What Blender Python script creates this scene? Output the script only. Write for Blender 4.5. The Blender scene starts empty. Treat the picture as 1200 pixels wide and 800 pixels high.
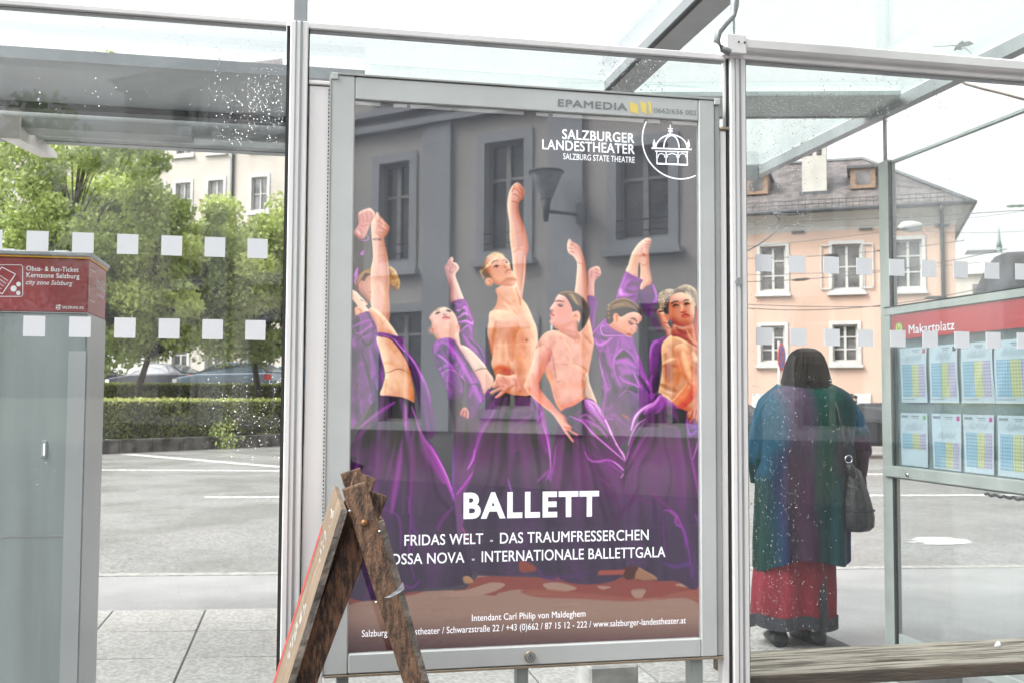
import bpy, bmesh, math, random
import numpy as np
from mathutils import Vector, Matrix, noise as mnoise
R = math.radians
scene = bpy.context.scene

# ---------------------------------------------------------------- camera
CAM_H = 1.4
cam = bpy.data.cameras.new('camera'); cam_ob = bpy.data.objects.new('camera', cam); scene.collection.objects.link(cam_ob)
CM = Matrix.Rotation(R(-11.73), 3, 'Z') @ Matrix.Rotation(R(93.12), 3, 'X') @ Matrix.Rotation(R(.28), 3, 'Z')
cam_ob.matrix_world = Matrix.Translation((0, 0, CAM_H)) @ CM.to_4x4()
cam.sensor_width = 36; cam.lens = 36 * 1204 / 1200; cam.clip_start = .05; cam.clip_end = 3000
cam.dof.use_dof = True; cam.dof.focus_distance = 3.35; cam.dof.aperture_fstop = 7.1
scene.camera = cam_ob

# ---------------------------------------------------------------- sky, sun, exposure
SUN_EL, SUN_AZ = 48, 262
world = bpy.data.worlds.new('World'); scene.world = world; world.use_nodes = True
wn = world.node_tree.nodes; wl = world.node_tree.links; wn.clear()
sky = wn.new('ShaderNodeTexSky'); sky.sky_type = 'NISHITA'; sky.sun_disc = False
sky.sun_elevation = R(SUN_EL); sky.sun_rotation = R(SUN_AZ); sky.dust_density = 6; sky.air_density = 1.6; sky.ozone_density = 1
hs = wn.new('ShaderNodeHueSaturation'); hs.inputs['Saturation'].default_value = .06      # an even cloud cover greys the sky
bgn = wn.new('ShaderNodeBackground'); bgn.inputs[1].default_value = .15; wo = wn.new('ShaderNodeOutputWorld')
wl.new(sky.outputs[0], hs.inputs['Color']); wl.new(hs.outputs[0], bgn.inputs[0]); wl.new(bgn.outputs[0], wo.inputs[0])
sun = bpy.data.lights.new('sun', 'SUN'); sun.energy = 1.3; sun.angle = R(25); sun.color = (1, .965, .92)
sun_ob = bpy.data.objects.new('sun', sun); scene.collection.objects.link(sun_ob)
sun_ob.rotation_euler = (R(90 - SUN_EL), 0, R(180 - SUN_AZ))
scene.view_settings.view_transform = 'Standard'; scene.view_settings.look = 'None'
scene.view_settings.exposure = 1.45; scene.view_settings.gamma = 1
scene.render.engine = 'CYCLES'; scene.cycles.use_denoising = True
scene.cycles.max_bounces = 14; scene.cycles.transparent_max_bounces = 24; scene.cycles.transmission_bounces = 10
scene.cycles.caustics_reflective = False; scene.cycles.caustics_refractive = False; scene.cycles.sample_clamp_indirect = 6

# ---------------------------------------------------------------- measuring: a point of the picture on a known plane
def ray(px, py): return CM @ Vector(((px - 600) / 1204, -(py - 400) / 1204, -1))
def at(px, py, X=None, Y=None, Z=None, D=None):
    d = ray(px, py)
    t = X / d.x if X is not None else Y / d.y if Y is not None else (Z - CAM_H) / d.z if Z is not None else D
    return Vector((0, 0, CAM_H)) + d * t

# ---------------------------------------------------------------- helpers
rnd = random.Random(11)
class MB:
    def __init__(s): s.v = []; s.f = []; s.m = []; s.sm = []; s.c = []
    def add(s, vs, fs, mi=0, smooth=False, col=None):
        o = len(s.v); s.v += [tuple(p) for p in vs]
        for f in fs: s.f.append([o + i for i in f]); s.m.append(mi); s.sm.append(smooth)
        return s
    def box(s, a, b, mi=0, fr=None):
        x0, y0, z0 = a; x1, y1, z1 = b
        vs = [(x0, y0, z0), (x1, y0, z0), (x1, y1, z0), (x0, y1, z0), (x0, y0, z1), (x1, y0, z1), (x1, y1, z1), (x0, y1, z1)]
        if fr: vs = [fr(*v) for v in vs]
        return s.add(vs, [(3, 2, 1, 0), (4, 5, 6, 7), (0, 1, 5, 4), (1, 2, 6, 5), (2, 3, 7, 6), (3, 0, 4, 7)], mi)
    def bar(s, a, b, w, h, up=(0, 0, 1), mi=0):
        a, b, up = Vector(a), Vector(b), Vector(up); d = (b - a).normalized(); x = d.cross(up).normalized(); y = x.cross(d).normalized()
        vs = [p + x * i * w / 2 + y * j * h / 2 for p in (a, b) for i, j in ((-1, -1), (1, -1), (1, 1), (-1, 1))]
        return s.add(vs, [(3, 2, 1, 0), (4, 5, 6, 7), (0, 1, 5, 4), (1, 2, 6, 5), (2, 3, 7, 6), (3, 0, 4, 7)], mi)
    def tube(s, pts, r, n=8, mi=0, caps=True, smooth=True):
        pts = [Vector(p) for p in pts]; rs = r if isinstance(r, (list, tuple)) else [r] * len(pts)
        up = Vector((0, 0, 1)); vs = []; px = None
        for i, p in enumerate(pts):
            d = (pts[min(i + 1, len(pts) - 1)] - pts[max(i - 1, 0)]).normalized()
            x = d.cross(up) if abs(d.z) < .95 or px is None and abs(d.z) < .99 else (px - d * px.dot(d) if px else d.cross(Vector((0, 1, 0))))
            if x.length < 1e-6: x = d.cross(Vector((0, 1, 0)))
            x.normalize(); px = x; y = d.cross(x)
            for k in range(n):
                a = 2 * math.pi * k / n; vs.append(p + (x * math.cos(a) + y * math.sin(a)) * rs[i])
        fs = [(i * n + k, i * n + (k + 1) % n, (i + 1) * n + (k + 1) % n, (i + 1) * n + k) for i in range(len(pts) - 1) for k in range(n)]
        if caps: fs += [tuple(range(n))[::-1], tuple((len(pts) - 1) * n + k for k in range(n))]
        return s.add(vs, fs, mi, smooth)
    def loft(s, rings, mi=0, caps=True, smooth=True):
        n = len(rings[0]); vs = [p for r in rings for p in r]
        fs = [(i * n + k, i * n + (k + 1) % n, (i + 1) * n + (k + 1) % n, (i + 1) * n + k) for i in range(len(rings) - 1) for k in range(n)]
        if caps: fs += [tuple(range(n))[::-1], tuple((len(rings) - 1) * n + k for k in range(n))]
        return s.add(vs, fs, mi, smooth)
    def prism(s, poly, fr, d0, d1, mi=0):
        """poly in (a, b), fr(a, b, d) -> point"""
        n = len(poly); vs = [fr(a, b, d0) for a, b in poly] + [fr(a, b, d1) for a, b in poly]
        return s.add(vs, [tuple(range(n))[::-1], tuple(range(n, 2 * n))] + [(k, (k + 1) % n, n + (k + 1) % n, n + k) for k in range(n)], mi)
    def mesh(s, name, mats=(), bevel=0):
        me = bpy.data.meshes.new(name); me.from_pydata(s.v, [], s.f)
        me.polygons.foreach_set('material_index', s.m); me.polygons.foreach_set('use_smooth', s.sm)
        for m in mats: me.materials.append(m)
        if bevel:
            bm = bmesh.new(); bm.from_mesh(me); bmesh.ops.recalc_face_normals(bm, faces=bm.faces)
            es = [e for e in bm.edges if e.is_manifold and e.calc_face_angle(0) > .6]
            bmesh.ops.bevel(bm, geom=es, offset=bevel, segments=1, affect='EDGES', clamp_overlap=True); bm.to_mesh(me); bm.free()
        else:
            bm = bmesh.new(); bm.from_mesh(me); bmesh.ops.recalc_face_normals(bm, faces=bm.faces); bm.to_mesh(me); bm.free()
        me.update(); return me
    def build(s, name, mats, parent=None, bevel=0):
        mats = mats if isinstance(mats, (list, tuple)) else [mats]
        return link(name, s.mesh(name, mats, bevel), parent)
def link(name, data, parent=None):
    o = bpy.data.objects.new(name, data); scene.collection.objects.link(o)
    if parent is not None:
        o.parent = parent; o.matrix_parent_inverse = parent.matrix_world.inverted()
    return o
def empty(name, loc=(0, 0, 0), rz=0):
    o = bpy.data.objects.new(name, None); scene.collection.objects.link(o)
    o.matrix_world = Matrix.Translation(loc) @ Matrix.Rotation(rz, 4, 'Z'); return o
def tag(o, label=None, cat=None, group=None, kind=None):
    for k, v in (('label', label), ('category', cat), ('group', group), ('kind', kind)):
        if v: o[k] = v
    return o
def children(o): return [c for c in scene.collection.objects if c.parent == o]
def copy_tree(o, loc, label, parent=None):
    c = o.copy(); scene.collection.objects.link(c)
    if parent is None: c.location = loc; c['label'] = label
    else: c.parent = parent
    for ch in children(o): copy_tree(ch, None, None, c)
    return c

# ---------------------------------------------------------------- materials
def N(nt, t, **k):
    n = nt.nodes.new(t)
    for a, b in k.items(): setattr(n, a, b)
    return n
def mat(name, col, rough=.6, metal=0, var=.12, scale=6, bump=.05, bscale=40, spec=.5, stretch=None, col2=None, thr=(.35, .65), wet=None, big=0, each=0):
    m = bpy.data.materials.new(name); m.use_nodes = True; nt = m.node_tree; b = nt.nodes['Principled BSDF']
    tc = N(nt, 'ShaderNodeTexCoord'); mp = N(nt, 'ShaderNodeMapping'); nt.links.new(tc.outputs['Object'], mp.inputs[0])
    if stretch: mp.inputs['Scale'].default_value = stretch
    n1 = N(nt, 'ShaderNodeTexNoise'); n1.inputs['Scale'].default_value = scale; n1.inputs['Detail'].default_value = 6; nt.links.new(mp.outputs[0], n1.inputs[0])
    cr = N(nt, 'ShaderNodeValToRGB'); e = cr.color_ramp.elements
    c2 = col2 or tuple(max(0, c * (1 - var * 1.6)) for c in col); c1 = col if col2 else tuple(min(1, c * (1 + var)) for c in col)
    e[0].position, e[1].position = thr; e[0].color = (*c2, 1); e[1].color = (*c1, 1)
    nt.links.new(n1.outputs[0], cr.inputs[0]); nt.links.new(cr.outputs[0], b.inputs['Base Color'])
    b.inputs['Roughness'].default_value = rough; b.inputs['Metallic'].default_value = metal
    b.inputs['Specular IOR Level'].default_value = spec
    for kind_, amt_ in (('big', big), ('each', each)):      # broad stains; one piece against the next
        if not amt_: continue
        if kind_ == 'big':
            nb_ = N(nt, 'ShaderNodeTexNoise'); nb_.inputs['Scale'].default_value = .8; nb_.inputs['Detail'].default_value = 9; nb_.inputs['Roughness'].default_value = .65; nt.links.new(tc.outputs['Object'], nb_.inputs[0]); so = nb_.outputs[0]; lo_, hi_ = .35, .65
        else: so = N(nt, 'ShaderNodeObjectInfo').outputs['Random']; lo_, hi_ = 0, 1
        mr_ = N(nt, 'ShaderNodeMapRange'); mr_.inputs[1].default_value = lo_; mr_.inputs[2].default_value = hi_; mr_.inputs[3].default_value = 1 - amt_; mr_.inputs[4].default_value = 1 + amt_ * .5; nt.links.new(so, mr_.inputs[0])
        mx_ = N(nt, 'ShaderNodeMix', data_type='RGBA', blend_type='MULTIPLY'); mx_.inputs[0].default_value = 1; src_ = b.inputs['Base Color'].links[0].from_socket; nt.links.new(src_, mx_.inputs[6]); nt.links.new(mr_.outputs[0], mx_.inputs[7]); nt.links.new(mx_.outputs[2], b.inputs['Base Color'])
    if bump:
        n2 = N(nt, 'ShaderNodeTexNoise'); n2.inputs['Scale'].default_value = bscale; n2.inputs['Detail'].default_value = 8; nt.links.new(mp.outputs[0], n2.inputs[0])
        bp = N(nt, 'ShaderNodeBump'); bp.inputs['Strength'].default_value = bump * 4; bp.inputs['Distance'].default_value = .01
        nt.links.new(n2.outputs[0], bp.inputs['Height']); nt.links.new(bp.outputs[0], b.inputs['Normal'])
    if wet:
        n3 = N(nt, 'ShaderNodeTexNoise'); n3.inputs['Scale'].default_value = wet[0]; nt.links.new(mp.outputs[0], n3.inputs[0])
        mr = N(nt, 'ShaderNodeMapRange'); mr.inputs[1].default_value = .4; mr.inputs[2].default_value = .6; mr.inputs[3].default_value = wet[1]; mr.inputs[4].default_value = wet[2]
        nt.links.new(n3.outputs[0], mr.inputs[0]); nt.links.new(mr.outputs[0], b.inputs['Roughness'])
    return m
def add_glow(m, k=.3):  # makes a material emit its own colour, an added brightener
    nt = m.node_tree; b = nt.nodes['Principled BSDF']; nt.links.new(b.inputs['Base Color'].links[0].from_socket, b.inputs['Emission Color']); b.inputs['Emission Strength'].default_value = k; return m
def glass_mat(name, tint=(.97, .985, .98), dirt=.03, dirt_col=(.75, .78, .78), refl=1., streak=True, rough=.01, f0=.045):
    m = bpy.data.materials.new(name); m.use_nodes = True; nt = m.node_tree; nt.nodes.clear(); L = nt.links.new
    out = N(nt, 'ShaderNodeOutputMaterial'); tr = N(nt, 'ShaderNodeBsdfTransparent'); tr.inputs[0].default_value = (*tint, 1)
    gl = N(nt, 'ShaderNodeBsdfGlossy'); gl.inputs['Roughness'].default_value = rough; gl.inputs['Color'].default_value = (refl, refl, refl, 1)
    geo = N(nt, 'ShaderNodeNewGeometry'); dt = N(nt, 'ShaderNodeVectorMath', operation='DOT_PRODUCT'); L(geo.outputs['Incoming'], dt.inputs[0]); L(geo.outputs['Normal'], dt.inputs[1])
    ab = N(nt, 'ShaderNodeMath', operation='ABSOLUTE'); L(dt.outputs['Value'], ab.inputs[0])
    om = N(nt, 'ShaderNodeMath', operation='SUBTRACT'); om.inputs[0].default_value = 1; L(ab.outputs[0], om.inputs[1])
    pw = N(nt, 'ShaderNodeMath', operation='POWER'); pw.inputs[1].default_value = 5; L(om.outputs[0], pw.inputs[0])
    ma = N(nt, 'ShaderNodeMath', operation='MULTIPLY_ADD'); ma.inputs[1].default_value = 1 - f0; ma.inputs[2].default_value = f0; L(pw.outputs[0], ma.inputs[0])
    mx = N(nt, 'ShaderNodeMixShader'); L(ma.outputs[0], mx.inputs[0]); L(tr.outputs[0], mx.inputs[1]); L(gl.outputs[0], mx.inputs[2])
    if dirt:
        di = N(nt, 'ShaderNodeBsdfDiffuse'); di.inputs[0].default_value = (*dirt_col, 1); tl = N(nt, 'ShaderNodeBsdfTranslucent'); tl.inputs[0].default_value = (*dirt_col, 1)
        dm = N(nt, 'ShaderNodeMixShader'); dm.inputs[0].default_value = .5; L(di.outputs[0], dm.inputs[1]); L(tl.outputs[0], dm.inputs[2])
        tc = N(nt, 'ShaderNodeTexCoord'); mp = N(nt, 'ShaderNodeMapping'); mp.inputs['Scale'].default_value = (30, 30, 1.6) if streak else (3, 3, 3); L(tc.outputs['Object'], mp.inputs[0])
        nz = N(nt, 'ShaderNodeTexNoise'); nz.inputs['Scale'].default_value = 1.3; nz.inputs['Detail'].default_value = 5; L(mp.outputs[0], nz.inputs[0])
        mr = N(nt, 'ShaderNodeMapRange'); mr.inputs[1].default_value = .3; mr.inputs[2].default_value = .75; mr.inputs[3].default_value = dirt * .5; mr.inputs[4].default_value = dirt * 1.8; L(nz.outputs[0], mr.inputs[0])
        m2 = N(nt, 'ShaderNodeMixShader'); L(mr.outputs[0], m2.inputs[0]); L(mx.outputs[0], m2.inputs[1]); L(dm.outputs[0], m2.inputs[2]); mx = m2
    L(mx.outputs[0], out.inputs[0]); return m
M = {}
M['alu'] = mat('brushed_aluminium', (.84, .80, .795), .45, .15, .06, 3, .015, 90, stretch=(1, 1, .1))
M['alu_dark'] = mat('grey_aluminium', (.34, .35, .36), .45, .4, .08, 4, .02, 60)
M['steel_green'] = mat('grey_green_steel', (.36, .39, .375), .45, .3, .08, 5, .02, 60)
M['gasket'] = mat('black_gasket', (.02, .02, .022), .6, 0, .1)
M['case'] = mat('light_grey_case', (.56, .565, .56), .42, .1, .05, 3, .012, 120)
M['case2'] = mat('case_side', (.42, .42, .41), .45, .2, .06, 3, .02, 90)
M['pane'] = glass_mat('shelter_glass', (.985, .99, .988), dirt=.010, f0=.03)
M['pane_side'] = glass_mat('side_glass', (.975, .99, .985), dirt=.022, f0=.03)
M['pane_poster'] = glass_mat('poster_glass', (.98, .98, .98), dirt=.004, streak=False, f0=.135)
M['pane_back'] = bpy.data.materials.new('poster_glass_inner'); M['pane_back'].use_nodes = True; M['pane_back'].node_tree.nodes.clear()
_t = M['pane_back'].node_tree.nodes.new('ShaderNodeBsdfTransparent'); _o = M['pane_back'].node_tree.nodes.new('ShaderNodeOutputMaterial'); M['pane_back'].node_tree.links.new(_t.outputs[0], _o.inputs[0])
M['pane_case'] = glass_mat('case_glass', (.93, .96, .97), dirt=.02, f0=.06)
M['roof_glass'] = glass_mat('roof_glass', (.88, .93, .92), dirt=.06, dirt_col=(.88, .92, .91))
M['roof_glass_clear'] = glass_mat('roof_glass_clear', (.90, .93, .935), dirt=.05, dirt_col=(.85, .9, .9))
M['sticker'] = mat('white_sticker', (.74, .74, .77), .5, 0, .02, 3, 0)
M['glow_white'] = mat('glowing_white_print', (.84, .84, .88), .5, 0, .01, 3, 0); M['white'] = mat('white_print', (.84, .84, .87), .5, 0, .01, 3, 0)
M['ink_dark'] = mat('dark_print', (.22, .24, .25), .5, 0, .03, 3, 0)
M['black'] = mat('black_print', (.03, .03, .035), .5, 0, .03, 3, 0)
M['yellow'] = mat('yellow_print', (.86, .66, .18), .5, 0, .05, 3, 0)
M['red'] = mat('red_print', (.52, .02, .025), .45, 0, .05, 2, 0)
M['darkred'] = mat('dark_red_panel', (.30, .035, .05), .35, 0, .15, 3, .01)
M['machine'] = mat('grey_green_paint', (.30, .345, .345), .4, 0, .08, 2, .01, stretch=(6, 6, .5))
M['machine_side'] = mat('pale_machine_side', (.42, .44, .45), .4, 0, .05, 2, .01)
M['orange'] = mat('orange_trim', (.9, .42, .02), .4, 0, .05, 2, 0)
M['gold'] = mat('brass', (.45, .36, .27), .35, .8, .1, 20, .02)
M['chrome'] = mat('chrome', (.6, .6, .6), .2, 1, .05, 20, 0)
M['rubber'] = mat('black_rubber', (.02, .02, .02), .7, 0, .1)
M['concrete'] = mat('concrete', (.36, .35, .34), .85, 0, .15, 8, .1)
M['paving'] = mat('granite_paving', (.37, .36, .343), .7, 0, .2, 45, .09, 120, wet=(2.5, .45, .75), big=.16, each=.12)
M['asphalt'] = mat('pale_wet_asphalt', (.205, .203, .198), .55, 0, .3, 38, .08, 160, wet=(.6, .32, .62), big=.12)
M['asphalt_walk'] = mat('pavement_asphalt', (.255, .255, .255), .6, 0, .10, 60, .06, 140, wet=(1.2, .4, .65), big=.2)
M['ground'] = mat('far_ground', (.16, .17, .14), .9, 0, .2, .4, .05)
M['kerb'] = mat('kerb_granite', (.27, .265, .25), .75, 0, .2, 14, .08, 60)
M['roadpaint'] = mat('road_paint', (.5, .5, .49), .6, 0, .3, 9, .03)
M['oldwall'] = mat('old_stone_kerb', (.10, .095, .085), .9, 0, .5, 3, .2, 20)
M['drop'] = None
dm = bpy.data.materials.new('water_drop'); dm.use_nodes = True; b = dm.node_tree.nodes['Principled BSDF']
b.inputs['Transmission Weight'].default_value = 1; b.inputs['IOR'].default_value = 1.33; b.inputs['Roughness'].default_value = .02; b.inputs['Alpha'].default_value = .97; M['drop'] = dm

# ---------------------------------------------------------------- lettering: flat print a hair in front of its panel
_txt = {}
def text_mesh(s, bold=.0, shear=0, sp=1.):
    cu = bpy.data.curves.new('lettering', 'FONT'); cu.body = s; cu.size = 1; cu.offset = bold * .55; cu.shear = shear; cu.space_character = sp; cu.resolution_u = 4
    ob = bpy.data.objects.new('tmp', cu); scene.collection.objects.link(ob); dg = bpy.context.evaluated_depsgraph_get(); dg.update()
    me = bpy.data.meshes.new_from_object(ob.evaluated_get(dg)); bpy.data.objects.remove(ob); bpy.data.curves.remove(cu); return me
def lettering(s, u0, u1, v, cap, fr, m, parent, bold=.0, shear=0, name='lettering', dv=0):
    """fr(u, v) -> point on the panel; u0..u1 width, v baseline, cap = height of capitals"""
    if bold not in _txt:
        h = text_mesh('H', bold if bold > .05 else 0); _txt[bold] = max(p.co.y for p in h.vertices)
    me = text_mesh(s, bold if bold > .05 else 0, shear, 1 + bold * 2.2); xs = [p.co.x for p in me.vertices]; a, b2 = min(xs), max(xs); ky = cap / _txt[bold]
    for p in me.vertices:
        t = (p.co.x - a) / (b2 - a)
        p.co = fr(u0 + (u1 - u0) * t, v + dv * t + p.co.y * ky)
    if 0 < bold <= .05:      # heavier strokes: the outline laid down again a little to each side
        n_ = (fr(0, 0) - fr(1, 0)).cross(fr(0, 1) - fr(0, 0)); co = [p.co.copy() for p in me.vertices]; fs = [tuple(p.vertices) for p in me.polygons]; du, dv_ = (fr(1, 0) - fr(0, 0)), (fr(0, 1) - fr(0, 0)); nn = du.cross(dv_).normalized(); k_ = bold * cap * .9; vs = []; ff = []
        for q, (a2, b3) in enumerate(((-1, -.7), (1, -.7), (1, .7), (-1, .7), (0, 0))):
            o_ = len(vs); vs += [c + du * k_ * a2 + dv_ * k_ * b3 + nn * (.00006 * q) for c in co]; ff += [tuple(o_ + i for i in f) for f in fs]
        me = bpy.data.meshes.new(name); me.from_pydata([tuple(v) for v in vs], [], ff)
    me.materials.clear(); me.materials.append(m); me.name = name
    return link(name, me, parent)
def strip(mb, pts, w, fr, closed=False):
    n = len(pts)
    for i in range(n if closed else n - 1):
        (a, b), (c, d) = pts[i], pts[(i + 1) % n]; L = math.hypot(c - a, d - b) or 1; nx, ny = -(d - b) / L * w / 2, (c - a) / L * w / 2
        ex, ey = (c - a) / L * w * .3, (d - b) / L * w * .3
        mb.add([fr(a + nx - ex, b + ny - ey), fr(a - nx - ex, b - ny - ey), fr(c - nx + ex, d - ny + ey), fr(c + nx + ex, d + ny + ey)], [(0, 1, 2, 3)])
# ---------------------------------------------------------------- the printed poster picture (flat print), painted in memory
def paint_poster(PW, PH, to_px, veil_fn, gain, seen_fn):
    X0, Y0, X1, Y1, S = 404, 108, 830, 776, 2.4
    W, H = int((X1 - X0) * S), int((Y1 - Y0) * S)
    rng = np.random.default_rng(5)
    Zm = {'A': (410, 230, .125), 'B': (410, 310, .125), 'C': (490, 290, .125), 'D': (550, 280, .125), 'E': (550, 370, .125),
          'F': (630, 320, .125), 'G': (600, 410, .1375), 'H': (690, 270, .125), 'I': (730, 320, .125), 'J': (690, 360, .125),
          'K': (730, 410, .125), 'L': (405, 460, .175), 'M': (530, 450, .175), 'N': (640, 450, .2375), 'O': (405, 580, .225),
          'P': (610, 580, .225), 'Q': (400, 360, .25), 'T': (400, 200, .25), 'U': (600, 200, .25), '': (0, 0, 1)}
    img = np.zeros((H, W, 3), np.float32)
    yy = np.arange(H) / S + Y0
    img[:] = seen_fn(yy)[:, None, :]

    def cv(z, pts):
        a, b, s = Zm[z]
        p = np.array(pts, float)
        return np.stack([(a + p[:, 0] * s - X0) * S, (b + p[:, 1] * s - Y0) * S], 1)

    def spline(p, closed=True, n=7):
        if len(p) < 3:
            return p
        out = []
        m = len(p)
        rg = range(m) if closed else range(m - 1)
        for i in rg:
            if closed:
                a, b, c, d = p[(i - 1) % m], p[i], p[(i + 1) % m], p[(i + 2) % m]
            else:
                a, b, c, d = p[max(i - 1, 0)], p[i], p[i + 1], p[min(i + 2, m - 1)]
            for k in range(n):
                t = k / n
                out.append(.5 * (2 * b + (c - a) * t + (2 * a - 5 * b + 4 * c - d) * t * t + (3 * b - a - 3 * c + d) * t ** 3))
        if not closed:
            out.append(p[-1])
        return np.array(out)

    def blur(m, r):
        if r < .4:
            return m
        k = max(1, int(r * 2.2))
        g = np.exp(-.5 * (np.arange(-k, k + 1) / r) ** 2)
        g = (g / g.sum()).astype(np.float32)
        n0, n1 = m.shape
        a = np.pad(m, ((k, k), (0, 0)), 'edge')
        o = np.zeros_like(m)
        for i, w in enumerate(g):
            o += w * a[i:i + n0]
        a = np.pad(o, ((0, 0), (k, k)), 'edge')
        o = np.zeros_like(m)
        for i, w in enumerate(g):
            o += w * a[:, i:i + n1]
        return o

    def box(p, pad):
        x0 = max(0, int(p[:, 0].min() - pad)); x1 = min(W, int(p[:, 0].max() + pad) + 2)
        y0 = max(0, int(p[:, 1].min() - pad)); y1 = min(H, int(p[:, 1].max() + pad) + 2)
        return x0, y0, x1, y1

    def fillmask(p, pad=14):
        x0, y0, x1, y1 = box(p, pad)
        if x1 <= x0 or y1 <= y0:
            return None, (0, 0, 0, 0)
        k = 3
        w, h = (x1 - x0) * k, (y1 - y0) * k
        acc = np.zeros((h, w + 1), np.int16)
        q = (p - [x0, y0]) * k
        n = len(q)
        for i in range(n):
            ax, ay = q[i]; bx_, by_ = q[(i + 1) % n]
            if ay == by_:
                continue
            if ay > by_:
                ax, ay, bx_, by_ = bx_, by_, ax, ay
            r0, r1 = max(0, math.ceil(ay - .5)), min(h, math.ceil(by_ - .5))
            if r1 <= r0:
                continue
            r = np.arange(r0, r1)
            xs = np.clip(np.round(ax + (r + .5 - ay) * (bx_ - ax) / (by_ - ay)), 0, w).astype(int)
            acc[r, xs] += 1
        m = (np.cumsum(acc, 1)[:, :w] % 2).astype(np.float32)
        m = m.reshape(y1 - y0, k, x1 - x0, k).mean((1, 3))
        return m, (x0, y0, x1, y1)

    def comp(m, bb, col):
        x0, y0, x1, y1 = bb
        r = img[y0:y1, x0:x1]
        r += m[..., None] * (col - r)

    def shape(z, pts, col, shade=None, lit=None, vol=5., ang=-60, amt=.6, soft=0., sm=True, rim=None, rimw=1.2):
        """filled outline; lit / shade tint the sides that face / turn from the stage lamps in the printed photo"""
        if shade is not None and col[0] > 195 and col[0] - col[2] > 35:      # skin: deeper modelling
            col = (col[0] * .95, col[1] * .92, col[2] * .99); shade = (shade[0] * .9, shade[1] * .84, shade[2] * .86); amt = min(1, amt * 1.4); vol = vol * 1.25
        p = cv(z, pts)
        if sm:
            p = spline(p)
        m, bb = fillmask(p)
        if m is None:
            return None
        if soft:
            m = blur(m, soft)
        c = np.zeros(m.shape + (3,), np.float32) + np.array(col, np.float32)
        if shade is not None:
            b = blur(m, vol)
            gy, gx = np.gradient(b)
            sc = vol * 2.2
            d = -(gx * math.cos(math.radians(ang)) + gy * math.sin(math.radians(ang))) * sc
            if lit is not None:
                k = np.clip(d, 0, 1)[..., None] * amt
                c += k * (np.array(lit, np.float32) - c)
            k = np.clip(-d, 0, 1)[..., None] * amt
            c += k * (np.array(shade, np.float32) - c)
        if rim is not None:
            b = blur(m, rimw)
            gy, gx = np.gradient(b)
            d = -(gx * math.cos(math.radians(ang)) + gy * math.sin(math.radians(ang))) * rimw * 2.4
            c += np.clip(d, 0, 1)[..., None] * (np.array(rim, np.float32) - c)
        comp(m, bb, c)
        return (m, bb)

    def line(z, pts, w, col, a=1., soft=.5, clip=None, taper=True):
        p = spline(cv(z, pts), False, 6)
        w = w * S / 2
        x0, y0, x1, y1 = box(p, w * (1 + 2 * soft) + 2)
        if x1 <= x0 or y1 <= y0:
            return
        gx, gy = np.meshgrid(np.arange(x0, x1) + .5, np.arange(y0, y1) + .5)
        best = np.zeros(gx.shape, np.float32)
        n = len(p) - 1
        for i in range(n):
            ax, ay = p[i]; dx, dy = p[i + 1] - p[i]
            L = dx * dx + dy * dy + 1e-9
            t = np.clip(((gx - ax) * dx + (gy - ay) * dy) / L, 0, 1)
            d = np.hypot(gx - ax - t * dx, gy - ay - t * dy)
            f = (i + .5) / n
            ww = w * (.35 + .65 * math.sin(math.pi * min(1, max(0, f)))) if taper else w
            s = max(.6, ww * soft)
            v = np.clip((ww + s - d) / (2 * s), 0, 1)
            np.maximum(best, v * v * (3 - 2 * v), out=best)
        if clip is not None:
            cm, (cx0, cy0, cx1, cy1) = clip
            full = np.zeros_like(best)
            ix0, iy0, ix1, iy1 = max(x0, cx0), max(y0, cy0), min(x1, cx1), min(y1, cy1)
            if ix1 <= ix0 or iy1 <= iy0:
                return
            full[iy0 - y0:iy1 - y0, ix0 - x0:ix1 - x0] = cm[iy0 - cy0:iy1 - cy0, ix0 - cx0:ix1 - cx0]
            best = best * full
        comp(best * a, (x0, y0, x1, y1), np.array(col, np.float32))

    def fade(clip, ya, yb, col, amt=1.):
        m, bb = clip
        y = (np.arange(bb[1], bb[3]) / S + Y0 - ya) / (yb - ya)
        y = np.clip(y, 0, 1); y = y * y * (3 - 2 * y)
        comp(m * y[:, None].astype(np.float32) * amt, bb, np.array(col, np.float32))

    def noise2(h, w, sx, sy, seed):
        r_ = np.random.default_rng(seed); gh, gw = int(h / sy) + 4, int(w / sx) + 4; g = r_.normal(size=(gh, gw)).astype(np.float32)
        y = np.arange(h) / sy; x = np.arange(w) / sx; iy, ix = y.astype(int), x.astype(int); fy, fx = y - iy, x - ix; fy = (fy * fy * (3 - 2 * fy))[:, None]; fx = (fx * fx * (3 - 2 * fx))[None]
        a = g[iy][:, ix]; b = g[iy][:, ix + 1]; c = g[iy + 1][:, ix]; d = g[iy + 1][:, ix + 1]
        return (a * (1 - fx) + b * fx) * (1 - fy) + (c * (1 - fx) + d * fx) * fy

    def silk(clip, sx, sy, col, dark, a=.5, seed=1):
        m, bb = clip; h, w = m.shape
        n = noise2(h, w, sx * S, sy * S, seed) + .45 * noise2(h, w, sx * S * .45, sy * S * .5, seed + 50)
        hi = np.exp(-((n - .35) / .16) ** 2); lo = np.clip(-n * .8, 0, 1)
        comp(m * lo * a, bb, np.array(dark, np.float32)); comp(m * hi * a, bb, np.array(col, np.float32))

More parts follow.
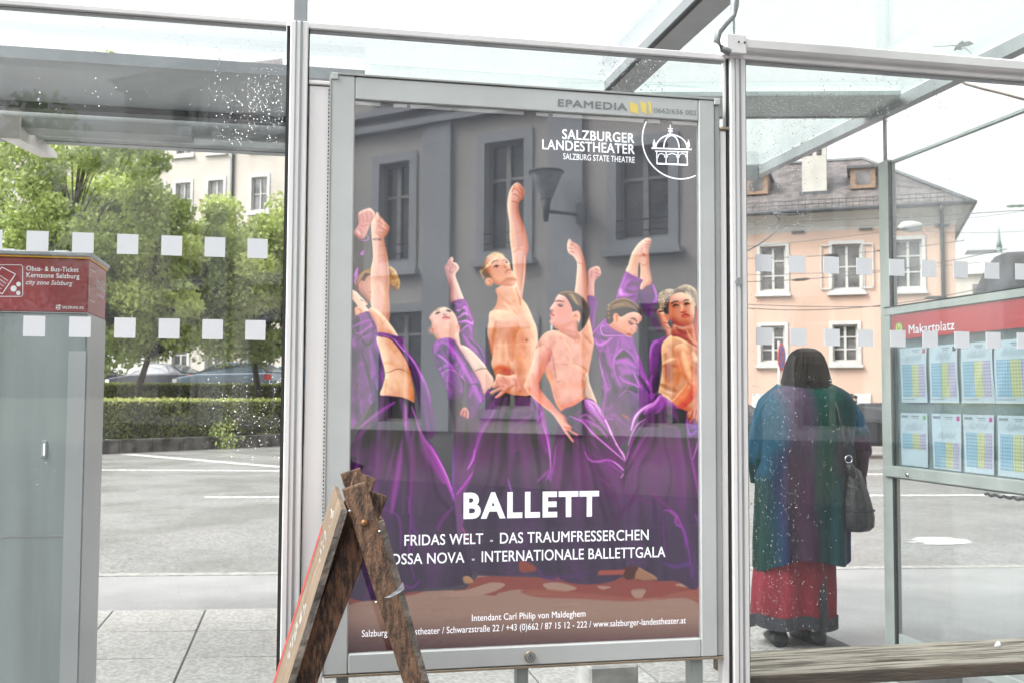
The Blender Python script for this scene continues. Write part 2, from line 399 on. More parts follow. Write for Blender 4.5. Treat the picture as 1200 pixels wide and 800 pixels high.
    def folds(clip, ax, ay, freq, col, dark, ya, yb, a=.6, seed=1):
        m, bb = clip; r_ = np.random.default_rng(seed); gx, gy = np.meshgrid(np.arange(bb[0], bb[2]) / S + X0, np.arange(bb[1], bb[3]) / S + Y0)
        th = np.arctan2(gx - ax, gy - ay) + .03 * noise2(m.shape[0], m.shape[1], 30 * S, 50 * S, seed); n = sum(w_ * np.sin(f_ * freq * th + r_.uniform(0, 6.3)) for f_, w_ in ((1, .6), (1.7, .5), (2.9, .4), (4.7, .25)))
        n = n + .35 * noise2(m.shape[0], m.shape[1], 16 * S, 60 * S, seed + 9)
        hi = np.clip((n - .25) / .9, 0, 1) ** 1.6; lo = np.clip((-n - .1) / .9, 0, 1); f = np.clip((yb - gy) / (yb - ya), .25, 1)
        comp(m * lo * a, bb, np.array(dark, np.float32)); comp(m * hi * a * f, bb, np.array(col, np.float32))

    def mottle(clip, amt=7, seed=1):
        m, (x0, y0, x1, y1) = clip; h, w = m.shape; n = noise2(h, w, 9 * S, 9 * S, seed) + .6 * noise2(h, w, 4 * S, 4 * S, seed + 3)
        img[y0:y1, x0:x1] += (m * n * amt)[..., None] * np.array([1, 1.1, 1.05], np.float32)

    def blob(z, x, y, rx, ry, col, a=1., ang=0, clip=None, soft=.5):
        t = np.linspace(0, 2 * math.pi, 14, endpoint=False)
        ca, sa = math.cos(math.radians(ang)), math.sin(math.radians(ang))
        pts = [(x + rx * math.cos(k) * ca - ry * math.sin(k) * sa, y + rx * math.cos(k) * sa + ry * math.sin(k) * ca) for k in t]
        p = cv(z, pts)
        m, bb = fillmask(p, 16)
        if m is None:
            return
        s = Zm[z][2] * S
        m = blur(m, max(.3, min(rx, ry) * s * soft))
        if clip is not None:
            cm, (cx0, cy0, cx1, cy1) = clip
            full = np.zeros_like(m); x0, y0, x1, y1 = bb
            ix0, iy0, ix1, iy1 = max(x0, cx0), max(y0, cy0), min(x1, cx1), min(y1, cy1)
            if ix1 <= ix0 or iy1 <= iy0:
                return
            full[iy0 - y0:iy1 - y0, ix0 - x0:ix1 - x0] = cm[iy0 - cy0:iy1 - cy0, ix0 - cx0:ix1 - cx0]
            m = m * full
        comp(m * a, bb, np.array(col, np.float32))

    SK, SD, SL, SR = (232, 178, 152), (206, 128, 104), (250, 218, 188), (222, 140, 112)
    PU, PD, PL, PH_ = (126, 62, 142), (82, 44, 92), (178, 96, 196), (226, 150, 232)
    BG = (74, 72, 84)

    # ---- stage floor
    fl = shape('', [(404, 664), (830, 656), (830, 780), (404, 780)], (142, 112, 102), sm=False)
    shape('', [(404, 694), (460, 690), (500, 684), (560, 676), (640, 668), (740, 672), (830, 664), (830, 690), (795, 694), (770, 700), (735, 702), (700, 698), (660, 700), (625, 697), (610, 690), (585, 694), (575, 697), (520, 690), (500, 692), (480, 697), (450, 700), (420, 705), (404, 708)], (128, 66, 66), sm=True)
    for pts in ([(548, 690), (575, 682), (592, 684), (580, 692), (560, 697), (530, 698), (515, 694)], [(636, 684), (655, 682), (676, 689), (650, 693)],
                [(740, 691), (756, 690), (752, 700), (744, 700)], [(792, 684), (820, 681), (820, 688), (800, 687)], [(640, 693), (660, 695), (654, 698)], [(700, 686), (716, 687), (706, 690)]):
        shape('', pts, (150, 118, 106))
    for pts in ([(610, 692), (640, 690), (700, 696), (760, 700), (820, 690), (820, 706), (800, 700), (740, 704), (680, 701), (630, 699)],):
        shape('', pts, (136, 78, 72), soft=1.5)
    for i in range(70):
        x, y = rng.uniform(404, 830), rng.uniform(690, 765)
        line('', [(x, y), (x + rng.uniform(8, 30), y - rng.uniform(0, 1.5))], rng.uniform(.6, 2), (120, 88, 84) if rng.random() < .5 else (158, 128, 114), .25, 1, fl)
    fade(fl, 716, 768, (72, 52, 62), .93)

    # ---- stage dark behind the skirts
    dk = shape('', [(413, 600), (600, 596), (822, 590), (822, 676), (740, 676), (640, 676), (560, 674), (545, 690), (500, 692), (413, 696)], (70, 66, 80), sm=False)

    # ---- dancer 1 and 2 at the left edge
    g = shape('', [(404, 300), (414, 285), (418, 262), (424, 262), (426, 300), (424, 330), (418, 350), (404, 352)], (92, 76, 96))
    for pts in ([(95, 545), (130, 505), (125, 555)], [(50, 700), (80, 665), (70, 730), (40, 760)], [(40, 790), (70, 705), (75, 770), (50, 830)]):
        shape('A', pts, (188, 110, 206), soft=.5)
    h = shape('A', [(75, 180), (95, 145), (150, 120), (190, 113), (230, 150), (236, 190), (212, 230), (190, 260), (172, 320), (140, 388), (108, 405), (62, 380), (40, 340), (75, 270), (80, 230)], (226, 166, 152), (196, 124, 120), (250, 206, 188), vol=4, amt=.9)
    for pts in ([(110, 160), (125, 215), (130, 250)], [(150, 150), (165, 200), (160, 240)], [(185, 140), (205, 180), (195, 225)], [(95, 270), (130, 280), (180, 262)], [(90, 300), (110, 340), (100, 380)], [(150, 230), (190, 235), (215, 215)]):
        line('A', pts, 1.1, (186, 108, 108), .7, .7, h)
    for pts in ([(90, 165), (105, 150)], [(130, 140), (150, 133)], [(175, 128), (200, 130)], [(70, 330), (95, 360)]):
        line('A', pts, 1.6, (255, 226, 210), .7, .8, h)
    line('A', [(70, 405), (120, 418), (170, 410), (172, 385), (158, 366)], .9, (206, 140, 220), .9)
    # face behind the raised arm
    f = shape('B', [(75, 150), (110, 80), (190, 60), (215, 150), (215, 365), (180, 352), (125, 292), (82, 240)], (216, 164, 142), (176, 122, 112), (240, 190, 166), vol=6)
    shape('B', [(52, 250), (52, 190), (70, 130), (100, 80), (150, 45), (205, 32), (205, 90), (160, 115), (135, 160), (112, 150), (88, 180), (76, 250)], (112, 92, 84), None)
    for k in range(9):
        line('B', [(58 + k * 6, 200 - k * 8), (90 + k * 7, 110 - k * 5), (150 + k * 5, 55 + k * 4), (205, 40 + k * 6)], .8, [(226, 186, 130), (150, 116, 88), (196, 150, 104)][k % 3], .75, .5)
    blob('B', 102, 188, 18, 30, (222, 150, 130)); line('B', [(92, 165), (112, 185), (102, 215)], .9, (170, 100, 92), .8)
    line('B', [(180, 262), (200, 262)], 1, (160, 96, 92), .8); line('B', [(190, 300), (205, 310)], 1.2, (190, 100, 96), .7)
    hr = shape('B', [(360, 30), (395, 28), (432, 64), (450, 110), (470, 165), (462, 220), (432, 256), (424, 225), (395, 205), (368, 180)], (176, 132, 92), (110, 84, 70), (246, 212, 160), vol=4, amt=.9)
    for k in range(26):
        x, y = rng.uniform(375, 455), rng.uniform(45, 225)
        line('B', [(x, y), (x + rng.uniform(-12, 18), y + 12), (x + rng.uniform(-16, 16), y + 26)], .8, [(248, 220, 170), (120, 88, 66), (206, 160, 112)][k % 3], .7, .5, hr)
    # big raised forearm with a wrist tattoo
    arm = shape('A', [(200, 250), (235, 195), (253, 150), (272, 168), (280, 190), (300, 205), (330, 240), (368, 285), (366, 325), (335, 375), (322, 400), (335, 480), (352, 560), (362, 640), (366, 700), (372, 790), (366, 890), (376, 1040), (372, 1140), (356, 1195), (300, 1150), (205, 1050), (200, 900), (196, 700), (215, 590), (214, 500), (206, 400), (200, 320)], (236, 188, 162), (208, 146, 122), (250, 208, 184), vol=7, ang=-150, amt=.7, rim=(255, 226, 170))
    for pts in ([(255, 235), (300, 250), (330, 290)], [(262, 275), (300, 300), (340, 320)], [(240, 200), (262, 250), (258, 300), (240, 330)], [(290, 210), (270, 240)], [(310, 255), (285, 285)], [(345, 280), (310, 310)], [(250, 330), (290, 345), (325, 340)], [(240, 340), (300, 385)]):
        line('A', pts, 1.3, (200, 128, 116), .75, .7, arm)
    for pts in ([(222, 260), (238, 215)], [(290, 225), (320, 262)], [(300, 275), (335, 300)], [(215, 290), (230, 310)]):
        line('A', pts, 1.8, (255, 214, 198), .6, .8, arm)
    for k in range(7):
        line('A', [(218 + k * 11, 400 + (k % 3) * 6), (226 + k * 11, 412 - (k % 2) * 12)], 1., (92, 84, 104), .85, .4)
    line('A', [(340, 480), (356, 620), (364, 780), (366, 900)], 1.2, (255, 228, 180), .5, 1, arm)
    line('B', [(250, 60), (275, 130), (330, 90)], 3, (222, 166, 138), .5, 1, arm)
    line('B', [(215, 240), (270, 170), (330, 300)], 5, (244, 204, 178), .45, 1, arm)
    line('B', [(340, 200), (330, 380), (310, 480)], 5, (216, 148, 104), .5, 1, arm)
    line('B', [(376, 200), (376, 240)], 1.2, (214, 70, 60), .7)
    # face of the woman bending back
    f = shape('B', [(10, 248), (58, 254), (100, 300), (130, 330), (166, 362), (164, 378), (148, 392), (182, 438), (150, 470), (100, 492), (60, 482), (45, 430), (10, 400)], (250, 216, 180), (226, 160, 128), (255, 240, 214), vol=5)
    shape('B', [(10, 330), (40, 350), (62, 375), (70, 400), (48, 405), (40, 470), (10, 520)], (86, 76, 76))
    blob('B', 84, 440, 34, 36, (240, 176, 140)); line('B', [(66, 420), (88, 418), (108, 440), (92, 464)], 1.2, (176, 104, 84), .8)
    line('B', [(140, 345), (160, 366)], 1.2, (220, 96, 84), .8); line('B', [(102, 330), (122, 345)], 1., (120, 80, 72), .8)
    ch = shape('B', [(176, 428), (205, 405), (262, 432), (330, 500), (400, 588), (440, 650), (470, 704), (440, 706), (380, 664), (250, 658), (232, 590), (200, 500)], (244, 196, 158), (216, 140, 108), (255, 232, 200), vol=6, ang=-50, rim=(255, 236, 206))
    for pts in ([(200, 450), (240, 520), (280, 590)], [(225, 440), (270, 500), (310, 560)], [(330, 520), (300, 590), (320, 640)], [(260, 610), (330, 610), (400, 640)]):
        line('B', pts, 2.2, (222, 150, 118), .5, 1, ch)
    # her purple jacket, left half
    jk = shape('', [(408, 377), (418, 370), (431, 365), (436, 372), (441, 383), (442, 392), (445, 405), (449, 425), (450, 440), (447, 460), (436, 472), (424, 486), (414, 500), (404, 502), (404, 380)], PU, PD, (150, 80, 166), vol=9)
    silk(jk, 12, 20, (176, 96, 196), (66, 36, 80), .55, 11)
    for pts, w, c, a in (([(412, 384), (424, 378), (436, 374)], 2.5, PL, .8), ([(416, 400), (430, 390), (440, 384)], 1.5, PD, .8), ([(414, 385), (420, 391), (434, 382), (440, 378)], .9, (220, 170, 226), .8), ([(424, 398), (430, 404), (437, 398)], 3, (60, 36, 70), .7), ([(434, 410), (438, 430), (442, 455)], 5, (170, 84, 190), .6), ([(415, 410), (417, 460)], 8, (92, 56, 104), .7), ([(425, 415), (432, 440), (436, 460)], 4, (78, 40, 86), .7), ([(408, 480), (430, 458), (440, 440)], 6, (112, 48, 124), .6), ([(440, 388), (446, 415), (450, 430)], 2, (200, 110, 214), .7), ([(430, 366), (438, 380)], 2.4, (70, 40, 84), .6)):
        line('', pts, w, c, a, .9, jk)
    # torso
    ts = shape('Q', [(165, 142), (210, 136), (262, 180), (312, 236), (328, 280), (326, 315), (336, 360), (341, 400), (336, 446), (280, 424), (185, 414), (196, 360), (205, 308), (182, 210)], (246, 196, 156), (214, 140, 102), (255, 226, 190), vol=9, ang=-160, amt=.8, rim=(255, 234, 200))
    line('Q', [(203, 306), (230, 300), (262, 288), (296, 294), (326, 314)], 1., (150, 92, 74), .8, .5, ts)
    for pts in ([(210, 170), (235, 190), (262, 230)], [(200, 260), (240, 262), (265, 284)], [(285, 250), (310, 262), (320, 280)], [(250, 330), (268, 370), (272, 410)], [(210, 340), (206, 400)]):
        line('Q', pts, 3.2, (226, 158, 118), .55, 1, ts)
    blob('Q', 270, 345, 30, 30, (255, 220, 180), .5, clip=ts, soft=.8); blob('Q', 320, 400, 16, 40, (232, 150, 104), .6, clip=ts, soft=.8)
    fp = shape('Q', [(160, 118), (212, 122), (292, 148), (300, 190), (345, 252), (392, 340), (422, 440), (437, 596), (388, 592), (362, 440), (338, 335), (292, 228), (232, 152), (176, 136)], PU, PD, PL, vol=6, ang=-40, amt=.8)
    fade(fp, 420, 508, (104, 66, 112), .75)
    for pts, w, c, a in (([(180, 130), (240, 146), (290, 200), (345, 262), (385, 350)], 1.3, (232, 176, 236), .8), ([(215, 128), (275, 150), (285, 170)], 4, (104, 54, 114), .8), ([(300, 210), (350, 300), (370, 400)], 3, (92, 46, 104), .7), ([(345, 262), (395, 350), (418, 440)], 1.6, (200, 120, 212), .6), ([(390, 440), (410, 580)], 4, (128, 74, 140), .6)):
        line('Q', pts, w, c, a, .8, fp)
    shape('Q', [(185, 412), (280, 420), (336, 444), (336, 458), (280, 436), (176, 424)], (66, 46, 72))
    # skirt 1
    sk = shape('', [(446, 464), (465, 465), (484, 472), (490, 495), (511, 528), (525, 558), (537, 592), (545, 618), (553, 645), (555, 668), (543, 684), (500, 689), (404, 694), (404, 545), (413, 520), (420, 505), (432, 480)], (104, 60, 112), None)
    fade(sk, 470, 640, (64, 55, 77), .95)
    folds(sk, 455, 380, 26, (128, 50, 142), (54, 47, 66), 500, 640, .5, 1)
    for pts, w, c, a, s in (([(60, 260), (150, 185), (250, 110), (330, 62)], 3.4, (180, 84, 190), .75, .9), ([(40, 330), (140, 240), (200, 160), (300, 75)], 7, (140, 70, 150), .5, 1), ([(30, 450), (150, 380), (320, 300)], 14, (98, 56, 106), .5, 1),
                            ([(400, 80), (402, 240), (360, 480), (325, 690), (310, 800)], 7, (140, 48, 148), .8, .8), ([(402, 90), (405, 200), (385, 330)], 2, (196, 88, 206), .7, .8), ([(455, 240), (450, 420), (440, 620), (425, 800)], 5, (120, 40, 128), .75, .8),
                            ([(345, 150), (320, 330), (265, 560), (235, 760)], 9, (74, 62, 84), .75, .8), ([(390, 230), (395, 500), (385, 800)], 6, (78, 64, 88), .8, .7), ([(480, 300), (490, 520), (500, 800)], 14, (80, 62, 88), .7, .9),
                            ([(478, 200), (520, 300), (590, 400), (650, 520), (700, 640), (740, 740)], 4.5, (176, 48, 184), .9, .9), ([(500, 270), (540, 380), (600, 480), (660, 600)], 9, (142, 34, 150), .75, 1), ([(570, 350), (620, 440), (680, 560), (725, 690)], 1.2, (236, 120, 240), .9, .6),
                            ([(440, 90), (465, 150), (482, 205)], 1.6, (190, 90, 200), .8, .6), ([(270, 590), (300, 480), (340, 300)], 3, (112, 56, 120), .6, 1)):
        line('L', pts, w, c, a, s, sk)
    for pts, w, c, a in (([(60, 20), (250, 90), (285, 160), (285, 300)], 3, (108, 34, 122), .7), ([(320, 0), (340, 110), (330, 300), (360, 440)], 3, (110, 30, 126), .75), ([(200, 0), (205, 250), (220, 440)], 8, (84, 40, 96), .6), ([(270, 440), (340, 480), (390, 440)], 3, (104, 40, 128), .7), ([(480, 180), (500, 130), (560, 60)], 5, (108, 30, 118), .7), ([(575, 60), (610, 170), (650, 260)], 1.6, (206, 60, 150), .8), ([(340, 130), (360, 200), (350, 300)], 4, (96, 34, 118), .6)):
        line('O', pts, w, c, a, .9, sk)
    shape('L', [(30, 415), (75, 430), (60, 520), (30, 540)], (70, 34, 84), sm=False); shape('L', [(80, 490), (170, 525), (180, 545), (100, 540)], (76, 34, 88), sm=False)
    shape('O', [(612, 425), (640, 420), (662, 440), (660, 456), (630, 460), (614, 450)], (156, 116, 88), (90, 60, 54), (190, 150, 110), vol=2)

    # ---- dancer with upturned face
    hn = shape('C', [(285, 118), (312, 90), (330, 108), (326, 138), (358, 148), (382, 185), (376, 215), (350, 262), (386, 370), (428, 482), (430, 505), (312, 520), (300, 380), (288, 340), (256, 235), (248, 185), (272, 148)], (228, 184, 170), (186, 134, 130), (252, 220, 202), vol=5, ang=-30, amt=.9, rim=(255, 232, 212))
    for pts in ([(300, 130), (325, 165), (320, 200)], [(330, 160), (355, 185), (350, 215)], [(270, 170), (300, 160)], [(270, 200), (300, 240), (335, 225)], [(290, 300), (310, 340)], [(300, 180), (300, 230)]):
        line('C', pts, 1.1, (176, 112, 112), .75, .6, hn)
    sl = shape('C', [(318, 520), (352, 498), (400, 486), (445, 492), (462, 532), (482, 592), (518, 680), (516, 745), (512, 830), (530, 880), (600, 950), (640, 1100), (560, 1060), (440, 960), (385, 800), (365, 650), (328, 590)], PU, PD, (168, 90, 186), vol=6, ang=-20, amt=.8)
    for pts, w, c, a in (([(340, 520), (400, 545), (430, 500)], 3, (160, 96, 178), .7), ([(345, 590), (400, 590), (440, 560), (460, 620)], 2.6, (212, 130, 226), .9), ([(370, 665), (430, 620), (480, 640)], 2, (220, 150, 232), .9), ([(380, 700), (450, 690), (505, 715), (512, 690)], 2.6, (226, 140, 236), .9), ([(395, 790), (440, 745), (480, 735), (500, 790)], 2, (210, 130, 224), .8), ([(385, 630), (410, 600)], 3, (66, 36, 78), .9), ([(400, 680), (440, 655)], 3, (66, 36, 78), .8), ([(400, 760), (430, 725)], 3, (70, 40, 84), .8), ([(455, 520), (475, 600), (508, 690)], 2, (196, 110, 210), .7), ([(420, 820), (480, 900), (560, 980)], 4, (180, 100, 196), .7), ([(470, 860), (560, 940), (620, 1060)], 2.4, (66, 38, 78), .7), ([(330, 540), (350, 620)], 4, (100, 70, 118), .7), ([(415, 585), (410, 600)], 2.6, (56, 34, 70), .8)):
        line('C', pts, w, c, a, .7, sl)
    f = shape('C', [(104, 655), (150, 600), (190, 570), (240, 560), (290, 575), (335, 615), (362, 665), (378, 720), (392, 765), (372, 850), (340, 895), (270, 920), (200, 890), (150, 820), (130, 760), (124, 700)], (236, 192, 166), (204, 132, 108), (250, 224, 204), vol=7, ang=-80, amt=.8)
    blob('C', 165, 690, 26, 22, (246, 206, 186), .7, clip=f, soft=.7); blob('C', 270, 790, 60, 50, (226, 150, 118), .6, clip=f, soft=.7); blob('C', 300, 690, 28, 22, (250, 214, 196), .6, clip=f, soft=.7)
    blob('C', 270, 745, 40, 12, (240, 198, 176), .7, clip=f, soft=.7)
    line('C', [(105, 655), (150, 598), (240, 562)], 1.6, (176, 136, 112), .7)
    line('C', [(160, 628), (182, 612), (208, 610)], 1.7, (72, 66, 74), .95, .5); blob('C', 186, 622, 12, 6, (98, 92, 104), .8, -15); line('C', [(262, 598), (288, 594), (308, 602)], 1.7, (72, 66, 74), .95, .5); blob('C', 290, 603, 12, 6, (98, 92, 104), .8, 5)
    line('C', [(158, 600), (180, 590), (205, 592)], 1., (150, 112, 100), .7); line('C', [(258, 584), (285, 580)], 1., (150, 112, 100), .7)
    line('C', [(230, 590), (238, 615), (236, 632)], 1.2, (214, 150, 130), .7); blob('C', 244, 632, 8, 6, (120, 70, 70), .9); blob('C', 266, 630, 7, 5, (120, 70, 70), .9)
    line('C', [(228, 668), (250, 652), (270, 656), (298, 660)], 1.7, (160, 62, 78), .9, .5); line('C', [(236, 674), (265, 670), (290, 668)], 1.8, (226, 124, 128), .9)
    blob('C', 132, 775, 28, 30, (224, 150, 126)); line('C', [(118, 760), (140, 768), (138, 795)], 1.2, (170, 92, 84), .8); blob('C', 376, 745, 12, 26, (224, 156, 130))
    nk = shape('Q', [(448, 138), (480, 145), (520, 140), (545, 115), (562, 180), (604, 200), (642, 236), (682, 288), (714, 345), (668, 405), (640, 350), (612, 290), (560, 210), (525, 155)], (238, 196, 168), (208, 144, 118), (252, 226, 204), vol=5)
    shape('Q', [(560, 178), (600, 192), (642, 232), (682, 284), (652, 286), (624, 298), (590, 248)], (236, 214, 190), (206, 176, 152), (252, 236, 216), vol=4)
    for k in range(6):
        line('Q', [(575 + k * 14, 205 + k * 13), (600 + k * 12, 200 + k * 15), (622 + k * 10, 212 + k * 14)], 1., (206, 178, 156), .8, .7)
    line('Q', [(622, 300), (650, 288), (682, 286)], .9, (120, 80, 60), .9)
    jb = shape('Q', [(428, 200), (440, 162), (480, 144), (525, 150), (560, 200), (610, 280), (650, 350), (668, 405), (690, 380), (700, 400), (668, 440), (645, 470), (640, 555), (600, 545), (590, 400), (575, 345), (560, 440), (508, 442), (490, 380), (452, 292)], PU, PD, PL, vol=8, ang=-100, amt=.6)
    silk(jb, 10, 16, (190, 110, 208), (74, 40, 88), .5, 12)
    fade(jb, 440, 500, (108, 68, 118), .7)
    for pts, w, c, a in (([(445, 175), (480, 165), (510, 190), (530, 240)], 3, (186, 108, 204), .7), ([(450, 220), (480, 240), (540, 300)], 2.5, (200, 124, 216), .8), ([(455, 290), (500, 270), (545, 290)], 3, (176, 92, 196), .8), ([(470, 310), (510, 290), (555, 315), (585, 350)], 1.6, (206, 136, 220), .8), ([(500, 165), (545, 230), (590, 310), (640, 400), (655, 440)], 4, (196, 90, 216), .8), ([(520, 155), (570, 230), (620, 310)], 2, (88, 48, 104), .8), ([(590, 360), (640, 360), (645, 390)], 2, (78, 44, 92), .7), ([(600, 420), (620, 380), (650, 440)], 6, (172, 88, 190), .6), ([(500, 350), (540, 400), (550, 440)], 5, (110, 68, 118), .7), ([(560, 330), (580, 380), (575, 450)], 3, (70, 46, 84), .9), ([(440, 220), (465, 260), (480, 300)], 3, (92, 50, 106), .6), ([(620, 470), (615, 540)], 6, (134, 72, 150), .6), ([(484, 200), (520, 260), (560, 330)], 3, (84, 42, 100), .6)):
        line('Q', pts, w, c, a, .8, jb)
    arm_sl = shape('Q', [(508, 440), (560, 438), (562, 500), (552, 560), (545, 700), (520, 800), (528, 560)], (96, 66, 104), soft=1)
    hd = shape('Q', [(555, 500), (562, 478), (580, 468), (596, 484), (598, 510), (590, 542), (582, 540), (580, 512), (570, 524), (560, 530)], (212, 150, 136), (150, 96, 100), (240, 190, 174), vol=2, amt=.9)
    line('Q', [(575, 480), (568, 505), (562, 522)], 1, (120, 74, 88), .8); line('Q', [(585, 480), (585, 510)], .8, (120, 74, 88), .8)
    # skirt of the same dancer
    s2 = shape('', [(536, 488), (552, 490), (566, 476), (576, 464), (592, 462), (586, 490), (566, 520), (556, 560), (545, 600), (538, 640), (534, 600), (531, 560), (534, 520)], (104, 66, 112), None)
    for pts, w, c, a in (([(340, 90), (250, 230), (190, 330), (150, 460), (110, 560)], 4, (158, 60, 168), .85), ([(300, 100), (230, 200), (170, 350)], 8, (136, 74, 148), .6), ([(150, 570), (90, 660), (30, 735)], 2.6, (190, 50, 200), .9), ([(270, 470), (200, 560), (110, 640), (20, 760)], 1.6, (150, 40, 160), .7), ([(150, 430), (140, 500), (100, 570)], 1.8, (210, 90, 220), .9), ([(60, 250), (50, 450), (30, 700)], 5, (98, 62, 106), .8), ([(10, 400), (5, 600), (0, 780)], 1.8, (120, 60, 190), .7), ([(100, 260), (90, 420), (60, 560)], 7, (84, 66, 92), .7)):
        line('M', pts, w, c, a, .9)

    # ---- central man
    pa = shape('', [(588, 461), (627, 463), (635, 480), (641, 505), (645, 530), (648, 560), (651, 600), (655, 672), (620, 674), (556, 670), (554, 640), (541, 596), (552, 560), (566, 520), (578, 490)], (112, 78, 116), None)
    fade(pa, 480, 600, (64, 55, 77), .95)
    folds(pa, 610, 350, 24, (128, 50, 142), (54, 47, 66), 500, 640, .5, 2)
    for pts, w, c, a, s in (([(540, 90), (590, 170), (610, 250), (640, 360), (655, 480)], 5, (178, 86, 190), .8, .9), ([(520, 130), (560, 200), (590, 290), (630, 450)], 9, (140, 80, 150), .6, 1), ([(600, 250), (640, 380), (658, 520), (655, 600)], 1.4, (220, 110, 226), .85, .6), ([(570, 240), (600, 190)], 2, (200, 130, 210), .7, .7), ([(430, 270), (480, 240), (530, 200)], 4, (140, 96, 146), .6, 1),
                            ([(300, 300), (230, 420), (170, 560)], 12, (96, 58, 100), .6, 1), ([(500, 330), (450, 450), (400, 560), (330, 660)], 14, (100, 52, 104), .5, 1), ([(440, 460), (420, 600), (440, 720)], 10, (66, 58, 80), .7, 1), ([(375, 630), (385, 680), (400, 720)], 1.8, (150, 70, 190), .85, .7), ([(570, 650), (620, 600), (650, 570)], 3, (150, 56, 156), .7, .9), ([(630, 640), (650, 600), (690, 520)], 3, (150, 50, 164), .8, .8), ([(660, 590), (672, 560), (686, 515)], 1.2, (130, 90, 220), .8, .6), ([(640, 600), (670, 660), (680, 700)], 2.4, (170, 50, 180), .7, .8)):
        line('M', pts, w, c, a, s)
    shape('M', [(330, 58), (380, 62), (440, 68), (560, 66), (560, 84), (440, 80), (330, 78)], (62, 52, 70))
    tor = shape('', [(574, 378), (576, 366), (581, 358), (583, 348), (582, 338), (604, 332), (612, 350), (618, 358), (624, 372), (629, 385), (630, 402), (628, 420), (622, 440), (619, 455), (620, 463), (600, 462), (590, 456), (580, 440), (577, 420), (572, 395)], (240, 184, 146), (214, 126, 90), (255, 220, 184), vol=10, ang=-40, amt=.6, rim=(255, 226, 190))
    for pts, w, c, a, s in (([(470, 120), (500, 240), (480, 400), (470, 560)], 9, (222, 136, 104), .6, 1), ([(430, 190), (410, 300), (405, 420)], 5, (214, 122, 80), .8, .9), ([(540, 60), (580, 160), (600, 220)], 4, (222, 160, 124), .5, 1), ([(420, 380), (460, 400), (520, 390)], 3, (232, 156, 112), .6, 1), ([(450, 560), (470, 640), (490, 700)], 3, (210, 124, 96), .7, 1), ([(560, 300), (590, 380), (570, 500)], 8, (236, 172, 140), .6, 1), ([(500, 600), (520, 700)], 8, (216, 130, 112), .6, 1), ([(480, 300), (520, 420), (520, 560)], 5, (240, 168, 136), .7, 1)):
        line('E', pts, w, c, a, s, tor)
    blob('E', 538, 228, 13, 15, (150, 104, 96), .9)
    for pts, w, c, a in (([(250, 470), (310, 560), (400, 620)], 4, (206, 130, 98), .6), ([(440, 460), (470, 530), (480, 620)], 4, (204, 118, 84), .8), ([(400, 480), (430, 600), (470, 690)], 5, (222, 156, 120), .6), ([(460, 460), (510, 570), (590, 700)], 4, (250, 206, 170), .7), ([(260, 620), (340, 640), (420, 680), (450, 720)], 2.4, (214, 148, 112), .7), ([(330, 600), (400, 690), (470, 760)], 3.5, (250, 202, 168), .6)):
        line('D', pts, w, c, a, 1, tor)
    ra = shape('T', [(790, 92), (820, 57), (846, 70), (859, 100), (850, 132), (832, 152), (834, 200), (856, 262), (870, 312), (877, 370), (868, 405), (864, 480), (852, 570), (846, 600), (825, 560), (806, 470), (800, 400), (790, 320), (788, 250), (778, 165)], (234, 180, 158), (208, 134, 108), (252, 214, 188), vol=6, ang=-170, amt=.8, rim=(255, 226, 196))
    for pts in ([(806, 84), (830, 96), (836, 120)], [(800, 110), (826, 118), (838, 140)], [(815, 70), (800, 100)], [(836, 84), (850, 104)], [(800, 145), (826, 150)], [(838, 105), (852, 118)]):
        line('T', pts, 1., (176, 100, 92), .8, .6, ra)
    blob('T', 826, 84, 8, 7, (240, 140, 96), .7)
    for pts, w, c, a in (([(850, 270), (866, 330), (870, 380)], 2, (206, 120, 92), .7), ([(800, 240), (815, 330), (812, 370)], 4, (246, 206, 180), .5), ([(805, 385), (830, 368), (866, 378)], 2.4, (210, 136, 108), .7), ([(812, 300), (840, 290), (862, 310)], 2, (220, 150, 128), .5), ([(860, 400), (856, 500), (846, 580)], 1.8, (255, 226, 196), .7), ([(820, 400), (828, 480), (834, 560)], 4, (218, 144, 112), .5)):
        line('T', pts, w, c, a, 1, ra)
    # head
    shape('D', [(100, 325), (104, 270), (140, 200), (172, 155), (232, 128), (290, 132), (330, 168), (330, 260), (210, 380), (130, 375)], (132, 112, 104), None)
    f = shape('D', [(150, 232), (165, 185), (220, 152), (292, 152), (342, 182), (378, 226), (388, 280), (420, 318), (447, 368), (438, 412), (402, 446), (340, 440), (280, 436), (240, 422), (212, 400), (190, 350), (160, 300)], (238, 178, 144), (206, 128, 98), (253, 214, 178), vol=6, ang=-40, amt=.7)
    for k in range(22):
        t = k / 21
        x0, y0 = 104 + t * 150, 320 - t * 165
        line('D', [(x0, y0), (x0 + 14, y0 - 18 + t * 10), (x0 + 34 + 20 * t, y0 - 26 + 22 * t)], 1.5, [(238, 206, 156), (206, 164, 116), (252, 230, 190)][k % 3], .8, .6)
    line('D', [(165, 175), (230, 138), (300, 148), (330, 176)], 2.6, (236, 196, 144), .9, .7)
    for k in range(7):
        blob('D', 100 + k * 5 + (k % 2) * 4, 300 + k * 12, 5, 6, (240, 220, 190), .8)
    line('D', [(130, 260), (150, 320), (190, 360)], 5, (128, 110, 106), .8, .9)
    line('D', [(158, 330), (185, 350), (205, 372)], 4, (120, 100, 96), .8, .9)
    line('D', [(205, 240), (228, 212), (272, 206)], 1.3, (130, 92, 76), .9, .5); line('D', [(305, 208), (330, 198), (352, 206)], 1.2, (150, 106, 86), .9, .5)
    blob('D', 252, 260, 22, 12, (164, 116, 100), .6, -25, soft=.5); line('D', [(230, 268), (252, 250), (276, 256)], 1.2, (90, 68, 66), .95, .4); blob('D', 256, 263, 7, 7, (74, 62, 66), .95); blob('D', 244, 267, 5, 4, (240, 224, 214), .8)
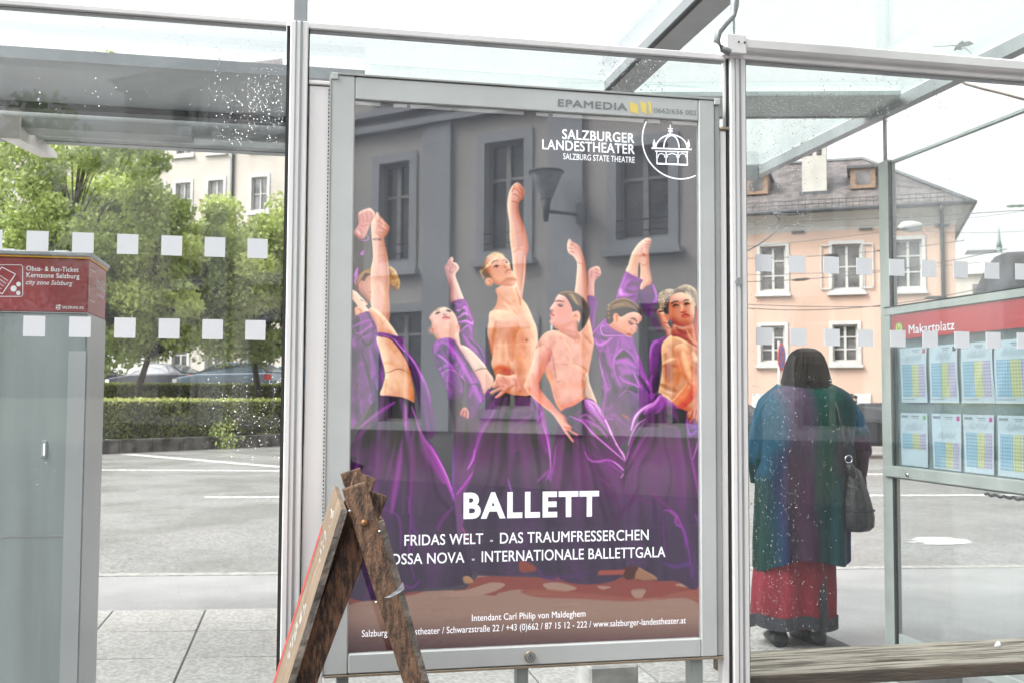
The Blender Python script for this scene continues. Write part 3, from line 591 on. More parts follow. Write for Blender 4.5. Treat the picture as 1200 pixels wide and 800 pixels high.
    line('D', [(335, 226), (348, 216), (362, 224)], 1.1, (94, 70, 68), .95, .4); blob('D', 350, 226, 5, 6, (84, 66, 68), .9)
    line('D', [(310, 210), (330, 250), (352, 258)], 2, (214, 148, 118), .7, .9); blob('D', 340, 270, 18, 9, (196, 118, 94), .8, 15); blob('D', 350, 254, 12, 8, (252, 214, 186), .6)
    line('D', [(336, 320), (352, 300), (380, 290), (394, 300)], 1.4, (164, 84, 84), .9, .5); line('D', [(342, 330), (372, 318), (396, 306)], 1.6, (232, 140, 132), .9)
    line('D', [(300, 420), (350, 385), (400, 378), (440, 385)], 4, (186, 114, 84), .7, 1, f); line('D', [(210, 310), (260, 350), (320, 370)], 8, (228, 158, 122), .5, 1, f); blob('D', 380, 350, 24, 10, (246, 198, 160), .6, -20, clip=f, soft=.7)
    blob('D', 185, 405, 36, 36, (232, 160, 126), soft=.25); line('D', [(160, 385), (190, 392), (196, 420), (180, 436)], 1.4, (184, 104, 78), .8, .6); line('D', [(150, 400), (165, 380), (200, 378)], 1.2, (250, 206, 170), .8)
    # arm on the hip
    ar = shape('E', [(200, -40), (180, 60), (170, 130), (174, 200), (196, 248), (224, 290), (218, 380), (205, 440), (226, 500), (270, 536), (340, 556), (400, 552), (430, 530), (414, 480), (396, 420), (402, 300), (424, 200), (470, 110), (440, 0), (330, -50)], (240, 180, 144), (212, 118, 82), (255, 216, 178), vol=10, ang=-110, amt=.7)
    for pts, w, c, a in (([(245, 60), (240, 130), (220, 200), (224, 270)], 4, (206, 128, 96), .7), ([(420, 60), (440, 110), (410, 190)], 4, (222, 150, 110), .7), ([(240, 500), (290, 480), (350, 500), (400, 530)], 6, (206, 100, 66), .8), ([(340, 250), (350, 360), (380, 480)], 5, (248, 200, 168), .6), ([(290, 220), (280, 330), (280, 420)], 6, (250, 204, 168), .5), ([(250, 20), (320, 40), (400, 20)], 5, (250, 206, 170), .5), ([(360, 420), (385, 500), (420, 540)], 3, (190, 116, 88), .6)):
        line('E', pts, w, c, a, 1, ar)
    hd = shape('E', [(262, 542), (240, 600), (214, 650), (226, 672), (290, 652), (230, 690), (192, 712), (206, 730), (262, 706), (308, 688), (270, 730), (238, 756), (250, 770), (300, 748), (350, 708), (392, 676), (430, 654), (448, 690), (470, 716), (492, 700), (482, 660), (462, 600), (438, 548), (380, 556), (320, 552)], (240, 178, 152), (206, 120, 96), (255, 216, 190), vol=4, ang=-110, amt=.8)
    for pts in ([(280, 600), (330, 620), (380, 640)], [(300, 560), (340, 600), (380, 620)], [(262, 660), (320, 655)], [(400, 570), (430, 610), (450, 660)], [(250, 600), (262, 640)], [(310, 700), (350, 690)]):
        line('E', pts, 1.5, (208, 124, 100), .6, .9, hd)

    # ---- woman with her back to us
    ua = shape('U', [(262, 332), (270, 320), (284, 334), (312, 350), (326, 376), (340, 420), (351, 500), (356, 585), (368, 650), (378, 720), (384, 800), (330, 800), (296, 600), (300, 520), (305, 440), (290, 406), (265, 386), (258, 360)], (236, 182, 156), (208, 136, 112), (252, 216, 190), vol=5, ang=-160, amt=.7, rim=(255, 222, 188))
    for pts in ([(270, 345), (290, 352), (300, 370)], [(265, 362), (285, 368)], [(270, 380), (292, 384)], [(282, 338), (276, 356)], [(305, 430), (330, 440)]):
        line('U', pts, 1., (184, 112, 100), .75, .7, ua)
    hb = shape('U', [(356, 475), (375, 455), (404, 449), (416, 470), (414, 492), (388, 520), (384, 596), (355, 590), (357, 530)], (226, 170, 154), (184, 122, 116), (250, 206, 188), vol=3, amt=.9)
    for pts in ([(390, 462), (408, 470)], [(388, 478), (410, 486)], [(375, 470), (372, 500)], [(392, 495), (405, 498)]):
        line('U', pts, 1., (176, 104, 104), .8, .6, hb)
    s_ = shape('U', [(354, 590), (397, 600), (392, 680), (380, 760), (372, 740), (364, 680), (358, 640)], (134, 82, 150), (98, 54, 112), (176, 106, 192), vol=4, ang=0)
    line('U', [(362, 600), (392, 608)], 1.6, (112, 72, 124), .8)
    bk = shape('', [(627, 410), (634, 395), (643, 388), (655, 387), (666, 390), (678, 390), (682, 380), (690, 374), (694, 388), (696, 400), (694, 414), (691, 430), (688, 446), (684, 458), (685, 467), (672, 475), (659, 482), (652, 473), (648, 462), (645, 450), (641, 442), (636, 432), (630, 425)], (238, 176, 146), (216, 120, 92), (252, 204, 172), vol=10, ang=-70, amt=.6, rim=(255, 216, 176))
    for pts, w, c, a, s in (([(110, 740), (130, 680), (170, 640)], 4, (206, 132, 110), .5, 1), ([(210, 600), (260, 650), (310, 760)], 4, (222, 150, 120), .6, 1), ([(240, 620), (290, 700), (330, 780)], 1.6, (250, 206, 178), .6, 1), ([(340, 600), (370, 650), (400, 600)], 4, (212, 132, 96), .7, 1), ([(420, 560), (470, 620), (510, 660)], 2.6, (202, 126, 90), .7, .9), ([(400, 660), (440, 700), (440, 780)], 5, (220, 150, 110), .5, 1), ([(480, 440), (500, 540), (515, 640)], 3, (255, 214, 166), .7, 1)):
        line('F', pts, w, c, a, s, bk)
    for pts, w, c, a, s in (([(320, 30), (322, 60), (318, 90)], 2.4, (104, 72, 74), .85, .8), ([(345, 30), (360, 150), (380, 260)], 1.2, (176, 104, 84), .7, .8), ([(370, 272), (400, 265), (420, 252)], 1., (190, 110, 84), .7, .8), ([(350, 115), (450, 120), (540, 115), (620, 150), (650, 180)], 1., (190, 122, 96), .7, .7), ([(480, 118), (560, 140), (640, 190)], 4, (242, 186, 148), .6, 1), ([(600, 240), (615, 330), (610, 400)], 5, (206, 118, 92), .7, 1), ([(300, 150), (330, 260), (340, 400), (420, 500)], 5, (246, 164, 96), .6, 1), ([(400, 320), (520, 300), (590, 320)], 9, (228, 146, 118), .5, 1), ([(420, 480), (500, 470), (590, 420)], 6, (226, 116, 90), .7, 1), ([(590, 140), (630, 170), (610, 230)], 2, (200, 130, 100), .6, .9), ([(600, 200), (640, 210)], .8, (170, 100, 80), .7, .6), ([(596, 215), (632, 226)], .8, (170, 100, 80), .7, .6), ([(470, 20), (500, 70), (500, 110)], 2, (246, 190, 156), .6, 1)):
        line('G', pts, w, c, a, s, bk)
    # straps of the pale top behind her
    tp = shape('G', [(622, 200), (650, 210), (662, 280), (700, 380), (722, 440), (715, 470), (660, 430), (620, 380), (624, 300)], (226, 196, 168), (190, 150, 126), (250, 226, 200), vol=3)
    for k in range(5):
        line('G', [(622, 300 + k * 16), (650, 330 + k * 18), (680, 350 + k * 20)], .9, (196, 162, 138), .7, .7, tp)
    # skirt 4
    s4 = shape('', [(659, 481), (672, 475), (686, 467), (697, 470), (711, 490), (722, 512), (734, 540), (730, 552), (733, 575), (733, 620), (727, 676), (660, 680), (650, 640), (645, 590), (648, 530), (653, 505)], (110, 62, 114), None)
    fade(s4, 500, 640, (64, 55, 77), .95)
    folds(s4, 672, 400, 26, (128, 50, 142), (54, 47, 66), 500, 640, .5, 3)
    shape('N', [(77, 132), (130, 115), (192, 70), (196, 84), (140, 140), (90, 160)], (74, 54, 82))
    shape('N', [(192, 72), (230, 82), (262, 110), (300, 180), (330, 250), (300, 230), (250, 170), (205, 130), (190, 100)], (190, 120, 200), (140, 70, 150), (226, 170, 230), vol=5, ang=-50, amt=.8)
    for pts, w, c, a, s in (([(115, 155), (180, 185), (230, 240), (310, 310), (390, 378)], 2.2, (222, 130, 226), .9, .7), ([(205, 90), (280, 160), (330, 260), (390, 370)], 1.7, (248, 180, 244), .95, .6), ([(230, 100), (290, 190), (320, 270), (375, 350)], 2.4, (120, 56, 130), .7, .8), ([(140, 170), (200, 180), (260, 210), (300, 260)], 4, (176, 100, 186), .8, .9), ([(150, 200), (220, 260), (320, 340)], 5, (100, 52, 108), .6, .9), ([(130, 220), (200, 290), (290, 360), (370, 420)], 6, (90, 44, 98), .7, .9), ([(190, 330), (215, 372), (260, 380), (300, 372), (340, 385), (380, 425)], 2.2, (190, 76, 200), .85, .8), ([(295, 372), (330, 400), (375, 436)], 3, (140, 60, 150), .7, .9), ([(330, 380), (360, 400), (385, 424)], 1.2, (236, 150, 236), .9, .6), ([(265, 460), (310, 500)], 1.8, (140, 50, 150), .7, .8), ([(370, 458), (385, 438)], 1.3, (226, 120, 226), .85, .6), ([(60, 240), (50, 380), (60, 500)], 6, (108, 48, 112), .7, .9), ([(110, 260), (120, 400), (140, 560)], 8, (78, 50, 86), .7, 1), ([(150, 300), (180, 420), (200, 540)], 5, (98, 40, 102), .6, 1), ([(20, 480), (40, 380), (46, 300)], 1.6, (170, 60, 190), .7, .7), ([(340, 290), (380, 340), (390, 372)], 1.4, (240, 160, 240), .8, .6), ([(230, 400), (280, 470), (330, 560), (380, 640)], 9, (86, 38, 92), .5, 1), ([(165, 160), (200, 150), (240, 180)], 2.4, (206, 140, 214), .6, .9)):
        line('N', pts, w, c, a, s)
    # her left arm
    la = shape('G', [(200, 0), (182, 80), (142, 200), (104, 300), (130, 350), (190, 415), (262, 478), (345, 545), (400, 620), (450, 700), (515, 780), (524, 766), (472, 686), (552, 726), (562, 712), (505, 680), (512, 655), (470, 612), (450, 560), (400, 520), (340, 450), (270, 370), (235, 300), (262, 210), (312, 100), (345, 10), (280, -40)], (236, 166, 142), (216, 112, 92), (252, 202, 178), vol=8, ang=-160, amt=.7, rim=(255, 216, 180))
    for pts, w, c, a in (([(235, 300), (290, 390), (360, 460)], 1.8, (255, 214, 176), .8), ([(150, 330), (220, 400), (320, 490)], 7, (230, 122, 96), .6), ([(200, 120), (170, 230), (150, 290)], 6, (246, 190, 162), .6), ([(290, 60), (260, 160), (225, 260)], 6, (222, 134, 108), .6), ([(180, 200), (190, 270), (220, 320)], 5, (226, 134, 110), .6), ([(420, 560), (440, 620), (490, 650)], 2.5, (250, 190, 160), .6), ([(440, 650), (470, 660), (500, 660)], 1.2, (200, 104, 84), .8), ([(455, 690), (480, 680)], 1.2, (200, 104, 84), .7), ([(390, 560), (420, 610)], 3, (240, 176, 146), .6)):
        line('G', pts, w, c, a, 1, la)
    # head with plaited hair
    f = shape('F', [(116, 330), (158, 270), (172, 232), (210, 192), (280, 178), (345, 200), (400, 340), (402, 410), (372, 450), (372, 520), (400, 600), (340, 620), (260, 580), (200, 545), (158, 505), (113, 465), (126, 425), (113, 392), (140, 376), (118, 345)], (236, 172, 148), (214, 132, 108), (250, 206, 186), vol=6, ang=-110, amt=.7)
    hr = shape('F', [(200, 196), (262, 174), (340, 178), (400, 208), (450, 258), (482, 318), (488, 380), (465, 455), (425, 520), (385, 552), (370, 500), (390, 450), (402, 395), (378, 352), (330, 362), (318, 320), (270, 232)], (94, 84, 84), (64, 60, 66), (140, 122, 110), vol=6, ang=-100, amt=.8, rim=(214, 172, 120))
    for k in range(16):
        t = k / 15
        line('F', [(262 + 40 * t, 185 + 70 * t), (330 + 60 * t, 200 + 90 * t), (410 + 50 * t, 250 + 160 * t)], 1.1, [(196, 160, 118), (66, 60, 64), (150, 128, 108)][k % 3], .6 * (1 - .5 * t), .6, hr)
    for k in range(7):
        line('F', [(290 + k * 10, 205 + k * 14), (320 + k * 8, 200 + k * 15), (340 + k * 8, 225 + k * 14)], 1.3, (210, 180, 140), .55, .7, hr)
    blob('F', 355, 405, 40, 40, (238, 164, 134), soft=.3); line('F', [(325, 405), (345, 375), (380, 372), (388, 405), (365, 440)], 1.6, (250, 196, 166), .8); line('F', [(335, 410), (355, 395), (365, 415)], 1.6, (186, 104, 86), .8, .6)
    line('F', [(165, 268), (200, 262), (250, 272)], 1.5, (92, 70, 68), .9, .5); blob('F', 216, 300, 22, 12, (150, 104, 98), .7, 10, soft=.6); line('F', [(190, 296), (215, 312), (236, 304)], 1.6, (70, 56, 60), .95, .5)
    line('F', [(160, 280), (138, 322), (122, 336)], 1.6, (250, 210, 190), .7); line('F', [(118, 345), (142, 352), (150, 366)], 1.4, (196, 116, 98), .8, .6); blob('F', 138, 355, 7, 4, (130, 66, 62), .8)
    line('F', [(118, 388), (142, 394), (158, 402)], 1.2, (150, 62, 72), .95, .5); line('F', [(122, 378), (145, 388)], 1.5, (224, 120, 124), .8); line('F', [(120, 402), (142, 406)], 1.8, (226, 126, 124), .8); line('F', [(125, 425), (142, 428)], 1.2, (204, 128, 108), .7)
    blob('F', 235, 370, 45, 35, (234, 146, 122), .5, clip=f, soft=.7); line('F', [(160, 500), (240, 500), (330, 460)], 5, (214, 132, 104), .6, 1, f); blob('F', 225, 225, 40, 22, (252, 216, 196), .5, -20, clip=f, soft=.7)
    line('F', [(210, 520), (280, 540), (360, 560)], 3, (206, 126, 100), .6, 1, f); line('F', [(370, 480), (365, 560), (380, 620)], 3, (206, 126, 96), .6, 1)
    shape('F', [(122, 490), (134, 480), (140, 510), (136, 535), (122, 530)], (206, 196, 190)); line('F', [(150, 525), (185, 532)], 2, (90, 66, 66), .8)

    # ---- woman looking down, purple jacket
    sr = shape('H', [(478, 552), (540, 520), (596, 488), (630, 560), (642, 620), (640, 682), (605, 690), (600, 800), (540, 800), (500, 720), (465, 600)], (118, 78, 130), (92, 60, 104), (150, 96, 164), vol=5, ang=0)
    line('H', [(600, 510), (628, 580), (634, 660)], 3, (196, 120, 214), .8, .8, sr); line('H', [(615, 670), (630, 650)], 3.5, (176, 90, 200), .8)
    hh = shape('H', [(350, 392), (372, 320), (398, 230), (418, 190), (470, 120), (540, 73), (584, 84), (582, 118), (572, 150), (562, 200), (568, 290), (572, 360), (592, 490), (540, 525), (482, 548), (482, 340), (468, 310), (462, 436)], (240, 196, 164), (212, 146, 124), (252, 222, 194), vol=5, ang=-150, amt=.7, rim=(255, 234, 208))
    for pts, w, c, a in (([(530, 100), (560, 110), (578, 100)], 1.1, (182, 108, 96), .8), ([(520, 130), (545, 135), (574, 130)], 1.2, (182, 108, 96), .8), ([(515, 150), (540, 160), (566, 155)], 1.1, (190, 116, 104), .7), ([(470, 250), (510, 235), (545, 240)], 2, (204, 132, 116), .7), ([(480, 310), (520, 330), (560, 300)], 2, (204, 132, 112), .6), ([(500, 170), (490, 230)], 3, (218, 150, 134), .6), ([(510, 220), (520, 240)], 2, (170, 96, 88), .8), ([(470, 200), (430, 300), (410, 390)], 5, (228, 170, 140), .5), ([(500, 340), (520, 430), (520, 520)], 6, (226, 168, 144), .6)):
        line('H', pts, w, c, a, .9, hh)
    shape('H', [(466, 330), (482, 340), (480, 440), (462, 432)], (96, 92, 98))
    sl2 = shape('H', [(345, 393), (400, 415), (502, 464), (490, 500), (472, 570), (445, 690), (300, 660), (258, 655), (272, 575), (300, 500)], (156, 88, 172), (104, 62, 116), (196, 120, 212), vol=6, ang=-160, amt=.8)
    for pts, w, c, a in (([(340, 420), (400, 440), (480, 480)], 3, (118, 78, 130), .6), ([(290, 570), (330, 610), (400, 600)], 5, (214, 130, 226), .8), ([(300, 560), (300, 600)], 4, (230, 160, 236), .7), ([(360, 520), (420, 500), (470, 510)], 6, (108, 66, 120), .8), ([(350, 550), (380, 580), (440, 580)], 4, (104, 62, 114), .8), ([(280, 640), (340, 640), (430, 620)], 5, (112, 68, 124), .8), ([(340, 420), (300, 520)], 2.4, (186, 106, 204), .8), ([(330, 540), (350, 500), (380, 470)], 2.6, (188, 112, 204), .7)):
        line('H', pts, w, c, a, .9, sl2)
    jk = shape('', [(695, 390), (703, 379), (710, 373), (716, 380), (722, 384), (732, 390), (742, 396), (744, 404), (750, 420), (758, 442), (768, 465), (768, 482), (754, 478), (744, 490), (736, 510), (728, 520), (714, 494), (708, 476), (705, 455), (703, 425), (697, 402)], (134, 66, 150), (96, 48, 106), (176, 96, 192), vol=9, amt=.7)
    silk(jk, 11, 16, (190, 108, 206), (74, 40, 86), .5, 13)
    fade(jk, 450, 505, (112, 72, 118), .7)
    shape('J', [(108, 180), (150, 150), (200, 175), (262, 205), (330, 240), (412, 292), (400, 300), (330, 272), (200, 268), (140, 255), (112, 220)], (140, 70, 158), (92, 46, 104), (190, 110, 206), vol=4, ang=-90, amt=.8)
    for pts, w, c, a in (([(165, 185), (120, 175), (112, 215), (140, 262), (220, 265), (330, 268), (410, 290)], 1.4, (226, 160, 232), .9), ([(40, 240), (90, 180), (160, 110)], 1.3, (206, 134, 220), .8), ([(60, 330), (100, 350), (170, 320), (220, 285)], 3, (214, 130, 224), .85), ([(50, 290), (90, 340), (140, 350)], 4, (198, 116, 210), .7), ([(110, 270), (150, 300), (170, 290)], 4, (92, 46, 106), .7),
                        ([(100, 450), (110, 540), (140, 660), (185, 780)], 1.3, (214, 140, 226), .85), ([(280, 290), (260, 400), (235, 500), (240, 600), (300, 750)], 2, (196, 110, 212), .8), ([(320, 290), (340, 330), (390, 380)], 8, (180, 96, 196), .7), ([(235, 490), (280, 420), (340, 370)], 1.6, (214, 140, 224), .8), ([(260, 480), (320, 440), (380, 440), (430, 500)], 7, (84, 44, 94), .9), ([(340, 390), (400, 440), (440, 510)], 3.4, (190, 106, 206), .8),
                        ([(260, 520), (310, 500), (380, 520), (440, 560)], 5, (186, 96, 202), .85), ([(290, 560), (340, 600), (420, 590)], 7, (166, 72, 184), .8), ([(280, 640), (340, 690), (420, 720), (480, 745)], 2, (206, 110, 216), .85), ([(420, 600), (450, 680), (490, 750)], 1.6, (220, 140, 226), .85), ([(330, 640), (380, 650), (440, 690)], 5, (104, 48, 112), .7), ([(340, 790), (370, 740), (430, 725), (480, 750)], 1.6, (206, 130, 214), .8), ([(350, 790), (400, 750), (450, 790)], 6, (66, 52, 74), .8), ([(410, 400), (450, 500), (500, 610), (560, 720)], 1.5, (236, 180, 238), .9), ([(430, 400), (460, 470), (450, 520)], 1.3, (206, 150, 214), .8), ([(400, 360), (430, 440), (480, 560), (540, 680)], 3.2, (150, 76, 166), .8), ([(470, 640), (520, 720), (570, 800)], 4, (90, 56, 98), .8), ([(130, 420), (150, 520), (200, 620)], 7, (96, 56, 104), .8), ([(180, 380), (190, 480), (220, 560)], 6, (170, 92, 184), .7), ([(200, 640), (240, 740), (260, 800)], 6, (92, 56, 100), .7), ([(150, 700), (160, 790)], 2.4, (180, 90, 196), .7)):
        line('J', pts, w, c, a, .8)
    for pts, w, c, a in (([(300, 0), (285, 100), (280, 160), (330, 170)], 4, (164, 92, 176), .7), ([(330, 60), (350, 120), (400, 200)], 6, (108, 66, 114), .7), ([(360, 60), (400, 30), (440, 50)], 1.6, (190, 120, 200), .6), ([(280, 170), (330, 150), (380, 190)], 4, (150, 80, 162), .6), ([(460, 30), (470, 90)], 4, (140, 86, 150), .6)):
        line('N', pts, w, c, a, .9)
    line('N', [(375, 148), (392, 158), (408, 170)], 2.2, (176, 130, 96), .9, .5); line('N', [(385, 190), (402, 206)], 1.6, (150, 90, 170), .7)
    f = shape('J', [(240, 60), (300, 92), (370, 58), (440, 46), (492, 78), (494, 120), (470, 150), (456, 172), (446, 228), (420, 250), (395, 277), (350, 266), (250, 216), (190, 172), (200, 120)], (238, 176, 146), (208, 132, 104), (250, 208, 182), vol=6, ang=-70, amt=.6)
    hr = shape('J', [(160, 100), (170, 30), (200, -30), (260, -70), (340, -84), (420, -50), (478, 10), (494, 80), (470, 60), (420, 44), (360, 56), (300, 92), (276, 60), (245, 55), (228, 90), (230, 130), (190, 160), (170, 140)], (92, 80, 78), (64, 58, 62), (150, 130, 116), vol=6, ang=-90, amt=.9, rim=(226, 186, 140))
    for k in range(15):
        t = k / 14
        line('J', [(180 + 70 * t, 40 - 60 * t + 40 * t * t), (260 + 60 * t, -30 + 30 * t), (340 + 70 * t, -50 + 60 * t), (440 + 20 * t, 0 + 45 * t)], 1, [(216, 188, 156), (70, 62, 64), (160, 134, 112)][k % 3], .55, .6, hr)
    for k in range(9):
        blob('J', 172 + (k % 2) * 14, 120 - k * 20, 9, 8, (214, 184, 146) if k % 2 else (124, 102, 88), .75); blob('J', 190 + k * 17, 0 - k * 8 + k * k * .6, 7, 5, (212, 184, 148), .6)
    blob('J', 256, 100, 24, 44, (240, 160, 128), soft=.3); line('J', [(244, 75), (262, 80), (266, 120), (254, 140)], 1.4, (190, 100, 76), .8, .6)
    line('J', [(395, 108), (425, 110), (452, 136)], 1.7, (80, 62, 62), .95, .5); line('J', [(372, 132), (392, 158), (418, 156)], 1.8, (66, 52, 56), .95, .5); blob('J', 392, 140, 22, 12, (146, 96, 88), .7, 20); line('J', [(440, 150), (455, 166), (466, 160)], 1.4, (76, 58, 60), .9, .5)
    line('J', [(445, 172), (440, 200), (446, 226), (425, 226)], 1.4, (206, 126, 100), .8, .6); line('J', [(360, 248), (380, 256), (400, 262)], 1.7, (160, 60, 62), .9, .5); blob('J', 400, 212, 10, 6, (170, 96, 84), .6)
    blob('J', 350, 180, 40, 30, (232, 142, 112), .5, clip=f, soft=.7); line('J', [(200, 170), (260, 205), (340, 250)], 4, (222, 160, 130), .6, 1, f)

    # ---- group at the right edge
    pj = shape('I', [(245, 830), (250, 730), (268, 660), (300, 628), (350, 615), (400, 590), (420, 620), (380, 700), (362, 800), (340, 960), (330, 1080), (280, 1120), (250, 1040)], (128, 72, 140), (88, 60, 96), (176, 110, 190), vol=6, ang=-150, amt=.9)
    fade(pj, 420, 452, (98, 66, 104), .8)
    line('I', [(255, 790), (262, 700), (300, 645), (330, 640)], 3.4, (186, 116, 202), .85, .8, pj); line('J', [(600, 630), (575, 700), (590, 780)], 3, (170, 90, 186), .8, .8)
    shape('I', [(270, 430), (310, 430), (345, 500), (350, 550), (310, 530), (280, 490)], (112, 70, 118), soft=1.5)
    line('H', [(490, 755), (560, 752), (640, 748)], 4, (108, 84, 110), .7, .8)
    f2 = shape('I', [(318, 365), (345, 335), (385, 345), (395, 420), (440, 480), (480, 560), (425, 612), (392, 540), (362, 490), (342, 430)], (220, 158, 134), (170, 104, 96), (246, 200, 172), vol=4, amt=.9)
    line('I', [(340, 362), (375, 358)], 2, (88, 74, 74), .9, .5); line('I', [(355, 375), (375, 380)], 1.4, (240, 220, 208), .8); line('I', [(385, 465), (420, 470)], 1.6, (200, 90, 84), .8); line('I', [(395, 505), (440, 520)], 3, (190, 116, 98), .7)
    h1 = shape('I', [(330, 215), (348, 182), (390, 160), (440, 150), (490, 168), (450, 220), (420, 290), (400, 330), (380, 345), (340, 330), (330, 280)], (172, 152, 134), (96, 84, 82), (232, 212, 186), vol=4, amt=.9)
    for k in range(46):
        x, y = rng.uniform(332, 470), rng.uniform(158, 330)
        if x > 400 and y > 260: continue
        line('I', [(x, y), (x + rng.uniform(-8, 12), y + 8), (x + rng.uniform(-10, 10), y + 16)], .9, [(240, 222, 196), (100, 86, 80), (190, 166, 138)][k % 3], .75, .5)
    h2 = shape('I', [(470, 175), (510, 140), (575, 112), (640, 122), (690, 170), (708, 245), (700, 300), (680, 330), (650, 290), (620, 220), (560, 180)], (150, 134, 124), (84, 78, 80), (220, 200, 176), vol=5, amt=.9, rim=(236, 214, 186))
    for k in range(46):
        x, y = rng.uniform(490, 700), rng.uniform(125, 300)
        line('I', [(x, y), (x + 10, y + 8), (x + 18, y + rng.uniform(16, 28))], .9, [(232, 214, 188), (84, 76, 78), (170, 150, 132)][k % 3], .7, .5, h2)
    shape('I', [(690, 330), (700, 260), (720, 250), (720, 720), (690, 700), (660, 620), (664, 480)], (196, 122, 98), (150, 84, 70), (230, 160, 130), vol=3)
    to = shape('', [(775, 410), (777, 401), (786, 393), (796, 391), (804, 396), (814, 402), (822, 408), (822, 500), (806, 484), (790, 476), (778, 470), (772, 461), (774, 447), (776, 430)], (220, 160, 120), (160, 90, 72), (250, 206, 160), vol=10, ang=-130, amt=.7, rim=(255, 222, 170))
    for pts, w, c, a in (([(400, 40), (420, 120), (400, 200), (420, 300)], 9, (186, 116, 96), .7), ([(380, 120), (440, 90), (490, 80)], 3, (240, 196, 150), .8), ([(372, 150), (430, 140), (500, 150)], 3, (176, 106, 84), .7), ([(380, 290), (440, 320), (500, 300)], 3, (226, 150, 110), .7), ([(360, 340), (400, 380), (460, 400)], 3, (230, 200, 160), .7), ([(355, 320), (420, 350), (500, 380)], 5, (176, 116, 96), .8), ([(500, 120), (520, 220), (500, 320)], 6, (206, 120, 88), .7), ([(350, 400), (400, 430), (450, 470)], 3, (236, 206, 170), .8), ([(640, 100), (680, 130), (715, 140)], 1, (150, 96, 76), .7), ([(650, 20), (690, 80), (715, 90)], 5, (236, 196, 158), .8), ([(560, 500), (620, 560), (700, 520)], 6, (206, 110, 92), .7), ([(660, 200), (690, 200)], 8, (176, 100, 84), .7), ([(430, 180), (440, 260)], 7, (166, 106, 92), .6)):
        line('K', pts, w, c, a, 1, to)
    nk = shape('I', [(470, 480), (560, 510), (650, 470), (672, 560), (690, 650), (700, 700), (620, 650), (520, 600), (450, 580)], (206, 128, 104), (160, 88, 76), (236, 170, 136), vol=5)
    line('I', [(500, 510), (560, 560), (620, 560)], 5, (150, 84, 72), .8, 1, nk); line('I', [(600, 540), (640, 620), (680, 660)], 3, (238, 180, 146), .7, 1, nk); line('I', [(480, 600), (540, 620), (600, 660)], 3, (250, 206, 160), .8)
    ar = shape('K', [(480, -20), (560, -60), (622, 0), (655, 140), (690, 290), (694, 390), (640, 480), (570, 540), (520, 546), (478, 570), (456, 650), (432, 748), (408, 738), (414, 672), (340, 710), (254, 738), (244, 722), (330, 690), (204, 712), (194, 696), (300, 656), (204, 636), (192, 616), (305, 622), (226, 600), (232, 580), (330, 592), (430, 502), (530, 392), (590, 305), (540, 200), (500, 100)], (234, 158, 120), (214, 100, 76), (254, 208, 160), vol=9, ang=-100, amt=.6, rim=(255, 220, 176))
    for pts, w, c, a in (([(560, 20), (600, 140), (630, 260)], 7, (252, 204, 156), .7), ([(600, 330), (540, 430), (440, 520)], 6, (222, 112, 86), .6), ([(660, 340), (620, 440), (540, 520)], 9, (216, 100, 80), .7), ([(590, 310), (520, 400), (430, 505)], 1.6, (255, 214, 166), .8), ([(640, 150), (680, 260), (690, 360)], 3, (206, 120, 88), .7), ([(350, 600), (400, 640), (440, 640)], 4, (226, 130, 100), .6), ([(310, 640), (380, 640)], 1.6, (206, 108, 84), .8), ([(300, 605), (350, 620)], 1.4, (206, 108, 84), .8), ([(320, 680), (370, 670)], 1.6, (206, 108, 84), .8), ([(600, 300), (640, 330), (650, 360)], 2, (196, 110, 84), .7), ([(530, 60), (560, 180), (600, 290)], 3, (210, 130, 96), .6)):
        line('K', pts, w, c, a, 1, ar)
    f = shape('I', [(430, 250), (468, 205), (540, 182), (602, 202), (642, 262), (672, 350), (664, 425), (640, 480), (575, 502), (505, 492), (446, 440), (404, 440), (390, 400), (420, 390), (418, 330)], (222, 152, 122), (180, 96, 76), (250, 204, 168), vol=8, ang=-60, amt=.7)
    shape('I', [(384, 330), (396, 270), (425, 225), (438, 240), (428, 300), (430, 380), (400, 385), (384, 360)], (84, 74, 76))
    shape('I', [(420, 470), (440, 460), (458, 480), (462, 515), (446, 510)], (76, 70, 76))
    blob('I', 402, 420, 24, 40, (232, 152, 120), soft=.3, ang=-20); line('I', [(392, 400), (412, 412), (418, 445)], 1.5, (180, 98, 80), .8)
    line('I', [(454, 292), (480, 270), (524, 266)], 1.8, (78, 58, 56), .95, .5); line('I', [(566, 268), (590, 254), (620, 256)], 1.8, (78, 58, 56), .95, .5)
    blob('I', 494, 312, 30, 17, (140, 92, 82), .7, -10); line('I', [(466, 316), (492, 298), (524, 306)], 1.7, (64, 52, 54), .95, .5); blob('I', 500, 314, 9, 7, (210, 200, 196), .8); blob('I', 492, 312, 6, 7, (60, 50, 52), .95)
    blob('I', 600, 296, 26, 16, (140, 92, 82), .7, -5); line('I', [(574, 298), (598, 284), (624, 292)], 1.7, (64, 52, 54), .95, .5); blob('I', 606, 298, 8, 6, (214, 204, 200), .8); blob('I', 598, 296, 6, 7, (60, 50, 52), .95)
    line('I', [(545, 290), (556, 330), (545, 360)], 3, (248, 206, 170), .6, .9); line('I', [(542, 366), (566, 372), (594, 362)], 2., (176, 84, 70), .85, .6); blob('I', 568, 354, 18, 9, (240, 120, 100), .6)
    line('I', [(548, 410), (575, 392), (600, 390), (628, 402)], 1.8, (150, 58, 58), .9, .5); line('I', [(556, 420), (590, 412), (622, 410)], 2.6, (206, 98, 88), .85); blob('I', 470, 370, 36, 50, (216, 122, 92), .5, clip=f, soft=.7); blob('I', 540, 220, 50, 24, (246, 200, 164), .6, clip=f, soft=.7); blob('I', 590, 465, 40, 20, (196, 104, 80), .6, clip=f, soft=.7); blob('I', 645, 350, 14, 50, (250, 210, 176), .6, clip=f, soft=.7)
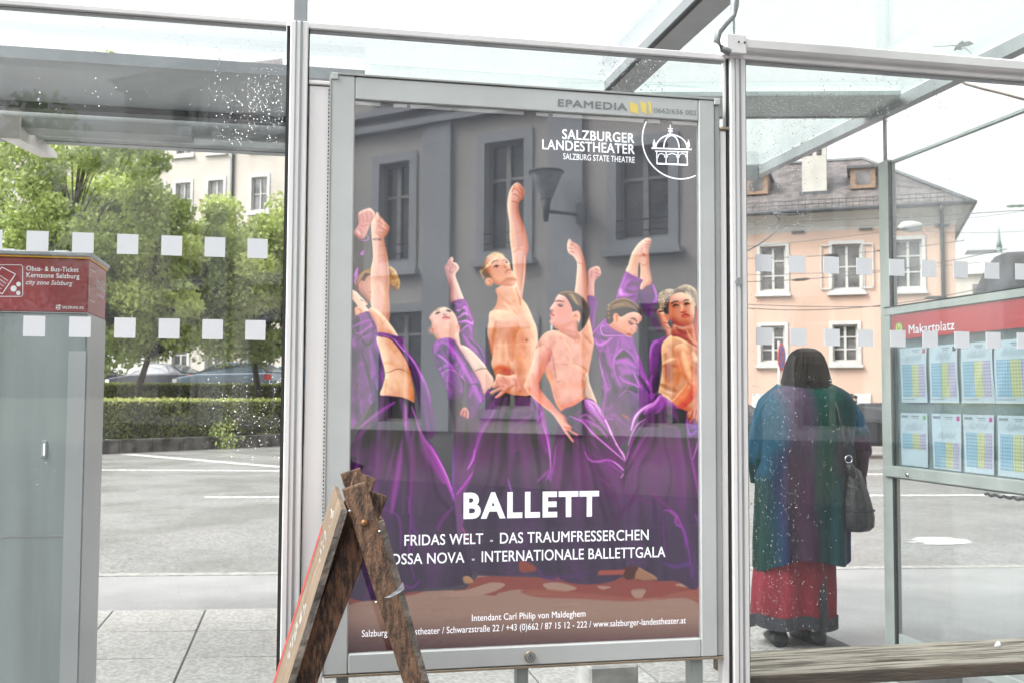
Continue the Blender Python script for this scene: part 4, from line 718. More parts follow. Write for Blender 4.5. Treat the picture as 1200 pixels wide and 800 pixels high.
    for pts, w in (([(600, 190), (650, 250), (680, 310)], 2.4), ([(620, 210), (660, 290), (668, 340)], 1.6), ([(590, 178), (640, 220)], 2)):
        line('I', pts, w, (226, 204, 178), .8, .6)
    for k in range(10):
        blob('I', 436 - k * 5 + (k % 2) * 8, 212 + k * 13, 8, 8, [(236, 216, 188), (120, 100, 90)][k % 2], .8)
    mottle(to, 5, 3); mottle(tor, 5, 4); mottle(bk, 5, 5); mottle(ts, 5, 6)
    # ---- skirt 6
    s6 = shape('', [(772, 461), (776, 463), (786, 470), (790, 476), (806, 482), (822, 498), (822, 676), (790, 680), (742, 676), (734, 650), (730, 600), (731, 556), (736, 530), (741, 505), (752, 480)], (112, 66, 116), None)
    fade(s6, 490, 650, (64, 55, 77), .95)
    folds(s6, 780, 380, 24, (128, 50, 142), (54, 47, 66), 500, 640, .5, 4)
    shape('N', [(560, 50), (590, 68), (625, 90), (650, 120), (600, 110), (540, 130), (480, 150), (500, 110), (530, 90)], (150, 84, 160), (110, 58, 120), (206, 140, 212), vol=5, ang=-110, amt=.8)
    for pts, w, c, a, s in (([(420, 225), (440, 160), (480, 120), (530, 95), (560, 62)], 4.5, (216, 140, 222), .85, .8), ([(418, 225), (436, 165), (470, 125), (520, 92)], 1.4, (250, 206, 248), .95, .6), ([(395, 370), (430, 270), (480, 190)], 3, (186, 84, 192), .8, .8), ([(405, 300), (440, 210), (490, 170)], 2, (226, 140, 226), .8, .7), ([(410, 330), (450, 240), (500, 200)], 3, (96, 50, 104), .8, .8), ([(425, 360), (470, 280), (500, 240)], 3, (150, 60, 156), .7, .9), ([(560, 60), (570, 110), (540, 140)], 4, (170, 100, 180), .7, .9), ([(600, 150), (650, 200), (690, 180)], 7, (84, 72, 94), .8, .9), ([(470, 220), (520, 300), (560, 400)], 14, (102, 50, 106), .5, 1), ([(630, 220), (650, 400), (660, 600)], 10, (104, 46, 108), .5, 1), ([(690, 190), (710, 330), (745, 500), (757, 600)], 3, (150, 52, 156), .7, .8), ([(700, 160), (695, 190), (710, 260)], 2, (176, 90, 200), .8, .7), ([(725, 370), (745, 300), (756, 260)], 1.2, (220, 120, 226), .85, .6), ([(695, 170), (720, 210), (750, 200)], 5, (140, 90, 180), .8, .9), ([(700, 240), (720, 245), (745, 225)], 3.5, (150, 90, 200), .8, .9), ([(370, 470), (400, 540), (440, 560), (520, 590)], 2.5, (106, 40, 110), .7, .9), ([(400, 640), (430, 560), (460, 500)], 5, (80, 42, 90), .6, 1), ([(500, 500), (560, 570), (620, 620)], 3.5, (110, 44, 112), .7, .9), ([(580, 620), (640, 640), (700, 780)], 2.4, (150, 50, 160), .8, .8), ([(605, 620), (640, 650), (640, 680), (660, 700)], 4, (146, 56, 156), .7, .9), ([(530, 560), (540, 650), (545, 800)], 5, (70, 44, 84), .7, 1), ([(640, 690), (680, 720), (690, 800)], 3, (124, 48, 150), .7, .8), ([(735, 640), (748, 670), (750, 700)], 3, (130, 56, 150), .7, .9), ([(430, 380), (400, 430), (372, 480)], 3, (66, 44, 76), .6, .9)):
        line('N', pts, w, c, a, s)
    for pts, w, c, a in (([(745, 350), (800, 370), (885, 360), (890, 430)], 5, (92, 50, 122), .7), ([(740, 60), (745, 200), (760, 340)], 3, (96, 34, 112), .7), ([(840, 150), (870, 260), (885, 360)], 1.8, (124, 46, 150), .8), ([(130, 420), (260, 420), (360, 400)], 4, (80, 50, 100), .6), ([(90, 380), (130, 430), (230, 440)], 4, (84, 52, 108), .6), ([(470, 250), (500, 120), (600, 10)], 6, (78, 36, 84), .5), ([(690, 80), (700, 200), (690, 330)], 4, (66, 50, 84), .7)):
        line('P', pts, w, c, a, .9)
    hb = shape('K', [(600, 590), (640, 560), (690, 450), (722, 430), (722, 600), (700, 660), (684, 696), (676, 640), (650, 660), (628, 694), (618, 680), (628, 630), (604, 662)], (216, 144, 116), (150, 90, 84), (244, 190, 156), vol=3, amt=.8)
    line('K', [(660, 560), (645, 610), (625, 660)], 1.3, (150, 84, 76), .8); line('K', [(690, 560), (682, 620)], 1.2, (150, 84, 76), .8)
    ft = shape('P', [(540, 390), (560, 372), (610, 372), (650, 392), (700, 420), (708, 440), (640, 446), (600, 438), (545, 432)], (140, 100, 80), (76, 50, 48), (176, 132, 102), vol=2, amt=.9)
    shape('P', [(535, 385), (560, 370), (612, 372), (600, 400), (590, 432), (545, 434)], (78, 48, 48), soft=.8)
    shape('P', [(410, 390), (545, 386), (535, 412), (400, 414)], (148, 72, 66), sm=False)
    shape('P', [(0, 340), (70, 365), (78, 392), (0, 396)], (128, 66, 62), soft=.8)
    for c_ in range(3): img[..., c_] = blur(np.ascontiguousarray(img[..., c_]), 1.1)
    # grain of the print and lower darkening
    img[:] += rng.normal(0, 2.6, img.shape[:2])[..., None]
    # ---- onto the print's own rectangle, as ink colours
    u, v = np.meshgrid((np.arange(PW) + .5) / PW, 1 - (np.arange(PH) + .5) / PH)
    px, py = to_px(u, v)
    gx, gy = (px - X0) * S - .5, (py - Y0) * S - .5
    ix, iy = np.clip(gx.astype(int), 0, W - 2), np.clip(gy.astype(int), 0, H - 2)
    fx, fy = np.clip(gx - ix, 0, 1)[..., None], np.clip(gy - iy, 0, 1)[..., None]
    s = (img[iy, ix] * (1 - fx) + img[iy, ix + 1] * fx) * (1 - fy) + (img[iy + 1, ix] * (1 - fx) + img[iy + 1, ix + 1] * fx) * fy
    s = np.clip(s / 255, 0, 1); lin = np.where(s < .04045, s / 12.92, ((s + .055) / 1.055) ** 2.4)
    vl = np.clip(veil_fn(py[:, 0]) / 255, 0, 1); vl = np.where(vl < .04045, vl / 12.92, ((vl + .055) / 1.055) ** 2.4)
    ink = np.clip((lin - vl[:, None, :]) / gain, .006, .9)
    return img, ink
POSTER_GAIN = .92; PRINT_GLOW = .26      # emission added to brighten the print; the case holds no tubes
# ================================================================= the setting: ground, pavement, road
g = MB(); g.add([(-700, -700, -.20), (700, -700, -.20), (700, 900, -.20), (-700, 900, -.20)], [(0, 1, 2, 3)])
tag(g.build('ground', M['ground']), kind='structure')
RD = Vector((.993, -.119, 0))                               # the way the road runs
def kerbY(x): return 8.37 - .119 * (x + .13)
s = MB(); s.add([(-60, -4.2, 0), (60, -4.2, 0), (60, kerbY(60), 0), (-60, kerbY(-60), 0), (-60, -4.2, -.2), (60, -4.2, -.2), (60, kerbY(60), -.2), (-60, kerbY(-60), -.2)], [(0, 1, 2, 3), (4, 5, 1, 0), (6, 7, 3, 2), (5, 6, 2, 1), (7, 4, 0, 3)])
walk = tag(s.build('pavement', M['asphalt_walk']), kind='structure')
wp_ = MB(); wp_.add([(-40, -4.15, .004), (40, -4.15, .004), (40, 3.22, .004), (-40, 3.22, .004)], [(0, 1, 2, 3)])
tag(wp_.build('reflection_dimmer', mat('dark_dimmer_sheet', (.075, .075, .08), .7, 0, .2, 30, .06, 120)), kind='structure')  # unseen dark sheet, added to dim the ground's reflection in the lower poster
k = MB(); x0, x1 = -60, 60
for a, b2 in ((0, .13),):
    k.add([(x0, kerbY(x0) + a, .006), (x1, kerbY(x1) + a, .006), (x1, kerbY(x1) + b2, .004), (x0, kerbY(x0) + b2, .004), (x0, kerbY(x0) + b2, -.16), (x1, kerbY(x1) + b2, -.16), (x0, kerbY(x0) + a, -.16), (x1, kerbY(x1) + a, -.16)], [(0, 1, 2, 3), (3, 2, 5, 4), (0, 6, 7, 1)])
tag(k.build('kerb', M['kerb']), kind='structure')
r = MB(); r.add([(-90, kerbY(-90) + .13, -.12), (90, kerbY(90) + .13, -.12), (90, 33, -.12), (30, 33, -.12), (-.5, 33.2, -.12), (-9, 25.9, -.12), (-40, 3, -.12)][:7], [(0, 1, 2, 3, 4, 5)])
r2 = MB(); r2.add([(-90, kerbY(-90) + .13, -.12), (90, kerbY(90) + .13, -.12), (90, 60, -.12), (-90, 60, -.12)], [(0, 1, 2, 3)])
road = tag(r2.build('road', M['asphalt']), kind='structure')
st = MB(); st.add([(-60, -30, -.115), (60, -30, -.115), (60, -4.2, -.115), (-60, -4.2, -.115)], [(0, 1, 2, 3)])
tag(st.build('side_street', mat('dark_street', (.075, .075, .08), .75, 0, .2, 30, .06, 120)), kind='structure')
def mark(pts, name='road_marking'):
    m_ = MB(); m_.add([(x, y, -.115) for x, y in pts], [tuple(range(len(pts)))]); return m_.build(name, M['roadpaint'], road)
def roadline(x0, x1, yat, sl, w): return mark([(x0, yat(x0) - w / 2), (x1, yat(x1) - w / 2), (x1, yat(x1) + w / 2), (x0, yat(x0) + w / 2)])
roadline(-30, 40, lambda x: 21.68 - .27 * (x + .39) * .8, 0, .28)
mark([(-4.6, 28.4), (-4.2, 28.5), (-.2, 22.95), (6, 20.85), (6, 20.6), (-.4, 22.72)])
roadline(-1.35, 1.9, lambda x: 16.17 - .125 * (x + 1.35), 0, .24); roadline(7.6, 12.6, lambda x: 15.05 - .125 * (x - 7.6), 0, .24)
roadline(-9.5, -5.5, lambda x: 16.17 - .125 * (x + 1.35), 0, .24)
mark([(6.30, 10.30), (6.52, 10.12), (6.72, 10.32), (7.0, 10.28), (7.16, 10.05), (7.04, 9.80), (6.76, 9.72), (6.42, 9.78), (6.55, 9.90), (6.34, 9.98), (6.6, 10.05)], 'road_arrow')
# paving slabs, each its own piece
slab_me = {}
def slab_mesh(w, h, k):
    m_ = MB(); sh = -.12; g_ = .004
    vs = [(g_, g_ + sh * 0, 0), (w - g_, g_ + sh * w, 0), (w - g_, h - g_ + sh * w, 0), (g_, h - g_, 0)]
    m_.add([(x, y, -.004) for x, y, z in vs] + [(x + (.003 if i in (0, 3) else -.003), y + (.003 if i < 2 else -.003), .006 + .0015 * ((k * 7 + i) % 3)) for i, (x, y, z) in enumerate(vs)], [(4, 5, 6, 7), (0, 1, 5, 4), (1, 2, 6, 5), (2, 3, 7, 6), (3, 0, 4, 7)])
    return m_.mesh('paving_slab', [M['paving']])
meshes = [slab_mesh(.583, .645, k) for k in range(4)]
for i in range(-6, 8):
    for j in range(6):
        x = -.57 + .583 * i
        if x + .583 > 3.14: continue
        o = link('paving_slab', meshes[(i * 3 + j * 5) % 4], walk); o.location = (x, 7.09 - .12 * (x + .57) - .645 * (j + 1), 0)
jt = MB(); jt.add([(-4.2, 3.0, .001), (3.1, 3.0, .001), (3.1, 6.66, .001), (-4.2, 7.52, .001)], [(0, 1, 2, 3)])
jt.build('paving_joint', mat('joint_sand', (.10, .10, .095), .9), walk)

# ================================================================= buildings
M['cream_wall'] = mat('cream_render', (.42, .39, .35), .85, 0, .05, .8, .02, 20)
M['pink_wall'] = mat('salmon_render', (.46, .325, .255), .85, 0, .05, .5, .02, 20)
M['cove'] = mat('pale_cornice', (.42, .405, .37), .85, 0, .08, .8, .02, 20)
M['winwhite'] = mat('white_window_paint', (.42, .42, .405), .6, 0, .05, 4, 0)
M['wglass'] = mat('dark_window_glass', (.085, .085, .085), .06, 0, .6, 1.4, 0, spec=.8)
M['wdark'] = mat('dark_room', (.02, .022, .022), .5, 0, .2, 2, 0)
M['wood_orange'] = mat('brown_window_wood', (.20, .12, .07), .6, 0, .2, 8, .05)
M['pipe'] = mat('dark_downpipe', (.07, .075, .08), .5, .3, .1)
def slate_mat():
    m = mat('purple_grey_slate', (.105, .095, .095), .7, 0, .25, 2.5, .1, 30, wet=(2, .4, .7)); nt = m.node_tree; b_ = nt.nodes['Principled BSDF']
    tc = N(nt, 'ShaderNodeTexCoord'); br = N(nt, 'ShaderNodeTexBrick'); br.inputs['Scale'].default_value = 1; br.inputs['Brick Width'].default_value = .28; br.inputs['Row Height'].default_value = .2
    br.inputs['Mortar Size'].default_value = .012; br.inputs['Color1'].default_value = (.75, .75, .75, 1); br.inputs['Color2'].default_value = (1.2, 1.15, 1.1, 1); br.inputs['Mortar'].default_value = (.4, .4, .4, 1)
    nt.links.new(tc.outputs['UV'], br.inputs[0]); mx = N(nt, 'ShaderNodeMix', data_type='RGBA', blend_type='MULTIPLY'); mx.inputs[0].default_value = 1
    src = b_.inputs['Base Color'].links[0].from_socket; nt.links.new(src, mx.inputs[6]); nt.links.new(br.outputs[0], mx.inputs[7]); nt.links.new(mx.outputs[2], b_.inputs['Base Color']); return m
M['slate'] = slate_mat(); M['lampgrey'] = mat('lamp_grey_metal', (.30, .31, .33), .5)
class Frame:
    """facade frame: t along the wall, z up, d out of the wall"""
    def __init__(s, o, u, n): s.o = Vector(o); s.u = Vector(u).normalized(); s.n = Vector(n).normalized()
    def __call__(s, t, z, d=0): p = s.o + s.u * t + s.n * d; return Vector((p.x, p.y, z))
    def box(s, mb, t0, t1, z0, z1, d0, d1, mi=0): return mb.box((t0, d0, z0), (t1, d1, z1), mi, lambda a, b_, c: s(a, c, b_))
def wall_with_holes(fr, t0, t1, z0, z1, holes, m, parent, name='wall', depth=.25):
    ts = sorted({t0, t1, *[h[0] for h in holes], *[h[1] for h in holes]}); zs = sorted({z0, z1, *[h[2] for h in holes], *[h[3] for h in holes]})
    mb = MB()
    for a, b_ in zip(ts, ts[1:]):
        for c, d in zip(zs, zs[1:]):
            ct, cz = (a + b_) / 2, (c + d) / 2
            if any(h[0] < ct < h[1] and h[2] < cz < h[3] for h in holes): continue
            mb.add([fr(a, c), fr(b_, c), fr(b_, d), fr(a, d)], [(0, 1, 2, 3)])
    for h in holes:
        a, b_, c, d = h[:4]; q = [(a, c), (b_, c), (b_, d), (a, d)]
        for (p1, p2), (p3, p4) in zip(q, q[1:] + q[:1]): mb.add([fr(p1, p2), fr(p3, p4), fr(p3, p4, -depth), fr(p1, p2, -depth)], [(0, 1, 2, 3)])
    me = mb.mesh(name, [m]); return link(name, me, parent)
def window(fr, t0, t1, z0, z1, parent, m_fr=None, trim=.12, mull=1, rows=2, sill=True, d=-.16, trim_m=None, split=.5):
    m_fr = m_fr or M['winwhite']; mb = MB(); w = .06
    if trim:
        tm = MB()
        fr.box(tm, t0 - trim, t0 - .003, z0 - trim, z1 + trim, .002, .04); fr.box(tm, t1 + .003, t1 + trim, z0 - trim, z1 + trim, .002, .04); fr.box(tm, t0 - .003, t1 + .003, z1 + .003, z1 + trim, .002, .04); fr.box(tm, t0 - .003, t1 + .003, z0 - trim, z0 - .003, .002, .04)
    fr.box(mb, t0, t0 + w, z0, z1, d - .03, d + .03); fr.box(mb, t1 - w, t1, z0, z1, d - .03, d + .03); fr.box(mb, t0 + w, t1 - w, z0, z0 + w, d - .03, d + .03); fr.box(mb, t0 + w, t1 - w, z1 - w, z1, d - .03, d + .03)
    for k_ in range(mull):
        c = t0 + (t1 - t0) * (k_ + 1) / (mull + 1); fr.box(mb, c - .045, c + .045, z0 + w, z1 - w, d - .03, d + .04)
    zz = [z0 + (z1 - z0) * k_ / rows for k_ in range(1, rows)] if split == .5 else [z0 + (z1 - z0) * split]
    for c in zz: fr.box(mb, t0 + w, t1 - w, c - .025, c + .025, d - .028, d + .035)
    o = mb.build('window', m_fr, parent)
    if trim: tm.build('window_frame', trim_m or M['winwhite'], o)
    p = MB(); fr.box(p, t0 + .01, t1 - .01, z0 + .01, z1 - .01, d - .02, d - .01); p.build('pane', M['wglass'], o)
    if sill: q = MB(); fr.box(q, t0 - trim - .06, t1 + trim + .06, z0 - trim - .1, z0 - trim - .003, .0, .14); q.build('sill', trim_m or M['winwhite'], o)
    return o
# ---- salmon building across the road
pk = empty('apartment_building', (23.97, 33.85, -.12)); tag(pk, 'salmon pink building with white windows under a purple grey slate hip roof', 'building')
U1, N1 = (-.86, .51, 0), (-.51, -.86, 0)
fp = Frame((23.9, 33.9, 0), U1, N1)
wins = [(6.14, 7.10, 5.64, 7.38), (3.34, 4.38, 5.62, 7.35), (1.17, 2.13, 5.60, 7.42), (6.2, 7.1, 2.85, 4.25), (3.5, 4.4, 2.85, 4.25), (1.2, 2.1, 2.85, 4.25), (8.6, 9.5, 5.64, 7.38), (8.6, 9.5, 2.85, 4.25), (11, 11.9, 5.64, 7.38), (11, 11.9, 2.85, 4.25)]
wall_with_holes(fp, 0, 15, -.12, 7.9, wins, M['pink_wall'], pk)
sd = MB(); sd.add([fp(0, -.12), fp(0, 7.9), fp(0, 7.9, -11), fp(0, -.12, -11)], [(0, 1, 2, 3)]); sd.add([fp(15, -.12), fp(15, 7.9), fp(15, 7.9, -11), fp(15, -.12, -11)], [(3, 2, 1, 0)]); sd.add([fp(0, -.12, -11), fp(0, 7.9, -11), fp(15, 7.9, -11), fp(15, -.12, -11)], [(0, 1, 2, 3)]); sd.build('side_wall', M['pink_wall'], pk)
for i, w in enumerate(wins):
    o = window(fp, *w, pk, rows=3 if i != 1 else 2, mull=1, trim=.14)
    if i == 1:
        for sgn, tt in ((-1, w[0] - .45), (1, w[1] + .02)):
            c = MB(); fp.box(c, tt, tt + .43, w[2], w[3], .05, .08); fp.box(c, tt, tt + .43, w[2], w[3], .05, .08)
            c = MB()
            for a, b_, e, f_ in ((tt, tt + .04, w[2], w[3]), (tt + .39, tt + .43, w[2], w[3]), (tt, tt + .43, w[2], w[2] + .05), (tt, tt + .43, w[3] - .05, w[3])): fp.box(c, a, b_, e, f_, .05 + .001 * (e > w[2]), .08)
            c.build('open_casement', M['winwhite'], o)
cv_ = MB(); pr_ = [(0, 7.9), (.03, 8.05), (.12, 8.25), (.3, 8.42), (.55, 8.5), (.58, 8.56)]
for (d0, z0), (d1, z1) in zip(pr_, pr_[1:]):
    cv_.add([fp(-d0, z0, d0), fp(15, z0, d0), fp(15, z1, d1), fp(-d1, z1, d1)], [(0, 1, 2, 3)], 0, True); cv_.add([fp(-d0, z0, d0), fp(-d0, z0, -11), fp(-d1, z1, -11), fp(-d1, z1, d1)], [(3, 2, 1, 0)], 0, True)
cv_.build('cornice', M['cove'], pk)
gt = MB(); gt.tube([fp(15, 8.6, .68), fp(-.66, 8.6, .68), fp(-.66, 8.6, -11)], .085, 8); gt.build('gutter', M['pipe'], pk)
dp = MB(); dp.tube([fp(.5, 8.55, .66), fp(.5, 8.35, .6), fp(.45, 7.95, .14), fp(.45, 7.6, .1), fp(.45, -.1, .1)], .07, 8); dp.build('downpipe', M['pipe'], pk)
for tt in (.2, 2.9, 5.4): b_ = MB(); fp.box(b_, tt, tt + .5, 7.86, 7.93, .01, .1); b_.build('wall_anchor', M['pipe'], pk)
def uvquad(mb_me, pts, uvs): pass
def roof_quad(name, pts, m, parent):
    me = bpy.data.meshes.new(name); me.from_pydata([tuple(p) for p in pts], [], [tuple(range(len(pts)))]); me.materials.append(m)
    uv = me.uv_layers.new(); a = (Vector(pts[1]) - Vector(pts[0])).normalized(); n_ = a.cross(Vector(pts[-1]) - Vector(pts[0])).normalized(); b_ = n_.cross(a)
    for l, p in zip(me.loops, me.polygons[0].vertices): q = me.vertices[me.loops[l.index].vertex_index].co - Vector(pts[0]); uv.data[l.index].uv = (q.dot(a), q.dot(b_))
    return link(name, me, parent)
E0, RZ = 8.58, 11.75
rf = roof_quad('roof', [fp(15.6, E0, .6), fp(-.6, E0, .6), fp(3.2, RZ, -5.2), fp(15.6, RZ, -5.2)], M['slate'], pk)
roof_quad('hip_slope', [fp(-.6, E0, .6), fp(-.6, E0, -11), fp(3.2, RZ, -5.2)], M['slate'], rf)
roof_quad('rear_slope', [fp(-.6, E0, -11), fp(15.6, E0, -11), fp(15.6, RZ, -5.2), fp(3.2, RZ, -5.2)], M['slate'], rf)
rg = MB(); rg.tube([fp(15.6, RZ + .03, -5.2), fp(3.2, RZ + .03, -5.2), fp(-.6, E0 + .05, .6)], .09, 6); rg.build('ridge_cap', M['pipe'], rf)
sn = MB()
for zz, dd in ((.34, .32), (.50, .30)): sn.tube([fp(15, E0 + zz, dd), fp(.1, E0 + zz, dd)], .014, 5)
for k_ in range(60): tt = .1 + k_ * .25; sn.bar(fp(tt, E0 + .12, .34), fp(tt, E0 + .54, .30), .014, .014, up=(1, 0, 0))
sn.build('snow_guard', M['pipe'], rf)
ch = MB(); fp.box(ch, 4.6, 5.55, 9.4, 11.75, -2.3, -1.4); ch.build('chimney', M['cove'], rf)
c2 = MB(); fp.box(c2, 4.55, 5.6, 11.75, 11.85, -2.35, -1.35); c2.build('chimney_cap', M['winwhite'], rf)
for tt in (4.78, 5.15): b_ = MB(); fp.box(b_, tt, tt + .2, 11.2, 11.62, -1.45, -1.393); b_.build('flue_opening', M['wdark'], rf)
b_ = MB(); fp.box(b_, 4.5, 5.65, 9.55, 9.72, -2.3, -1.25); b_.build('lead_flashing', M['pipe'], rf)
for tt in (2.75, 6.9):
    b_ = MB(); fp.box(b_, tt, tt + .95, 9.75, 10.55, -3.4, -1.35); o = b_.build('dormer', M['wood_orange'], rf)
    b_ = MB(); fp.box(b_, tt - .12, tt + 1.07, 10.55, 10.65, -3.6, -1.2); b_.build('dormer_roof', M['pipe'], rf)
    b_ = MB(); fp.box(b_, tt + .2, tt + .75, 9.9, 10.45, -1.36, -1.34); b_.build('dormer_pane', M['wglass'], rf)
for t0, t1 in ((6.95, 7.45), (3.05, 3.65), (4.1, 4.5)): b_ = MB(); fp.box(b_, t0, t1, -.1, 1.62, .01, .06); b_.build('door_board', mat('grey_board', (.45, .46, .45), .6), pk)
for t0, t1 in ((3.68, 4.08), (6.4, 6.93)): b_ = MB(); fp.box(b_, t0, t1, -.1, 1.62, .005, .02); b_.build('dark_doorway', M['wdark'], pk)

# ---- cream building behind the trees
cb = empty('apartment_building', (-3.3, 59.1, -.12)); tag(cb, 'tall cream building with white framed windows behind the green trees', 'building')
fc = Frame((-3.5, 59.2, 0), U1, N1)
cw = []
for tt in (-1.9, .95, 3.15, 5.0, 7.0, 9.6, 12.2): 
    for z0 in (2.8, 7.4, 11.75, 15.3): cw.append((tt, tt + 1.0, z0, z0 + 1.85))
wall_with_holes(fc, -3.1, 16, -.12, 19, cw, M['cream_wall'], cb)
sd = MB(); sd.add([fc(-3.1, -.12), fc(-3.1, 19), fc(-3.1, 19, -12), fc(-3.1, -.12, -12)], [(0, 1, 2, 3)]); sd.build('side_wall', M['cream_wall'], cb)
for w in cw: window(fc, *w, cb, rows=2, trim=.18)
dp = MB(); dp.tube([fc(.35, 19, .1), fc(.35, 0, .1)], .09, 8); dp.build('downpipe', M['pipe'], cb)
rf2 = roof_quad('roof', [fc(16.5, 19, .6), fc(-3.2, 19, .6), fc(1, 22.5, -6), fc(13, 22.5, -6)], M['slate'], cb)
# ---- pale house low behind the parked cars
hb = empty('distant_building', (-6, 78, -.12)); tag(hb, 'low pale house glimpsed under the tree branches behind parked cars', 'building')
fh = Frame((4, 74, 0), (-1, .1, 0), (-.1, -1, 0))
hw = [(a, a + 1.1, 2.2, 3.9) for a in (3, 6, 9, 12, 15, 18, 21)]
wall_with_holes(fh, 0, 24, -.12, 7.5, hw, mat('pale_beige_render', (.27, .25, .22), .85, 0, .1, .5), hb)
for w in hw: window(fh, *w, hb, trim=.15)
roof_quad('roof', [fh(24.5, 7.5, .5), fh(-.5, 7.5, .5), fh(-.5, 11, -6), fh(24.5, 11, -6)], M['slate'], hb)
# ---- far roofs and the church at the right edge
fb = empty('distant_building', at(1180, 300, D=120)); tag(fb, 'low grey building with long pale roof far away at the right edge', 'building')
ff = Frame(at(1235, 300, D=118).xy.to_3d(), (-.8, .6, 0), (-.6, -.8, 0))
b_ = MB(); ff.box(b_, 0, 28, -.1, 16.2, -12, 0); b_.build('wall', M['cream_wall'], fb)
roof_quad('roof', [ff(28.5, 16.2, .6), ff(-.5, 16.2, .6), ff(-.5, 19.3, -6), ff(28.5, 19.3, -6)], mat('pale_grey_roof', (.30, .30, .29), .7, 0, .2, .6), fb)
for k_ in range(9): b_ = MB(); ff.box(b_, 1.5 + 3 * k_, 2.6 + 3 * k_, 13.2, 15.0, -.1, .02); b_.build('window', M['wglass'], fb)
chh = empty('church', at(1165, 290, D=170)); tag(chh, 'small grey church roof with a thin spire on the skyline', 'church')
fch = Frame(at(1182, 290, D=170).xy.to_3d(), (-.88, .47, 0), (-.47, -.88, 0))
b_ = MB(); fch.box(b_, 0, 7, 0, 24.6, -5, 0); b_.build('wall', M['cream_wall'], chh)
b_ = MB(); b_.add([fch(-.3, 24.6, .3), fch(7.3, 24.6, .3), fch(6, 26.6, -2.5), fch(1, 26.6, -2.5), fch(-.3, 24.6, -5.3), fch(7.3, 24.6, -5.3)], [(0, 1, 2, 3), (4, 0, 3), (1, 5, 2), (5, 4, 3, 2)]); b_.build('roof', M['pipe'], chh)
b_ = MB(); b_.tube([fch(1.1, 24, -2), fch(1.1, 26.9, -2)], .45, 8); b_.tube([fch(1.1, 26.9, -2), fch(1.1, 28, -2), fch(1.1, 30.6, -2)], [.5, .25, .03], 8); b_.build('spire', mat('verdigris_spire', (.12, .17, .17), .7), chh)

# ---- the building behind the viewer, seen only as a reflection in the glass
rb = empty('townhouse', (3.5, -10.7, -.12)); tag(rb, 'grey townhouse with moulded window surrounds mirrored in the poster glass', 'building')
fr_ = Frame((3.5, 6.6 - 17.3, 0), (-.732, -.681, 0), (-.681, .732, 0))
M['th'] = mat('warm_grey_render', (.66, .635, .605), .85, 0, .06, .6, .03, 20); M['th2'] = mat('blue_grey_trim', (.52, .545, .58), .8, 0, .06, .8, .02, 20); M['plinth'] = mat('dark_plinth', (.21, .195, .18), .85, 0, .2, 1, .05, 20)
M['thwin'] = mat('grey_window_paint', (.40, .40, .38), .6)
rw = [(2.1, 2.8, 3.9, 5.75), (-.35, .45, 3.94, 5.85), (-3.0, -2.1, 3.95, 5.45), (5.0, 5.9, 3.9, 5.75), (7.6, 8.5, 3.9, 5.75), (-5.6, -4.8, 3.95, 5.6), (-8.2, -7.3, 3.95, 5.6), (-11, -10, 3.95, 5.6),
      (2.1, 2.8, 7.2, 8.0), (-.35, .45, 7.2, 8.0), (-3, -2.1, 7.2, 8.0), (5, 5.9, 7.2, 8.0), (7.6, 8.5, 7.2, 8.0)]
dw = [(1.75, 2.75, .95, 2.95), (-.5, .4, 1.2, 2.6), (-3.4, -2.5, .95, 2.9), (5, 6.1, .95, 2.9), (7.8, 8.8, .95, 2.9), (-6, -5, .95, 2.9), (-9, -7.8, .95, 2.9)]
wall_with_holes(fr_, -15, 10.2, .8, 8.4, rw + dw, M['th'], rb)
b_ = MB(); fr_.box(b_, -15, 10.2, -.12, .8, -.2, .05); b_.build('plinth', M['plinth'], rb)
for t0 in (10.2, -15.01): b_ = MB(); fr_.box(b_, t0, t0 + .01, -.12, 8.4, -10, -.002); b_.build('side_wall', M['th'], rb)
for w in rw: window(fr_, *w, rb, m_fr=M['thwin'], trim=.17, trim_m=M['th2'], rows=2, split=.66)
for w in dw: window(fr_, *w, rb, m_fr=M['thwin'], trim=.16, trim_m=M['th2'], rows=2, sill=False, split=.8)
for t0, t1 in ((1.15, 1.75), (-1.5, -.85), (4.1, 4.7), (-4.4, -3.8), (6.7, 7.2), (-7, -6.4)): b_ = MB(); fr_.box(b_, t0, t1, .8, 8.4, .003, .09); b_.build('pilaster', M['th2'], rb)
for z0, z1, dd in ((6.35, 6.47, .16), (6.62, 6.74, .22), (8.25, 8.4, .3), (8.4, 8.55, .5)): b_ = MB(); fr_.box(b_, -15, 10.2, z0, z1, 0, dd); b_.build('cornice', M['th2'], rb)
for w in rw[:3] + rw[5:8]: b_ = MB(); [b_.tube([fr_(w[0], z, .06), fr_(w[1], z, .06)], .014, 5) for z in (w[2] + .12, w[2] + .3)]; b_.build('window_rail', M['pipe'], rb)
roof_quad('roof', [fr_(10.7, 8.55, .5), fr_(-15.5, 8.55, .5), fr_(-15.5, 10.6, -3.5), fr_(10.7, 10.6, -3.5)], M['slate'], rb)
lp = empty('wall_lamp', fr_(-.8, 4.6, 0)); tag(lp, 'funnel shaped wall lamp on a bracket mirrored in the upper poster glass', 'lamp')
b_ = MB(); c = fr_(-1.12, 0, .62); b_.tube([(c.x, c.y, 4.62), (c.x, c.y, 5.05)], [.10, .27], 16, caps=False); b_.build('lamp_glass', mat('grey_lamp_glass', (.62, .64, .66), .3), lp)
b_ = MB(); b_.tube([(c.x, c.y, 5.05), (c.x, c.y, 5.08), (c.x, c.y, 5.12)], [.30, .29, .05], 16); b_.build('lamp_cap', M['lampgrey'], lp)
